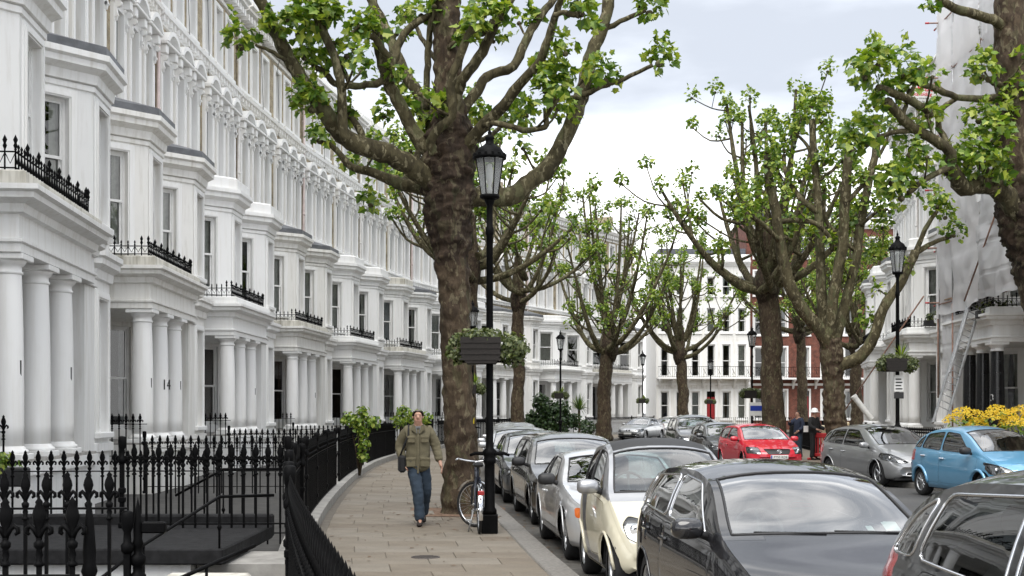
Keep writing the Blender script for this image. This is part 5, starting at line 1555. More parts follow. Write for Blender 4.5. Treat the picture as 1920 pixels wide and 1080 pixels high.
    if not b['front_lights']: b['front_lights'] = [('headlight', [(.46, tp(.1)-.16), (W2-.03, tp(.1)-.12), (W2-.01, tp(.4)-.05), (.50, tp(.1)-.03)], LENS)]
    if not b['rear_lights']: b['rear_lights'] = [('tail_light', [(W2-.24, .78), (W2-.02, .76), (W2-.03, 1.0), (W2-.2, 1.0)], REDLENS)]
    if not b['front_panels']: b['front_panels'] = [('grille', [(-.36, tp(.1)-.17), (.36, tp(.1)-.17), (.40, tp(.1)-.055), (-.40, tp(.1)-.055)], PLASTIC), ('air_intake', [(-.5, .27), (.5, .27), (.45, .36), (-.45, .36)], PLASTIC)]
    return Car(**b)
def place_row(root, front_d, L, W, off, label, path=KL, group='cars parked along the near kerb', turn=0, z=-.116):
    """stand a car beside the kerb path with its nose towards the camera"""
    dc = front_d + L/2*.98
    x_, h = edge_at(path, dc); n = Vector((math.cos(h), -math.sin(h), 0)); o = (.17+off+W/2)
    p = Vector((x_, dc, 0)) + n*o; root.location = (p.x, p.y, z)
    # forward (local +x) points back along the path towards the camera
    f = Vector((-math.sin(h), -math.cos(h), 0)); root.rotation_euler = (0, 0, math.atan2(f.y, f.x)+turn)
    tag(root, label, 'car', group); return root
def stand(root, pos, yaw, label, group): 
    root.location = (pos[0], pos[1], -.116); root.rotation_euler = (0,0,yaw); tag(root, label, 'car', group); return root
GL = 'cars parked along the near kerb'; GRR = 'cars parked along the far kerb'
PB = paint('paint_black', (.012,.012,.014), .0, .3); PDG = paint('paint_dark_grey', (.035,.036,.038), .5, .35); PSIL = paint('paint_silver', (.46,.47,.48), .7, .35); PWH = paint('paint_white', (.74,.74,.73), 0, .35)
PCR = paint('paint_cream', (.66,.62,.48), 0, .35); PBL = paint('paint_blue', (.12,.34,.54), .3, .35); PRED = paint('paint_red', (.52,.012,.03), 0, .3); PGR = paint('paint_grey_silver', (.36,.365,.37), .7, .35)
PNV = paint('paint_charcoal', (.05,.052,.056), .4, .35); PCELL = paint('paint_cell_silver', (.36,.365,.38), .7, .4); PSW = paint('paint_pale_silver', (.60,.61,.62), .45, .35)
PTAN = paint('paint_dark_bronze', (.06,.056,.05), .4, .35)
# 0 charcoal compact people carrier, cut off by the right picture edge
ck = spec('hatch', L=4.05, W=1.70, H=1.60, cowl=.95, header=1.75, rtop=3.45, rbase=3.93, fw=.80, rw=3.32, paint=PDG, trim=CHROME, tumble=.27,
   top_p=[(0,.55),(.05,.72),(.3,.88),(.95,1.08),(1.75,1.50),(2.4,1.60),(3.0,1.58),(3.45,1.48),(3.93,1.04),(4.0,.9),(4.05,.62)],
   belt_p=[(0,.54),(.3,.80),(.95,.96),(2.4,1.0),(3.5,1.06),(3.93,1.0),(4.05,.6)], plate_z=.45,
   rear_lights=[('tail_light', [(.60,.72),(.84,.70),(.82,1.12),(.70,1.12)], REDLENS)])
place_row(build_car(ck), 3.15, 4.05, 1.70, .46, 'charcoal compact car cut off by the bottom right corner, chrome strip round its side windows')
# 1 glossy black hatchback
ca = spec('hatch', L=4.2, permits=[(.46,.10,.12),(.44,.10,.11),(.30,.05,.06)], trim=CHROME, paint=PB, mirror_mat=PB, spokes=7)
place_row(build_car(ca), 7.7, 4.2, 1.76, .14, 'glossy black hatchback with chrome window lines in the foreground, trees mirrored on its bonnet')
# 2 tiny two-seater, cream with a silver frame and black roof
def smart_paint(c, f, L):
    m = f.calc_center_median(); x_ = L/2-m.x; j = f.layers if False else 0
    z = m.z
    b = c.belt(x_)
    if z > 1.40 and abs(m.y) < .50 and c.header+.06 < x_ < c.rtop: return 2
    if z > b-.005 and x_ > c.cowl-.02: return 1
    if c.cowl-.18 < x_ <= c.cowl and z > .93: return 1
    return 0
csm = spec('hatch', L=2.5, W=1.51, H=1.55, cowl=.66, header=1.28, rtop=2.05, rbase=2.40, fw=.47, rw=2.16, bowf=.12, wheel=.285, clear=.2, paint=PCR, paint_mats=[PCR, PCELL, PLASTIC], paint_fn=smart_paint, mirror_mat=PCELL, bonnet=False, tumble=.22,
   top_p=[(0,.42),(.03,.56),(.10,.68),(.28,.83),(.66,1.0),(1.28,1.46),(1.62,1.55),(2.05,1.50),(2.40,.98),(2.46,.85),(2.5,.6)],
   belt_p=[(0,.41),(.1,.62),(.3,.78),(.66,.93),(1.3,.99),(2.1,1.03),(2.4,.97),(2.5,.6)],
   side_windows=[[(.98,1.02),(1.66,1.04),(1.62,1.43),(1.33,1.39)], [(1.72,1.05),(2.06,1.06),(1.98,1.34),(1.70,1.43)]],
   doors=[[(.82,.36),(1.42,.33),(1.68,.62),(1.72,.985),(.76,.90)]], plan=[(0,.76),(.04,.88),(.13,.965),(.35,1.0),(.7,1.0),(2.0,1.0),(2.3,.96),(2.44,.86),(2.5,.74)], handle=False,
   side_panels=[('frame_band', [(1.70,.99),(1.44,.31),(1.72,.31),(2.02,1.0)], PCELL), ('sill_band', [(.80,.34),(.80,.24),(1.72,.24),(1.72,.32)], PCELL)],
   front_lights=[('headlight', [(.36,.60),(.50,.55),(.60,.60),(.63,.72),(.56,.80),(.44,.77)], LENS)],
   front_panels=[('air_intake', [(-.42,.34),(.42,.34),(.38,.44),(-.38,.44)], PLASTIC)], spokes=6, lip=.018, plate_z=.36)
place_row(build_car(csm), 12.35, 2.5, 1.51, .14, 'tiny cream two-seater with silver frame and black roof panel')
# 3 pale silver coupe with amber corner lamps
cm_ = spec('sedan', L=4.4, W=1.72, H=1.33, cowl=1.32, header=1.98, rtop=2.95, rbase=3.65, fw=.85, rw=3.4, paint=PSW, mirror_mat=PLASTIC, trim=PLASTIC, tumble=.30,
   top_p=[(0,.50),(.03,.62),(.08,.70),(.2,.74),(.5,.80),(1.32,.93),(1.98,1.27),(2.4,1.33),(2.95,1.29),(3.65,.96),(4.3,.93),(4.37,.8),(4.4,.55)],
   belt_p=[(0,.49),(.15,.68),(.5,.75),(1.32,.86),(3.6,.90),(4.3,.86),(4.4,.55)],
   side_windows=[[(1.74,.90),(2.72,.91),(2.72,1.22),(2.16,1.20)], [(2.80,.92),(3.28,.93),(2.98,1.18),(2.80,1.21)]],
   doors=[[(1.42,.34),(2.6,.34),(2.74,.55),(2.76,.865),(1.40,.84)]],
   front_lights=[('headlight', [(.24,.56),(.49,.56),(.49,.68),(.24,.68)], LENS), ('corner_lamp', [(.50,.56),(.76,.56),(.76,.68),(.50,.68)], AMBER)],
   front_panels=[('grille', [(-.3,.58),(.3,.58),(.3,.66),(-.3,.66)], PLASTIC), ('air_intake', [(-.45,.26),(.45,.26),(.40,.36),(-.40,.36)], PLASTIC)], spokes=8)
place_row(build_car(cm_), 15.05, 4.4, 1.72, .12, 'pale silver coupe with an amber corner lamp and black wing mirrors')
place_row(build_car(spec('estate', paint=PTAN, mirror_mat=PLASTIC, spokes=7)), 19.9, 4.6, 1.78, .22, 'dark estate car parked behind the pale silver coupe')
place_row(build_car(spec('sedan', paint=PNV, H=1.43)), 24.9, 4.6, 1.78, .22, 'dark grey saloon with grey mirrors behind the dark estate, beside the lamp post')
place_row(build_car(spec('hatch', paint=PSIL)), 30.0, 4.25, 1.76, .22, 'silver hatchback seen past the lamp post behind the dark saloon')
sed2 = spec('sedan', paint=PSIL); place_row(build_car(sed2), 35.2, 4.6, 1.78, .3, 'silver saloon, second from the far end of the near row')
place_row(build_car(spec('estate', paint=PGR)), 40.4, 4.6, 1.78, .4, 'grey estate car at the far end of the near row')
# far side row
cr_ = spec('hatch', L=4.15, W=1.71, paint=PRED, plate_text='FT53 KDE', trim=PLASTIC, plate_z=.50,
   front_lights=[('headlight', [(.50,.58),(.82,.60),(.80,.78),(.52,.77)], LENS)], front_panels=[('grille', [(-.30,.58),(.30,.58),(.40,.72),(-.40,.72)], PLASTIC), ('air_intake', [(-.5,.27),(.5,.27),(.45,.36),(-.45,.36)], PLASTIC)], grille_trim=PLASTIC)
rc = stand(build_car(cr_), (7.55, 39.2), R(-90)+.10, 'bright red hatchback with a white number plate facing the camera', GRR)
em = MB(); 
for a_, b_, z_ in ((.075,.048,0),(.028,.048,0),(.05,.02,.022)):
    em.tube([(.0, a_*math.cos(2*math.pi*k/20), z_+b_*math.sin(2*math.pi*k/20)) for k in range(21)], .007, 5, 0, False)
e_ = em.build('emblem', CHROME, rc); e_.location = (4.15/2-.0, 0, .655)
c3 = spec('hatch', L=4.2, W=1.76, H=1.51, cowl=.95, header=2.0, paint=PGR, rtop=3.65, rbase=4.1,
   top_p=[(0,.50),(.04,.62),(.12,.70),(.35,.81),(.95,1.02),(2.0,1.46),(2.5,1.51),(3.1,1.49),(3.65,1.38),(4.1,1.0),(4.17,.88),(4.2,.6)],
   front_lights=[('headlight', [(.42,.60),(.60,.58),(.86,.66),(.84,.82),(.70,.80)], LENS)], lip=.014)
stand(build_car(c3), (9.45, 32.6), R(-90)+.22, 'grey metallic hatchback between the red car and the blue car', GRR)
c4 = spec('hatch', L=3.85, W=1.67, H=1.53, cowl=.82, header=1.72, rtop=3.25, rbase=3.72, fw=.76, rw=3.2, wheel=.30, paint=PBL, mirror_mat=PLASTIC, handle_mat=CHROME, trim=PLASTIC, tumble=.26, spokes=12, lip=.035, lip_mat=PBL,
   top_p=[(0,.48),(.05,.64),(.15,.74),(.35,.85),(.82,1.02),(1.72,1.46),(2.25,1.53),(2.75,1.51),(3.25,1.36),(3.72,1.0),(3.8,.86),(3.85,.6)],
   belt_p=[(0,.47),(.3,.74),(.82,.93),(2.2,.97),(3.3,1.02),(3.72,.97),(3.85,.6)], side_panels=[('rubbing_strip', [(.95,.50),(2.85,.52),(2.85,.56),(.95,.54)], PBL)])
stand(build_car(c4), (9.95, 26.9), R(-90)+.20, 'light blue round-roofed hatchback with black mirrors beside the yellow shrub', GRR)
stand(build_car(spec('hatch', paint=PNV, H=1.43)), (7.35, 44.6), R(-90)+.06, 'dark small car squeezed behind the red hatchback', GRR)
stand(build_car(spec('suv', paint=PTAN)), (7.15, 50.4), R(-90)+.0, 'dark tall off-road car at the back of the far row', GRR)
stand(build_car(spec('estate', paint=PSIL)), (8.6, 57.5), R(-90)-.1, 'pale estate car behind the dark off-road car', GRR)
# distant cars at the bend
GB = 'cars parked at the far bend'
stand(build_car(spec('sedan', paint=PSIL, front_panels=[('grille', [(-.16,.56),(-.02,.56),(-.02,.66),(-.16,.66)], PLASTIC), ('grille', [(.02,.56),(.16,.56),(.16,.66),(.02,.66)], PLASTIC), ('air_intake', [(-.7,.28),(.7,.28),(.68,.40),(-.68,.40)], PLASTIC)])), (8.3, 82.0), R(-118), 'silver saloon with twin grilles at the bend beside the kerbside tree', GB)
stand(build_car(spec('hatch', paint=PWH, H=1.5)), (10.75, 88.0), R(-124), 'white hatchback parked behind the silver saloon at the bend', GB)
stand(build_car(spec('hatch', paint=PSW, H=1.52)), (13.2, 94.0), R(-126), 'pale silver hatchback, last of the cars at the bend', GB)
# ================================================================ FAR BUILDINGS
def front_block(name, x0, x1, Y, rot, floors, ztop, mats, label, pitch, ww, balcony_z, doors=(), gables=(), proud=True):
    """flat fronted block facing the camera; floors: list of (z, h)"""
    wm, trimm = mats; W = x1-x0; root = empty(name, (x0, Y, 0), R(-90)+rot, label, 'building')
    n = int(W//pitch); us = [(W-n*pitch)/2 + pitch*(k+.5) for k in range(n)]
    hb = HB(1); holes = []
    for fi, (z, h) in enumerate(floors):
        for k, u in enumerate(us):
            holes.append((u-ww/2, u+ww/2, (.15 if (fi == 0 and k in doors) else z), z+h))
    hb.wall((0,0), (W,0), -.1, ztop, holes, 0, 1, .2); hb.boxu(0, W, -9, -1.3, -.1, ztop-.05)
    hb.wall((-.012,-9), (-.012,0), -.1, ztop, [], 0, 1); hb.wall((W+.012,0), (W+.012,-9), -.1, ztop, [], 0, 1)
    hb.build('wall', [wm, ROOM], root)
    for fi, (z, h) in enumerate(floors):
        for k, u in enumerate(us):
            if fi == 0 and k in doors:
                d = HB(1); d.boxu(u-ww/2, u+ww/2, -.2, -.14, .15, z+h-.5); d.boxu(u-ww*.3, u+ww*.3, -.14, -.12, .4, 1.1); d.boxu(u-ww*.3, u+ww*.3, -.14, -.12, 1.3, 2.2); d.build('door', REDP, root)
                d = HB(1); d.quad(d.p(u-ww/2,-.15,z+h-.45), d.p(u+ww/2,-.15,z+h-.45), d.p(u+ww/2,-.15,z+h-.03), d.p(u-ww/2,-.15,z+h-.03)); d.build('fanlight', GLASS, root)
            else: put_window(root, 1, u, 0, z, (1,0), ww, h, .14)
            if proud: put_surround(root, 1, u, 0, z if not (fi == 0 and k in doors) else z, (1,0), 'plain', ww, h)
    for nm, prof in (('cornice', CORN(ztop-.75, ztop-.3, .45)), ('string_course', [(0,balcony_z-.7),(.08,balcony_z-.68),(.08,balcony_z-.5),(0,balcony_z-.48)]), ('parapet', [(.1,ztop-.3),(.1,ztop+.3),(-.3,ztop+.32),(-.3,ztop-.4)])):
        hb = HB(1); hb.mould([(0,0),(W,0)], prof); hb.build(nm, [trimm], root)
    b = HB(1); b.boxu(.05, W-.05, 0, 1.15, balcony_z-.16, balcony_z); bo = b.build('balcony', trimm, root)
    for k in range(n+1):
        u = min(max(us[0]-pitch/2+k*pitch, .3), W-.3); b = HB(1)
        b.prism([(0,balcony_z-.16),(1.0,balcony_z-.16),(.95,balcony_z-.3),(.45,balcony_z-.42),(.2,balcony_z-.8),(0,balcony_z-1.0)], u-.09, u+.09, 'y'); b.build('bracket', WHITEP, bo)
    rr = HB(1)
    for zz in (.08, .95): rr.tube([(1.1, .05, balcony_z+zz), (1.1, W-.05, balcony_z+zz)], .025, 4)
    m = int(W/.16)
    for k in range(m+1):
        u = .05+(W-.1)*k/m; rr.cyl((1.1,u,balcony_z), (1.1,u,balcony_z+.95), .013, n=4)
        if k % 4 == 2: rr.tube([(1.1,u-.12,balcony_z+.2),(1.1,u,balcony_z+.55),(1.1,u+.12,balcony_z+.2),(1.1,u,balcony_z+.45),(1.1,u-.12,balcony_z+.75)], .018, 3)
    tag(rr.build('balcony_railing', IRON, root), kind='stuff')
    rf = HB(1); rf.boxu(.3, W-.3, -8.5, -.6, ztop-.1, ztop+.9); rf.build('roof', SLATE, root)
    
    return root
front_block('flat_fronted_block', 12.9, 21.3, 114.5, 0, [(.95,2.5),(4.75,2.9),(8.7,2.2),(12.0,1.7)], 15.4, (ST3, ST1), 'white flat fronted block with a long black balcony and a red door, closing the street', 1.38, .74, 4.7, doors=(3,))
rb = front_block('red_brick_mansion', 21.35, 38, 116.5, 0, [(.95,2.6),(4.75,2.7),(8.6,2.4),(12.2,2.2),(15.6,1.8)], 19.0, (REDBRICK, WHITEP), 'red brick mansion block with white brackets under a black balcony, behind the trees', 2.05, .86, 4.7, doors=(2, 5))
# ================================================================ STREET LAMPS
def make_lamp():
    root = empty('street_lamp'); s = MB()
    s.bbox(-.115,.115,-.115,.115,0,.27,.012); s.build('plinth', IRON, root)
    s = MB(); s.lathe([(.10,.27),(.10,.33),(.075,.37),(.07,.9),(.072,.98),(.09,1.0),(.09,1.05),(.075,1.07),(.10,1.12),(.10,1.16),(.06,1.2),(.052,1.3),(.05,2.6),(.046,4.2),(.06,4.22),(.06,4.3),(.045,4.33),(.042,4.62),(.07,4.68),(.075,4.72)], n=16)
    s.tube([(-.28,0,1.1),(-.2,0,1.13),(0,0,1.12),(.2,0,1.13),(.28,0,1.1)], [.02,.026,.03,.026,.02], 6)
    s.build('column', IRON, root)
    lan = MB(); n = 8
    zb, zt, rb_, rt = 4.76, 5.27, .125, .205
    lan.lathe([(.11,4.71),(.14,4.73),(.14,4.77),(.11,4.775)], n=16)
    for k in range(n):
        a = 2*math.pi*(k+.5)/n; c_, s_ = math.cos(a), math.sin(a); lan.cyl((rb_*c_, rb_*s_, zb), (rt*c_, rt*s_, zt), .008, n=4)
    lo = lan.build('lantern', IRON, root)
    for k in range(n):
        a, b = 2*math.pi*(k-.5)/n, 2*math.pi*(k+.5)/n; q = MB(); 
        q.quad((rb_*math.cos(a), rb_*math.sin(a), zb), (rb_*math.cos(b), rb_*math.sin(b), zb), (rt*math.cos(b), rt*math.sin(b), zt), (rt*math.cos(a), rt*math.sin(a), zt))
        q.build('pane', LAMPGLASS, lo)
    q = MB(); q.lathe([(.03,4.77),(.035,4.85),(.02,4.9),(.045,4.98),(.05,5.12),(.03,5.2),(0,5.22)], n=10); q.build('lamp_bulb', BONE, lo)
    cap = MB(); cap.lathe([(.205,5.27),(.235,5.275),(.24,5.31),(.21,5.33),(.20,5.37),(.16,5.43),(.09,5.47),(.06,5.50),(.055,5.55),(.075,5.57),(.05,5.6),(.022,5.62),(.03,5.65),(.012,5.69),(0,5.76)], n=20)
    for k in range(14):
        a = 2*math.pi*k/14; cap.bbox(-.016,.016,-.02,.02,0,.05,.008,0,Matrix.Translation((.225*math.cos(a), .225*math.sin(a), 5.30)) @ Matrix.Rotation(a,4,'Z'))
    cap.build('lantern_cap', IRON, root); return root
LAMP = make_lamp()
lamps = [(-.315, 18.05, 1.0, 'near street lamp with a hanging trough, standing beside the bicycle'), (-1.42, 46, 1.0, 'street lamp with a yellow band, just right of the big trunk'),
         (2.5, 66, 1.03, 'street lamp in front of the terrace between the dark shrub and the palm'), (9.1, 89, 1.06, 'street lamp at the bend above the silver saloon'),
         (15.2, 98, 1.03, 'street lamp in front of the flat fronted block with the red door'), (11.25, 60, 1.0, 'street lamp beside the stout burred tree behind the red car'),
         (10.24, 34, 1.135, 'tall street lamp in front of the right-hand terrace carrying a parking sign')]
def ivy(root, c, r, n, size, rng, mat=None, sq=(1,1,1), nm='foliage'):
    L_ = []
    for k in range(n):
        d = rnd_dir(rng); p = Vector(c) + Vector((d.x*r*sq[0], d.y*r*sq[1], d.z*r*sq[2]))*rng.uniform(.55,1.05)
        L_.append((p, (d+rnd_dir(rng)*.8+Vector((0,0,.4))).normalized(), rnd_dir(rng)-Vector((0,0,.3)), size*rng.uniform(.6,1.2)))
    s = MB()
    for p, nn, up, sz in L_: leaf_shape(s, p, nn, up, sz, 0, False)
    return tag(s.build(nm, mat or LEAFI, root), kind='stuff')
def spikes(root, c, n, L, rng, mat, nm='spiky_leaf', w=.02, up=.4):
    s = MB()
    for k in range(n):
        a = rng.random()*6.28; el = rng.uniform(up, 1.45); d = Vector((math.cos(a)*math.cos(el), math.sin(a)*math.cos(el), math.sin(el))); t = Vector((-math.sin(a), math.cos(a), 0))
        l = L*rng.uniform(.7,1.1); m_ = Vector(c)+d*l*.55; e_ = Vector(c)+d*l - Vector((0,0,l*.22*(1.4-el)))
        i = s.vs([Vector(c)-t*w, Vector(c)+t*w, m_+t*w, m_-t*w, e_]); s.face((i,i+1,i+2,i+3)); s.face((i+3,i+2,i+4))
    return tag(s.build(nm, mat, root), kind='stuff')
rng = random.Random(31)
def basket(x, y, z, lab, k=1.0, both=True, red=False):
    root = empty('hanging_basket', (x, y, z), 0, lab, 'hanging basket', 'hanging baskets on the lamp posts'); s = MB()
    prof = [(-.40*k,.17*k),(.16*k,.17*k),(.15*k,-.10*k),(.08*k,-.19*k),(-.32*k,-.19*k),(-.39*k,-.10*k)]
    s.prism(prof, -.30*k-.06, -.06, 'y'); s.prism(prof, .06, .28*k+.06, 'y')
    for zz in (-.14,-.06,.02,.10): s.box(-.41*k,.165*k,-.31*k-.06,-.30*k-.06,zz*k-.012,zz*k+.012)
    tag(s.build('trough', plain('wicker', (.014,.011,.009), .8, .4, 30) if 'wicker' not in MATS else MATS['wicker'], root), kind='stuff'); s = MB(); s.tube([(-.5*k,0,-.16*k),(.45*k,0,-.16*k)], .016, 5); s.build('bracket', IRON, root)
    ivy(root, (-.44*k,-.05,.02*k), .20*k, int(330*k), .07, rng, sq=(.8,1.2,1)); ivy(root, (.32*k,-.05,.02*k), .25*k, int(520*k), .07, rng, sq=(.9,1.2,.95)); ivy(root, (-.12*k,-.05,.20*k), .3*k, int(420*k), .06, rng, sq=(1.3,1.1,.36))
    if red: spikes(root, (.1*k,0,.2*k), 22, .5*k, rng, REDLEAF)
    return root
for i, (x_, y_, k_, lab) in enumerate(lamps):
    o = LAMP if i == 0 else copy_tree(LAMP)
    o.location = (x_, y_, 0 if i != 3 else -.1); o.scale = (1, 1, k_); o.rotation_euler.z = .2*i; tag(o, lab, 'street lamp', 'black street lamps')
basket(-.315, 18.05, 2.58, 'long planted trough on the near lamp post beside the big trunk', 1.0)
basket(-1.42, 46, 2.5, 'small trough with red spiky leaves on the lamp post behind the big trunk', .9, red=True)
basket(2.5, 66, 2.5, 'hanging basket on the lamp between the shrub and the palm', .8, red=True)
basket(9.1, 89, 2.4, 'hanging basket on the lamp at the bend', .8, red=True)
basket(15.2, 98, 2.4, 'hanging basket on the lamp before the flat fronted block', .8)
basket(11.25, 60, 2.5, 'hanging basket on the lamp beside the stout burred tree', 1.0)
basket(10.24, 34, 2.95, 'hanging basket with red spikes on the tall right-hand lamp', .95, red=True)
yb = empty('yellow_band', (-1.42, 46, 1.25), 0, 'yellow notice wrapped round the lamp post behind the trunk', 'sign'); s = MB(); s.lathe([(.062,0),(.068,.02),(.068,.42),(.062,.44)], n=12); s.build('notice', plain('yellow_sticker', (.70,.55,.02), .5, .1, 5), yb)
ps = empty('parking_sign', (10.24, 33.88, 2.25), 0, 'small parking sign plate on the tall right-hand lamp', 'sign')
s = MB(); s.bbox(-.13,.13,-.012,.012,-.02,.42,.01); s.build('plate', BONE, ps); s = MB(); s.bbox(-.13,.13,-.013,.013,-.2,-.03,.01); s.build('lower_plate', PLASTIC, ps)
s = MB(); 
for k in range(4): s.box(-.09,.09-.03*(k%2),-.0145,-.0125,.04+k*.085,.075+k*.085)
s.build('lettering', INK, ps)
# ================================================================ BICYCLE leaning by the lamp
bk = empty('bicycle', (-.46, 17.98, 0), R(95), 'silver grey bicycle with a red rear lamp beside the near lamp post', 'bicycle')
def bike_wheel(x, turn, z=.34):
    w_ = bpy.data.objects.new('wheel', None); COL.objects.link(w_); w_.parent = bk; w_.location = (x, 0, z); w_.rotation_euler = (0, 0, turn)
    s = MB(); s.tube([(.32*math.cos(2*math.pi*k/36), 0, .32*math.sin(2*math.pi*k/36)) for k in range(37)], .021, 8, 0, False); s.build('tyre', RUBBER, w_)
    s = MB(); s.tube([(.297*math.cos(2*math.pi*k/36), 0, .297*math.sin(2*math.pi*k/36)) for k in range(37)], .010, 6, 0, False); s.cyl((0,-.05,0),(0,.05,0),.018,n=8); s.build('rim', CHROME, w_)
    s = MB()
    for k in range(28): a = 2*math.pi*k/28; s.cyl((.016*math.cos(a+.5), .03*(-1)**k, .016*math.sin(a+.5)), (.295*math.cos(a), 0, .295*math.sin(a)), .0015, n=3, cap=False)
    tag(s.build('spoke', STEEL, w_), kind='stuff'); return w_
bike_wheel(-.0, 0); fwheel = bike_wheel(1.05, R(48))
s = MB(); T = lambda *p, r=.016: s.tube(p, r, 8)
T((.0,.055,.34),(.22,.05,.62),(.30,.02,.78)); T((.0,-.055,.34),(.22,-.05,.62),(.30,-.02,.78)); T((.0,.055,.34),(.45,.03,.30)); T((.0,-.055,.34),(.45,-.03,.30))
T((.45,0,.30),(.30,0,.80),(.27,0,.92), r=.017); T((.45,0,.30),(.86,0,.72), r=.02); T((.30,0,.66),(.84,0,.84), r=.018); T((.88,0,.66),(.82,0,.93), r=.02)
T((.88,0,.66),(.95,.045,.60),(1.05,.05,.34)); T((.88,0,.66),(.95,-.045,.60),(1.05,-.05,.34)); s.build('frame', plain('bike_paint', (.03,.035,.05), .3, .2, 8), bk)
s = MB(); s.bbox(.14,.40,-.075,.075,.93,.99,.03); s.build('saddle', PLASTIC, bk)
s = MB(); s.tube([(.62,.30,1.02),(.70,.27,1.03),(.82,.16,1.0),(.82,0,.98),(.82,-.16,1.0),(.70,-.27,1.03),(.62,-.30,1.02)], .013, 7); s.cyl((.82,0,.9),(.82,0,.98),.016); s.build('handlebar', CHROME, bk)
s = MB()
for x0, tn in ((0,0),):
    a0 = [R(20+ (200-20)*k/16) for k in range(17)]; i = s.vs([(x0+.362*math.cos(a), -.028, .34+.362*math.sin(a)) for a in a0]); j = s.vs([(x0+.372*math.cos(a), 0, .34+.372*math.sin(a)) for a in a0]); k_ = s.vs([(x0+.362*math.cos(a), .028, .34+.362*math.sin(a)) for a in a0])
    for q in range(16): s.face((i+q,i+q+1,j+q+1,j+q),0,True); s.face((j+q,j+q+1,k_+q+1,k_+q),0,True)
s.build('mudguard', CHROME, bk)
s = MB(); a0 = [R(30+(170-30)*k/14) for k in range(15)]; i = s.vs([(.362*math.cos(a), -.028, .362*math.sin(a)) for a in a0]); j = s.vs([(.37*math.cos(a), .028, .37*math.sin(a)) for a in a0])
for q in range(14): s.face((i+q,i+q+1,j+q+1,j+q),0,True)
fm_ = s.build('mudguard', CHROME, fwheel)
s = MB(); s.bbox(-.41,-.375,-.045,.045,.56,.63,.012); s.build('rear_lamp', REDLENS, bk)
s = MB(); s.cyl((.45,-.07,.30),(.45,.07,.30),.02); s.tube([(.45,.07,.30),(.52,.08,.15)],.012,6); s.tube([(.45,-.07,.30),(.38,-.08,.45)],.012,6); s.bbox(.47,.57,.08,.17,.135,.16,.008); s.bbox(.33,.43,-.17,-.08,.44,.465,.008); s.lathe([(.10,-.004),(.10,.004)],(.45,0,.30),20,M=Matrix.Rotation(R(90),3,'X')); tag(s.build('crankset', STEEL, bk), kind='stuff')
s = MB(); s.tube([(.36,.06,.29),(.30,.14,.0)], .011, 6); s.build('kick_stand', STEEL, bk)
# ================================================================ PLANTS
def bush(nm, pos, clumps, size, mat, lab, stem=True, cat='shrub'):
    root = empty(nm, pos, 0, lab, cat)
    if stem:
        s = MB()
        for c, r, n in clumps: s.tube([(0,0,-.05),(c[0]*.4,c[1]*.4,c[2]*.5),(c[0],c[1],c[2])], [.03,.02,.008], 5)
        tag(s.build('stem', BARK, root), kind='stuff')
    for c, r, n in clumps: pass
    s = MB()
    for c, r, n in clumps:
        for k in range(n):
            d = rnd_dir(rng); p = Vector(c)+d*r*rng.uniform(.4,1.05); leaf_shape(s, p, (d+rnd_dir(rng)+Vector((0,0,.5))).normalized(), rnd_dir(rng)-Vector((0,0,.4)), size*rng.uniform(.6,1.2), 0, False)
    tag(s.build('foliage', mat, root), kind='stuff'); return root
bush('climbing_shrub', (-3.95, 33.2, .1), [((.1,-.1,.45),.14,50),((.12,-.1,.75),.16,70),((.08,0,1.05),.17,80),((-.05,0,1.32),.24,150),((-.3,.1,1.4),.2,90),((.3,.1,1.36),.2,80),((.1,0,1.6),.16,60)], .11, LEAF, 'yellow green climbing shrub spilling over the front railing left of the man')
bush('climbing_shrub', (-3.9, 44.5, .1), [((0,0,1.3),.28,120),((.5,.2,1.4),.3,130),((.9,.3,1.35),.25,90),((.1,0,1.62),.2,60)], .13, LEAF, 'leafy shrub over the railing directly behind the man\'s shoulder')
bush('dark_shrub', (1.95, 72, -.05), [((0,0,.8),.8,420),((.7,0,1.1),.7,380),((-.7,.2,1.3),.6,300),((.1,0,1.8),.7,360),((.9,.2,1.9),.5,220),((-.4,0,2.3),.45,180),((1.5,.3,1.2),.5,220)], .20, LEAFD, 'dense dark layered shrub in a front garden behind the second trunk')
bush('dark_shrub', (4.6, 79.5, -.05), [((0,0,.7),.6,260),((1.0,.3,.8),.5,220)], .18, LEAFD, 'low clipped dark shrub by the foot of the kerbside tree')
yu = empty('spiky_palm', (3.95, 75.5, 0), 0, 'spiky cordyline palm on a slim trunk in a front garden', 'palm'); s = MB(); s.tube([(0,0,-.1),(.03,0,.8),(.0,0,1.75)], [.09,.07,.08], 8); s.build('trunk', BARK, yu); spikes(yu, (0,0,1.75), 60, 1.1, rng, LEAFD, w=.025, up=-.1); spikes(yu, (0,0,1.8), 40, 1.0, rng, LEAF, 'young_leaf', w=.02, up=.2)
yl = empty('yellow_shrub', (11.7, 30.4, 0), 0, 'bright yellow flowering shrub behind the blue car', 'shrub')
s = MB()
for k in range(9): s.tube([(0,0,-.05),(-.9+.3*k,0,.7),(-1.5+.42*k,.05*(k%3),1.35)], [.03,.02,.01], 5)
tag(s.build('stem', BARK, yl), kind='stuff'); sL, sY = MB(), MB()
for k in range(24):
    c = Vector((-1.1+3.2*k/23, rng.uniform(-.3,.3), 1.42+.17*math.sin(k*1.3)-.10*abs(k-9)/12))
    for q in range(190):
        d = rnd_dir(rng); leaf_shape(sY, c+Vector((d.x*.26, d.y*.3, abs(d.z)*.2+.1)), (d+Vector((0,-.4,1))).normalized(), rnd_dir(rng), rng.uniform(.025,.055), 0, False)
    for q in range(34):
        d = rnd_dir(rng); leaf_shape(sL, c+Vector((d.x*.32, d.y*.36, d.z*.4-.22)), (d+Vector((0,0,.4))).normalized(), rnd_dir(rng), rng.uniform(.07,.13), 0, False)
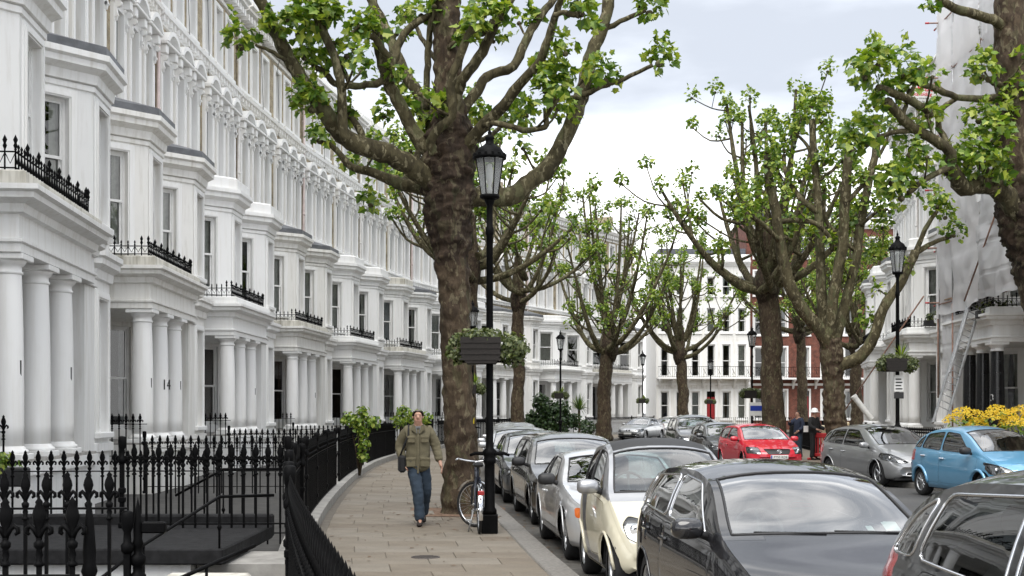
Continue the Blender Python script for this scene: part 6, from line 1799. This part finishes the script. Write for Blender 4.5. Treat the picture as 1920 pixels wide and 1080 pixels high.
tag(sY.build('flowers', YELLOW, yl), kind='stuff'); tag(sL.build('foliage', LEAF, yl), kind='stuff')
for (px, py, d, n, sz, lab) in ((1870, 580, 42.3, 200, .12, 'window box plants on the balcony over the black columns'), (1765, 598, 52.0, 170, .16, 'shrubby plants on the balcony beside the scaffolding')):
    p = at(px, py, d); root = empty('balcony_plants', p, 0, lab, 'plant'); s = MB(); s.bbox(-.7,.7,-.12,.12,-.3,-.05,.02); s.build('planter', PLASTIC, root); ivy(root, (0,0,.05), .35, n, sz, rng, LEAFI, (1.9,.7,.8)); 
ge = empty('geranium', (-6.9, 16.88, .98), 0, 'red geranium flowers in the box at the left edge', 'flowers'); ivy(ge, (0,0,.1), .2, 120, .09, rng, REDLEAF, (2,.7,.6), 'flowers'); ivy(ge, (0,0,.02), .2, 90, .09, rng, LEAF, (2,.7,.5))
# ================================================================ SCAFFOLDING on the right
Hs = HOUSES[-4]; MS = Matrix.Translation(Hs.location) @ Matrix.Rotation(Hs.rotation_euler.z, 4, 'Z')
def SW(u, v, z): return MS @ Vector((v, -u, z))
sc_ = empty('scaffolding', SW(5, 2.5, 0), 0, 'tube scaffolding wrapped in white sheeting against the right-hand terrace', 'scaffolding')
def tubes(lst, nm, mat, r=.028, kind='stuff'):
    s = MB(); o = sc_.location
    for a, b in lst: s.cyl(Vector(a)-o, Vector(b)-o, r, n=6)
    return tag(s.build(nm, mat, sc_), kind=kind)
US = (-6.0, -4.0, -2.0, 0, 1.7, 3.3, 4.9); LV = (5.6, 7.6, 9.7, 11.7, 13.8, 15.8)
st, lg, caps = [], [], []
for u in US:
    for v in (1.95, 2.62):
        st.append((SW(u, v, (5.3 if u < 3 else 2.3)), SW(u, v, 16.4+.25*math.sin(u*3))))
for z in LV:
    for v in (1.95, 2.62):
        a, b = SW(-6.4, v, z), SW(5.45, v, z); lg.append((a, b)); caps.append((b, b + (b-a).normalized()*.14))
    for u in US:
        a, b = SW(u, 1.8, z+.06), SW(u, 2.66 if u < 4.5 else 3.0, z+.06); lg.append((a, b))
        if u > 4.5: caps.append((b, b+(b-a).normalized()*.14))
tubes(st, 'standard', STEEL); tubes(lg, 'ledger', RUST); tubes(caps, 'end_cap', REDCAP, .034)
tubes([(SW(5.1,2.62,2.2), SW(5.1,2.62,5.5)), (SW(3.3,2.62,0), SW(3.3,2.62,5.5)), (SW(1.0,2.9,5.4), SW(-3.2,2.9,8.6)), (SW(14.5,5.2,0.05), SW(6.0,2.9,6.0))], 'raking_brace', RUST, .03)
for z in LV[:-1]:
    s = MB()
    for k in range(3):
        for (u0, u1) in ((-6.1,-2.1),(-2.05,1.9),(1.95,5.3)):
            P_ = [SW(u0, 1.98+.22*k, z+.10), SW(u1, 1.98+.22*k, z+.10), SW(u1, 2.17+.22*k, z+.10), SW(u0, 2.17+.22*k, z+.10)]; o = sc_.location
            i = s.vs([p-o for p in P_]); j = s.vs([p-o+Vector((0,0,.04)) for p in P_]); s.face((i,i+1,i+2,i+3)); s.face((j,j+1,j+2,j+3))
            for q in range(4): s.face((i+q, i+(q+1)%4, j+(q+1)%4, j+q))
    tag(s.build('scaffold_board', WOODB, sc_), kind='stuff')
def sheet(u0, u1, v, z0, z1, mat, sd, nm='sheeting', bulge=.10, v1=None):
    s = MB(); nu, nz_ = 56, 90; rows_ = []; v1 = v if v1 is None else v1; o = sc_.location
    for a in range(nz_+1):
        z = z0+(z1-z0)*a/nz_; r_ = []
        for b in range(nu+1):
            t = b/nu; u = u0+(u1-u0)*t; lv = abs(math.sin((z-5.6)/2.05*math.pi)); pk = abs(math.sin(t*math.pi*3))
            off = bulge*(.5*lv*pk + .9*noise.noise(Vector((u*.5, z*.45, sd))) + .35*noise.noise(Vector((u*2.2, z*1.1, sd+5))) - .55*abs(noise.noise(Vector((u*1.3+z*.5, z*1.0-u*.6, sd+9))))) - .02*(abs(((z-5.6)/1.03) % 1 - .5) < .06) 
            zz = z + (.22*noise.noise(Vector((u*.8, sd, 0))) if a in (0, nz_) else 0)
            r_.append(SW(u, v+(v1-v)*t+off, zz)-o)
        rows_.append(s.vs(r_))
    for a, b in zip(rows_, rows_[1:]):
        for k in range(nu): s.face((a+k, a+k+1, b+k+1, b+k), 0, True)
    return s.build(nm, mat, sc_)
sheet(.1, 4.95, 2.72, 5.2, 16.3, SHEET, 1.5, bulge=.15); sheet(-6.2, .05, 2.72, 7.7, 16.2, SHEET2, 4.2, bulge=.14); sheet(-6.2, .0, 2.78, 5.35, 7.75, SHEET2, 7.1, bulge=.26)
sheet(4.98, 5.02, 2.7, 5.2, 16.3, SHEET, 9.3, v1=1.8, bulge=.1); sheet(3.4, 5.0, 2.5, 2.4, 5.2, SHEET, 2.2, bulge=.1)
# straps across the sheeting
sb_ = empty('scaffold_sign', SW(5.05, 2.75, 13.3), 0, 'white scaffolding company board with red lettering hung on the scaffold', 'sign')
sb_.rotation_euler = (0, 0, R(8))
s = MB(); s.bbox(-1.02,.03,-.02,.02,-.37,.37,.008); s.build('board', BONE, sb_)
fr_ = lambda x_, z_: frame((x_, -.024, z_), (1,0,0), (0,-1,0))
text('lettering', 'APFIX', .30, INKR, sb_, fr_(-.50, .10), .003, .008); text('lettering', 'Scaffolding', .175, INKR, sb_, fr_(-.50, -.07), .003, .003)
text('lettering', 'Office 020 8108 1111', .083, INK, sb_, fr_(-.50, -.20), .002); text('lettering', 'Tel 01708 333', .083, INK, sb_, fr_(-.50, -.31), .002)
# ladder
la, lb = at(1768, 770, 41.0), at(1842, 520, 43.6); ld = empty('ladder', la, 0, 'long aluminium ladder leaning up to the scaffold', 'ladder')
ax = (lb-la); ax_n = ax.normalized(); sd_ = Vector((.94, .2, 0)); sd_ = (sd_-ax_n*sd_.dot(ax_n)).normalized(); nn_ = ax_n.cross(sd_)
Ml = Matrix((sd_, nn_, ax_n)).transposed().to_4x4()
for sg in (-.2, .2):
    s = MB(); s.bbox(sg-.03,sg+.03,-.055,.055,-.6,ax.length+.3,.004,0,Ml); s.build('stile', STEEL, ld)
    s = MB(); s.bbox(sg*.82-.028,sg*.82+.028,-.10,-.05,ax.length*.25,ax.length+.9,.004,0,Ml); s.build('stile', STEEL, ld)
rg = MB(); rg.cyl(Ml @ Vector((-.2,0,0)), Ml @ Vector((.2,0,0)), .016, n=6); rm = rg.mesh('rung', STEEL)
for k in range(int(ax.length/.25)): link('rung', rm, ld, ax_n*(.1+.25*k))
# ================================================================ SMALL THINGS BY THE FAR KERB
br = empty('barrier', (10.85, 44.6, -.0), R(-62), 'red plastic roadworks barrier beside the workmen', 'barrier'); s = MB()
s.bbox(-.6,.6,-.03,.03,.78,.95,.02); s.bbox(-.6,.6,-.03,.03,.12,.24,.02)
for k in range(9): s.bbox(-.58+.14*k,-.52+.14*k,-.02,.02,.24,.78,.008)
for x_ in (-.5,.5): s.bbox(x_-.04,x_+.04,-.28,.28,0,.08,.02)
tag(s.build('panel', REDCAP, br), kind='stuff')
br2 = copy_tree(br); br2.location = (11.35, 43.6, 0); br2.rotation_euler.z = R(15); tag(br2, 'second red barrier panel turned side on beside the tree foot', 'barrier')
bx = empty('beige_crate', (11.85, 46.6, 0), .2, 'beige plastic builders\' bin behind the red barrier', 'bin'); s = MB(); s.prism([(-.7,.25),(.7,.25),(.8,1.1),(-.8,1.1)], -.45, .45, 'y'); s.build('tub', plain('beige_plastic', (.55,.46,.30), .5, .1, 6), bx); bx.scale = (.62,.7,1); s = MB(); s.bbox(-.86,.86,-.52,.52,1.1,1.2,.03); s.bbox(-.6,.6,-.35,.35,1.2,1.32,.05); s.build('lid', plain('beige_lid', (.62,.53,.36), .5, .1, 6), bx)
s = MB(); s.box(-.7,-.5,-.4,.4,0,.25); s.box(.5,.7,-.4,.4,0,.25); tag(s.build('skid', PLASTIC, bx), kind='stuff')
pa, pb = at(1634, 786, 50), at(1600, 742, 50); pt = empty('white_pipe', pa, 0, 'white waste pipe leaning against the railings by the right-hand terrace', 'pipe'); s = MB(); s.cyl((0,0,0), pb-pa, .11, n=14, cap=False); s.cyl((pb-pa)*.02, (pb-pa)*.98, .095, n=14); s.cyl((pb-pa)*.9, (pb-pa), .125, n=14, cap=False); s.build('pipe', BONE, pt)
for x_, y_, lab in ((14.0, 95.5, 'black wheeled bin by the farthest tree'), ): 
    b = empty('wheelie_bin', (x_, y_, 0), .3, lab, 'bin'); s = MB(); s.prism([(-.26,.06),(.26,.06),(.32,1.0),(-.32,1.0)], -.33, .33, 'y'); s.build('body', PLASTIC, b); s = MB(); s.bbox(-.34,.34,-.38,.36,1.0,1.08,.02); s.build('lid', PLASTIC, b)
ag = empty('agent_board', (10.6, 57, 0), .1, 'small blue and white estate board on a post by the stout tree', 'sign'); s = MB(); s.box(-.03,.03,-.03,.03,0,2.1); s.build('post', WHITEP, ag); s = MB(); s.bbox(-.05,.62,-.05,-.03,1.5,2.1,.005); s.build('board', BONE, ag); s = MB(); s.box(-.0,.57,-.055,-.051,1.72,1.95); s.build('panel', BLUEP, ag)
# railings of the right-hand terrace and the far end
RR_ = lambda d: 163.7 - math.sqrt(151.6**2 - (d-CY)**2)
for a, b, lab in ((24, 33.5, 'front railing on the right behind the yellow shrub'), (34.5, 43, 'front railing on the right below the black columns'), (44, 52, 'front railing on the right below the ladder'), (53, 62, 'front railing on the right by the many stemmed tree'), (62.8, 71, 'farthest front railing on the right')):
    railing([(RR_(a+(b-a)*k/8), a+(b-a)*k/8) for k in range(9)], 1.25, lab, step=.16, parts=False, posts=(0,-1))
railing([(13.2, 110.5), (21.0, 110.5)], 1.2, 'railing in front of the flat fronted block', step=.17, parts=False, posts=(0,-1))
railing([(21.6, 112), (37.5, 112)], 1.2, 'railing in front of the red brick mansion block', step=.17, parts=False, posts=(0,-1))
# ================================================================ PEOPLE
def skin_mesh(V, E, root=0, sub=2):
    me = bpy.data.meshes.new('sk'); me.from_pydata([v[0] for v in V], E, []); o = bpy.data.objects.new('sk', me); COL.objects.link(o)
    sk = o.modifiers.new('s', 'SKIN'); sk.use_smooth_shade = True; o.modifiers.new('u', 'SUBSURF').levels = sub
    for i, v in enumerate(V):
        r = v[1]; me.skin_vertices[0].data[i].radius = r if hasattr(r, '__len__') else (r, r)
        me.skin_vertices[0].data[i].use_root = (i == root)
    bpy.context.view_layer.update()
    m = bpy.data.meshes.new_from_object(o.evaluated_get(bpy.context.evaluated_depsgraph_get())); bpy.data.objects.remove(o)
    m.polygons.foreach_set('use_smooth', [True]*len(m.polygons)); return m
def folds(m, amp):
    """soft cloth creases"""
    for v in m.vertices:
        n = v.normal; p = v.co
        v.co = p + n*amp*(noise.noise(Vector((p.x*9, p.y*9, p.z*16)))*.8 + noise.noise(Vector((p.x*14+3, p.y*14, p.z*34)))*.55)
    m.update()
SKIN_M = plain('skin', (.42,.24,.17), .5, .12, 12, Subsurface_Weight=.0)
def cloth(name, col, var=.25): 
    t = NT(name); c = t.coord(); n = t.noise(c, 7, 5, .6)
    t.bsdf(t.ramp(n, [(.3, tuple(x*(1-var) for x in col)), (.7, tuple(x*(1+var*.6) for x in col))]), .9); t.bump(n, .5, .02); return t.m
OLIVE = cloth('olive_cotton', (.135,.118,.072)); JEANS = cloth('denim', (.028,.045,.068)); BLACKC = cloth('black_cloth', (.012,.012,.013)); NAVYC = cloth('navy_cloth', (.018,.025,.05)); SHOEM = cloth('shoe_leather', (.02,.014,.012)); HAIRM = cloth('hair_grey', (.10,.085,.072), .5); GREYC = cloth('grey_scarf', (.16,.165,.17)); HAIRD = cloth('hair_dark', (.03,.022,.016)); BLUEC = cloth('blue_cloth', (.03,.07,.20)); HATW = plain('helmet_white', (.80,.80,.79), .3, .04, 4)
def person(pos, yaw, label, h=1.76, pose=None, top=OLIVE, legs=JEANS, hair=HAIRM, hat=None, coat_len=.765, detail=True, collar=None):
    """faces local -Y; x to the viewer's right when facing the camera"""
    k = h/1.76; P = dict(hipL=(-.09,0,.93), kneeL=(-.10,-.03,.50), ankL=(-.10,.02,.09), toeL=(-.11,-.15,.03), hipR=(.09,0,.93), kneeR=(.10,-.03,.50), ankR=(.10,.02,.09), toeR=(.11,-.15,.03),
        shL=(-.185,.01,1.44), elL=(-.25,.04,1.15), wrL=(-.25,-.04,.90), shR=(.185,.01,1.44), elR=(.25,.04,1.15), wrR=(.26,-.04,.90), head=(0,-.02,1.62))
    P.update(pose or {}); P = {a: Vector(b)*k for a, b in P.items()}
    root = empty('person', pos, yaw, label, 'person')
    hd = P['head']; nk = Vector((0,.02,1.50))*k
    V = []; E = []
    def add(p, r, par=None):
        V.append((tuple(p), r)); i = len(V)-1
        if par is not None: E.append((par, i))
        return i
    pel = add(Vector((0,.0,.96))*k, (.15*k,.11*k)); ch = add(Vector((0,.0,1.18))*k, (.14*k,.105*k), pel); c2 = add(Vector((0,.01,1.36))*k, (.155*k,.11*k), ch); n_ = add(nk, .06*k, c2)
    jaw = add(hd+Vector((0,-.015,-.065))*k, (.062*k,.07*k), n_); mid = add(hd+Vector((0,-.0,.01))*k, (.073*k,.09*k), jaw); cr_ = add(hd+Vector((0,.012,.085))*k, (.066*k,.08*k), mid)
    nose = add(hd+Vector((0,-.098,-.012))*k, .014*k, mid)
    for s_ in 'LR':
        sg = -1 if s_ == 'L' else 1
        a = add(P['sh'+s_], .062*k, c2); b = add((P['sh'+s_]+P['el'+s_])/2, .052*k, a); c = add(P['el'+s_], .044*k, b); d = add((P['el'+s_]*.5+P['wr'+s_]*.5), .040*k, c); e = add(P['wr'+s_], .028*k, d)
        dr = (P['wr'+s_]-P['el'+s_]).normalized(); side = Vector((0,-1,0)); side = (side-dr*side.dot(dr)).normalized(); pal = add(P['wr'+s_]+dr*.055*k, (.024*k,.036*k), e)
        for f in range(4):
            o = side*(.026-.0175*f)*k; L = (.078,.088,.084,.066)[f]*k; q = add(P['wr'+s_]+dr*.092*k+o, .0095*k, pal); q2 = add(P['wr'+s_]+dr*(.092*k+L*.55)+o*1.1+Vector((-sg*.012,0,0))*k, .0085*k, q); add(P['wr'+s_]+dr*(.092*k+L)+o*1.1+Vector((-sg*.03,0,0))*k, .0075*k, q2)
        t1 = add(P['wr'+s_]+dr*.045*k+side*.045*k, .011*k, pal); add(P['wr'+s_]+dr*.085*k+side*.062*k, .009*k, t1)
        a = add(P['hip'+s_], .085*k, pel); b = add((P['hip'+s_]+P['knee'+s_])/2, .074*k, a); c = add(P['knee'+s_], .054*k, b); d = add(P['knee'+s_]*.6+P['ank'+s_]*.4, .052*k, c); e = add(P['ank'+s_], .036*k, d); add(P['toe'+s_], (.04*k,.025*k), e)
    m = skin_mesh(V, E, 0, 2); m.materials.append(SKIN_M); link('body', m, root)
    # trousers
    V, E = [], []; pl = add(Vector((0,0,1.0))*k, (.145*k,.105*k)); 
    for s_ in 'LR':
        a = add(P['hip'+s_]+Vector((0,0,-.02))*k, .10*k, pl); b = add((P['hip'+s_]+P['knee'+s_])/2, .104*k, a); c = add(P['knee'+s_], .090*k, b); d = add(P['knee'+s_]*.5+P['ank'+s_]*.5, .084*k, c); add(P['ank'+s_]+Vector((0,0,-.035))*k, .084*k, d); 
    m = skin_mesh(V, E, 0, 3 if detail else 2); folds(m, .010); m.materials.append(legs); link('trousers', m, root)
    # coat or jacket
    V, E = [], []; zc = coat_len
    hem = add(Vector((0,0,zc))*k, (.215*k,.19*k)); w_ = add(Vector((0,0,1.02))*k, (.195*k,.145*k), hem); c1 = add(Vector((0,.0,1.22))*k, (.195*k,.14*k), w_); c2 = add(Vector((0,.01,1.37))*k, (.19*k,.13*k), c1); cl = add(Vector((0,.02,1.475))*k, (.095*k,.085*k), c2)
    for s_ in 'LR':
        sh = P['sh'+s_]; el = P['el'+s_]; wr = P['wr'+s_]
        a = add(sh+Vector((-.02 if s_=='R' else .02,0,-.015))*k, .084*k, c2); b = add((sh+el)/2, .088*k, a); c = add(el, .078*k, b); d = add(el*.45+wr*.55, .070*k, c); add(el*.08+wr*.92, .060*k, d)
    m = skin_mesh(V, E, 0, 3 if detail else 2); folds(m, .011); m.materials.append(top); jk = link('jacket', m, root)
    if detail:
        s = MB()
        for sg in (-1, 1):
            s.bbox(sg*.105*k-.07*k, sg*.105*k+.07*k, -.167*k, -.145*k, .88*k, 1.0*k, .01); s.bbox(sg*.10*k-.055*k, sg*.10*k+.055*k, -.158*k, -.138*k, 1.24*k, 1.33*k, .01)
            s.bbox(sg*.10*k-.06*k, sg*.10*k+.06*k, -.165*k, -.15*k, 1.31*k, 1.345*k, .006); s.bbox(sg*.105*k-.075*k, sg*.105*k+.075*k, -.175*k, -.155*k, .985*k, 1.02*k, .006)
        tag(s.build('pocket', top, jk), kind='stuff')
        s = MB(); s.bbox(-.014*k,.014*k,-.172*k,-.14*k,.785*k,1.36*k,.006); s.build('placket', top, jk)
        for sg in (-1, 1):
            s = MB(); s.prism([(sg*.012*k,1.36*k),(sg*.10*k,1.44*k),(sg*.085*k,1.52*k),(sg*.045*k,1.50*k)], -.125*k, -.085*k, 'y'); s.build('collar', top, jk)
    if collar: 
        s = MB(); s.tube([(.075*k*math.cos(a)*(1), .015*k+.075*k*math.sin(a), (1.485+.02*math.sin(a))*k) for a in [2*math.pi*q/14 for q in range(15)]], .028*k, 8, 0, False); s.tube([(-.05*k,-.06*k,1.47*k),(-.02*k,-.12*k,1.38*k)], [.025*k,.012*k], 6); s.tube([(.05*k,-.06*k,1.47*k),(.02*k,-.12*k,1.38*k)], [.025*k,.012*k], 6); s.build('scarf', collar, root)
    # shoes
    for s_ in 'LR':
        a, t = P['ank'+s_], P['toe'+s_]; dr = (t-a); dr.z = 0; dr.normalize(); heel = a - dr*.06*k; tip = t + dr*.05*k
        V, E = [], []; i = add((heel.x,heel.y,max(.035*k, heel.z-.055*k)), (.042*k,.04*k)); j = add((a.x+dr.x*.04*k, a.y+dr.y*.04*k, max(.045*k,(a.z+t.z)/2)), (.046*k,.046*k), i); l = add((t.x,t.y,max(.03*k,t.z)), (.048*k,.034*k), j); add((tip.x,tip.y,max(.026*k,t.z-.004)), (.034*k,.022*k), l)
        m = skin_mesh(V, E, 0, 2); m.materials.append(SHOEM); link('shoe', m, root)
    # face and hair
    s = MB()
    for sg in (-1, 1): s.lathe([(.0,-.003),(.007*k,0),(0,.003)], hd+Vector((sg*.03*k,-.076*k,.012*k)), 8, M=Matrix.Rotation(R(90),3,'X'))
    tag(s.build('eyes', INK, root), kind='stuff')
    s = MB()
    for sg in (-1, 1): s.tube([hd+Vector((sg*.012,-.084,.030))*k, hd+Vector((sg*.032,-.086,.036))*k, hd+Vector((sg*.05,-.074,.030))*k], .0038*k, 5)
    tag(s.build('eyebrows', hair, root), kind='stuff')
    s = MB(); s.tube([hd+Vector((-.024,-.080,-.058))*k, hd+Vector((0,-.089,-.056))*k, hd+Vector((.024,-.080,-.058))*k], .005*k, 5); s.build('mouth', plain('lips', (.26,.10,.08), .5, .1, 5) if 'lips' not in MATS else MATS['lips'], root)
    for sg in (-1, 1): 
        s = MB(); s.lathe([(0,-.012*k),(.018*k,-.008*k),(.02*k,.004*k),(0,.008*k)], hd+Vector((sg*.076*k,.005*k,-.005*k)), 8, M=Matrix.Rotation(R(90),3,'Y') ); s.build('ear', SKIN_M, root)
    if hat:
        s = MB(); s.lathe([(.135*k,.035*k),(.128*k,.045*k),(.112*k,.055*k),(.108*k,.11*k),(.085*k,.16*k),(.04*k,.185*k),(0,.19*k)], hd, 18, M=Matrix.Scale(1.15,3,(0,1,0))); s.bbox(-.07*k,.07*k,-.18*k,-.09*k,.035*k,.05*k,.005,0,Matrix.Translation(hd)); s.build('hard_hat', hat, root)
    else:
        s = MB(); rows_ = []
        for a in range(15):
            row = []
            for b in range(30):
                ph = 2*math.pi*b/30; th = math.pi*(.66 if math.sin(ph) > -.35 else .60)*a/14; x_, y_, z_ = (.080+.012*max(0,th-.9))*math.sin(th)*math.cos(ph), .014+.098*math.sin(th)*math.sin(ph), .030+.082*math.cos(th)
                front = max(0, -math.sin(ph)-.25)/.75; z_ = min(max(z_, .088), z_ + front*.16*max(0, th-.6)); y_ += front*.055*max(0, th-.75); 
                jit = .985+.10*noise.noise(Vector((x_*70,y_*70,z_*70)))+.06*noise.noise(Vector((x_*150,y_*150,z_*150))); row.append(hd+Vector((x_*jit, y_*jit + (.03*front if th > 1.2 else 0), z_))*k)
            rows_.append(s.vs(row))
        for a, b in zip(rows_, rows_[1:]): s.join(a, b, 30, 0, True)
        s.build('hair', hair, root)
    return root
man = person((-1.42, 19.35, 0), R(4), 'man in an olive jacket and blue jeans walking towards the camera with a shoulder bag', 1.77,
  pose=dict(kneeR=(.12,.06,.50), ankR=(.075,.30,.16), toeR=(.08,.18,.045), kneeL=(.0,-.14,.50), ankL=(.03,-.16,.09), toeL=(.02,-.34,.03), hipL=(-.085,-.02,.93), hipR=(.085,.02,.93), elL=(-.29,.09,1.17), wrL=(-.225,-.05,.965), elR=(.275,.03,1.16), wrR=(.335,-.10,.93), head=(.0,-.03,1.625)), collar=GREYC)
bg_ = empty('shoulder_bag', (-1.66, 19.33, 0), R(8), 'black shoulder bag hanging at the walking man\'s hip', 'bag'); s = MB(); s.bbox(-.06,.05,-.17,.13,.80,1.06,.03); s.build('bag', BLACKC, bg_)
s = MB(); s.tube([(-.03,-.05,1.05),(.02,-.13,1.2),(.085,-.14,1.36),(.10,-.02,1.515),(.08,.12,1.4),(.0,.14,1.2),(-.03,.05,1.05)], .014, 5, sm=True); s.build('strap', BLACKC, bg_)
person((10.15, 45.4, 0), R(-60), 'workman in a dark navy jacket and jeans with his arm raised, bare headed', 1.74, pose=dict(elL=(-.26,-.16,1.24), wrL=(-.10,-.30,1.36), elR=(.25,.02,1.16), wrR=(.2,-.18,1.02)), top=NAVYC, legs=JEANS, hair=HAIRD, coat_len=.86, detail=False)
person((10.62, 45.0, 0), R(38), 'workman in black clothes wearing a white hard hat and holding papers', 1.78, pose=dict(elL=(-.27,-.04,1.16), wrL=(-.16,-.26,1.06), elR=(.27,.0,1.15), wrR=(.36,-.22,1.05)), top=BLACKC, legs=BLACKC, hair=HAIRD, hat=HATW, coat_len=.88, detail=False)
pp_ = empty('papers', (10.30, 44.85, 1.06), .4, 'white papers held by the workman in the hard hat', 'papers'); s = MB(); s.bbox(-.10,.10,-.004,.004,-.08,.14,.002); s.build('sheet', BONE, pp_)
person((18.6, 75, 0), R(10), 'distant person in a blue jacket beyond the tree by the railings', 1.7, top=BLUEC, legs=JEANS, hair=HAIRD, coat_len=.85, detail=False)
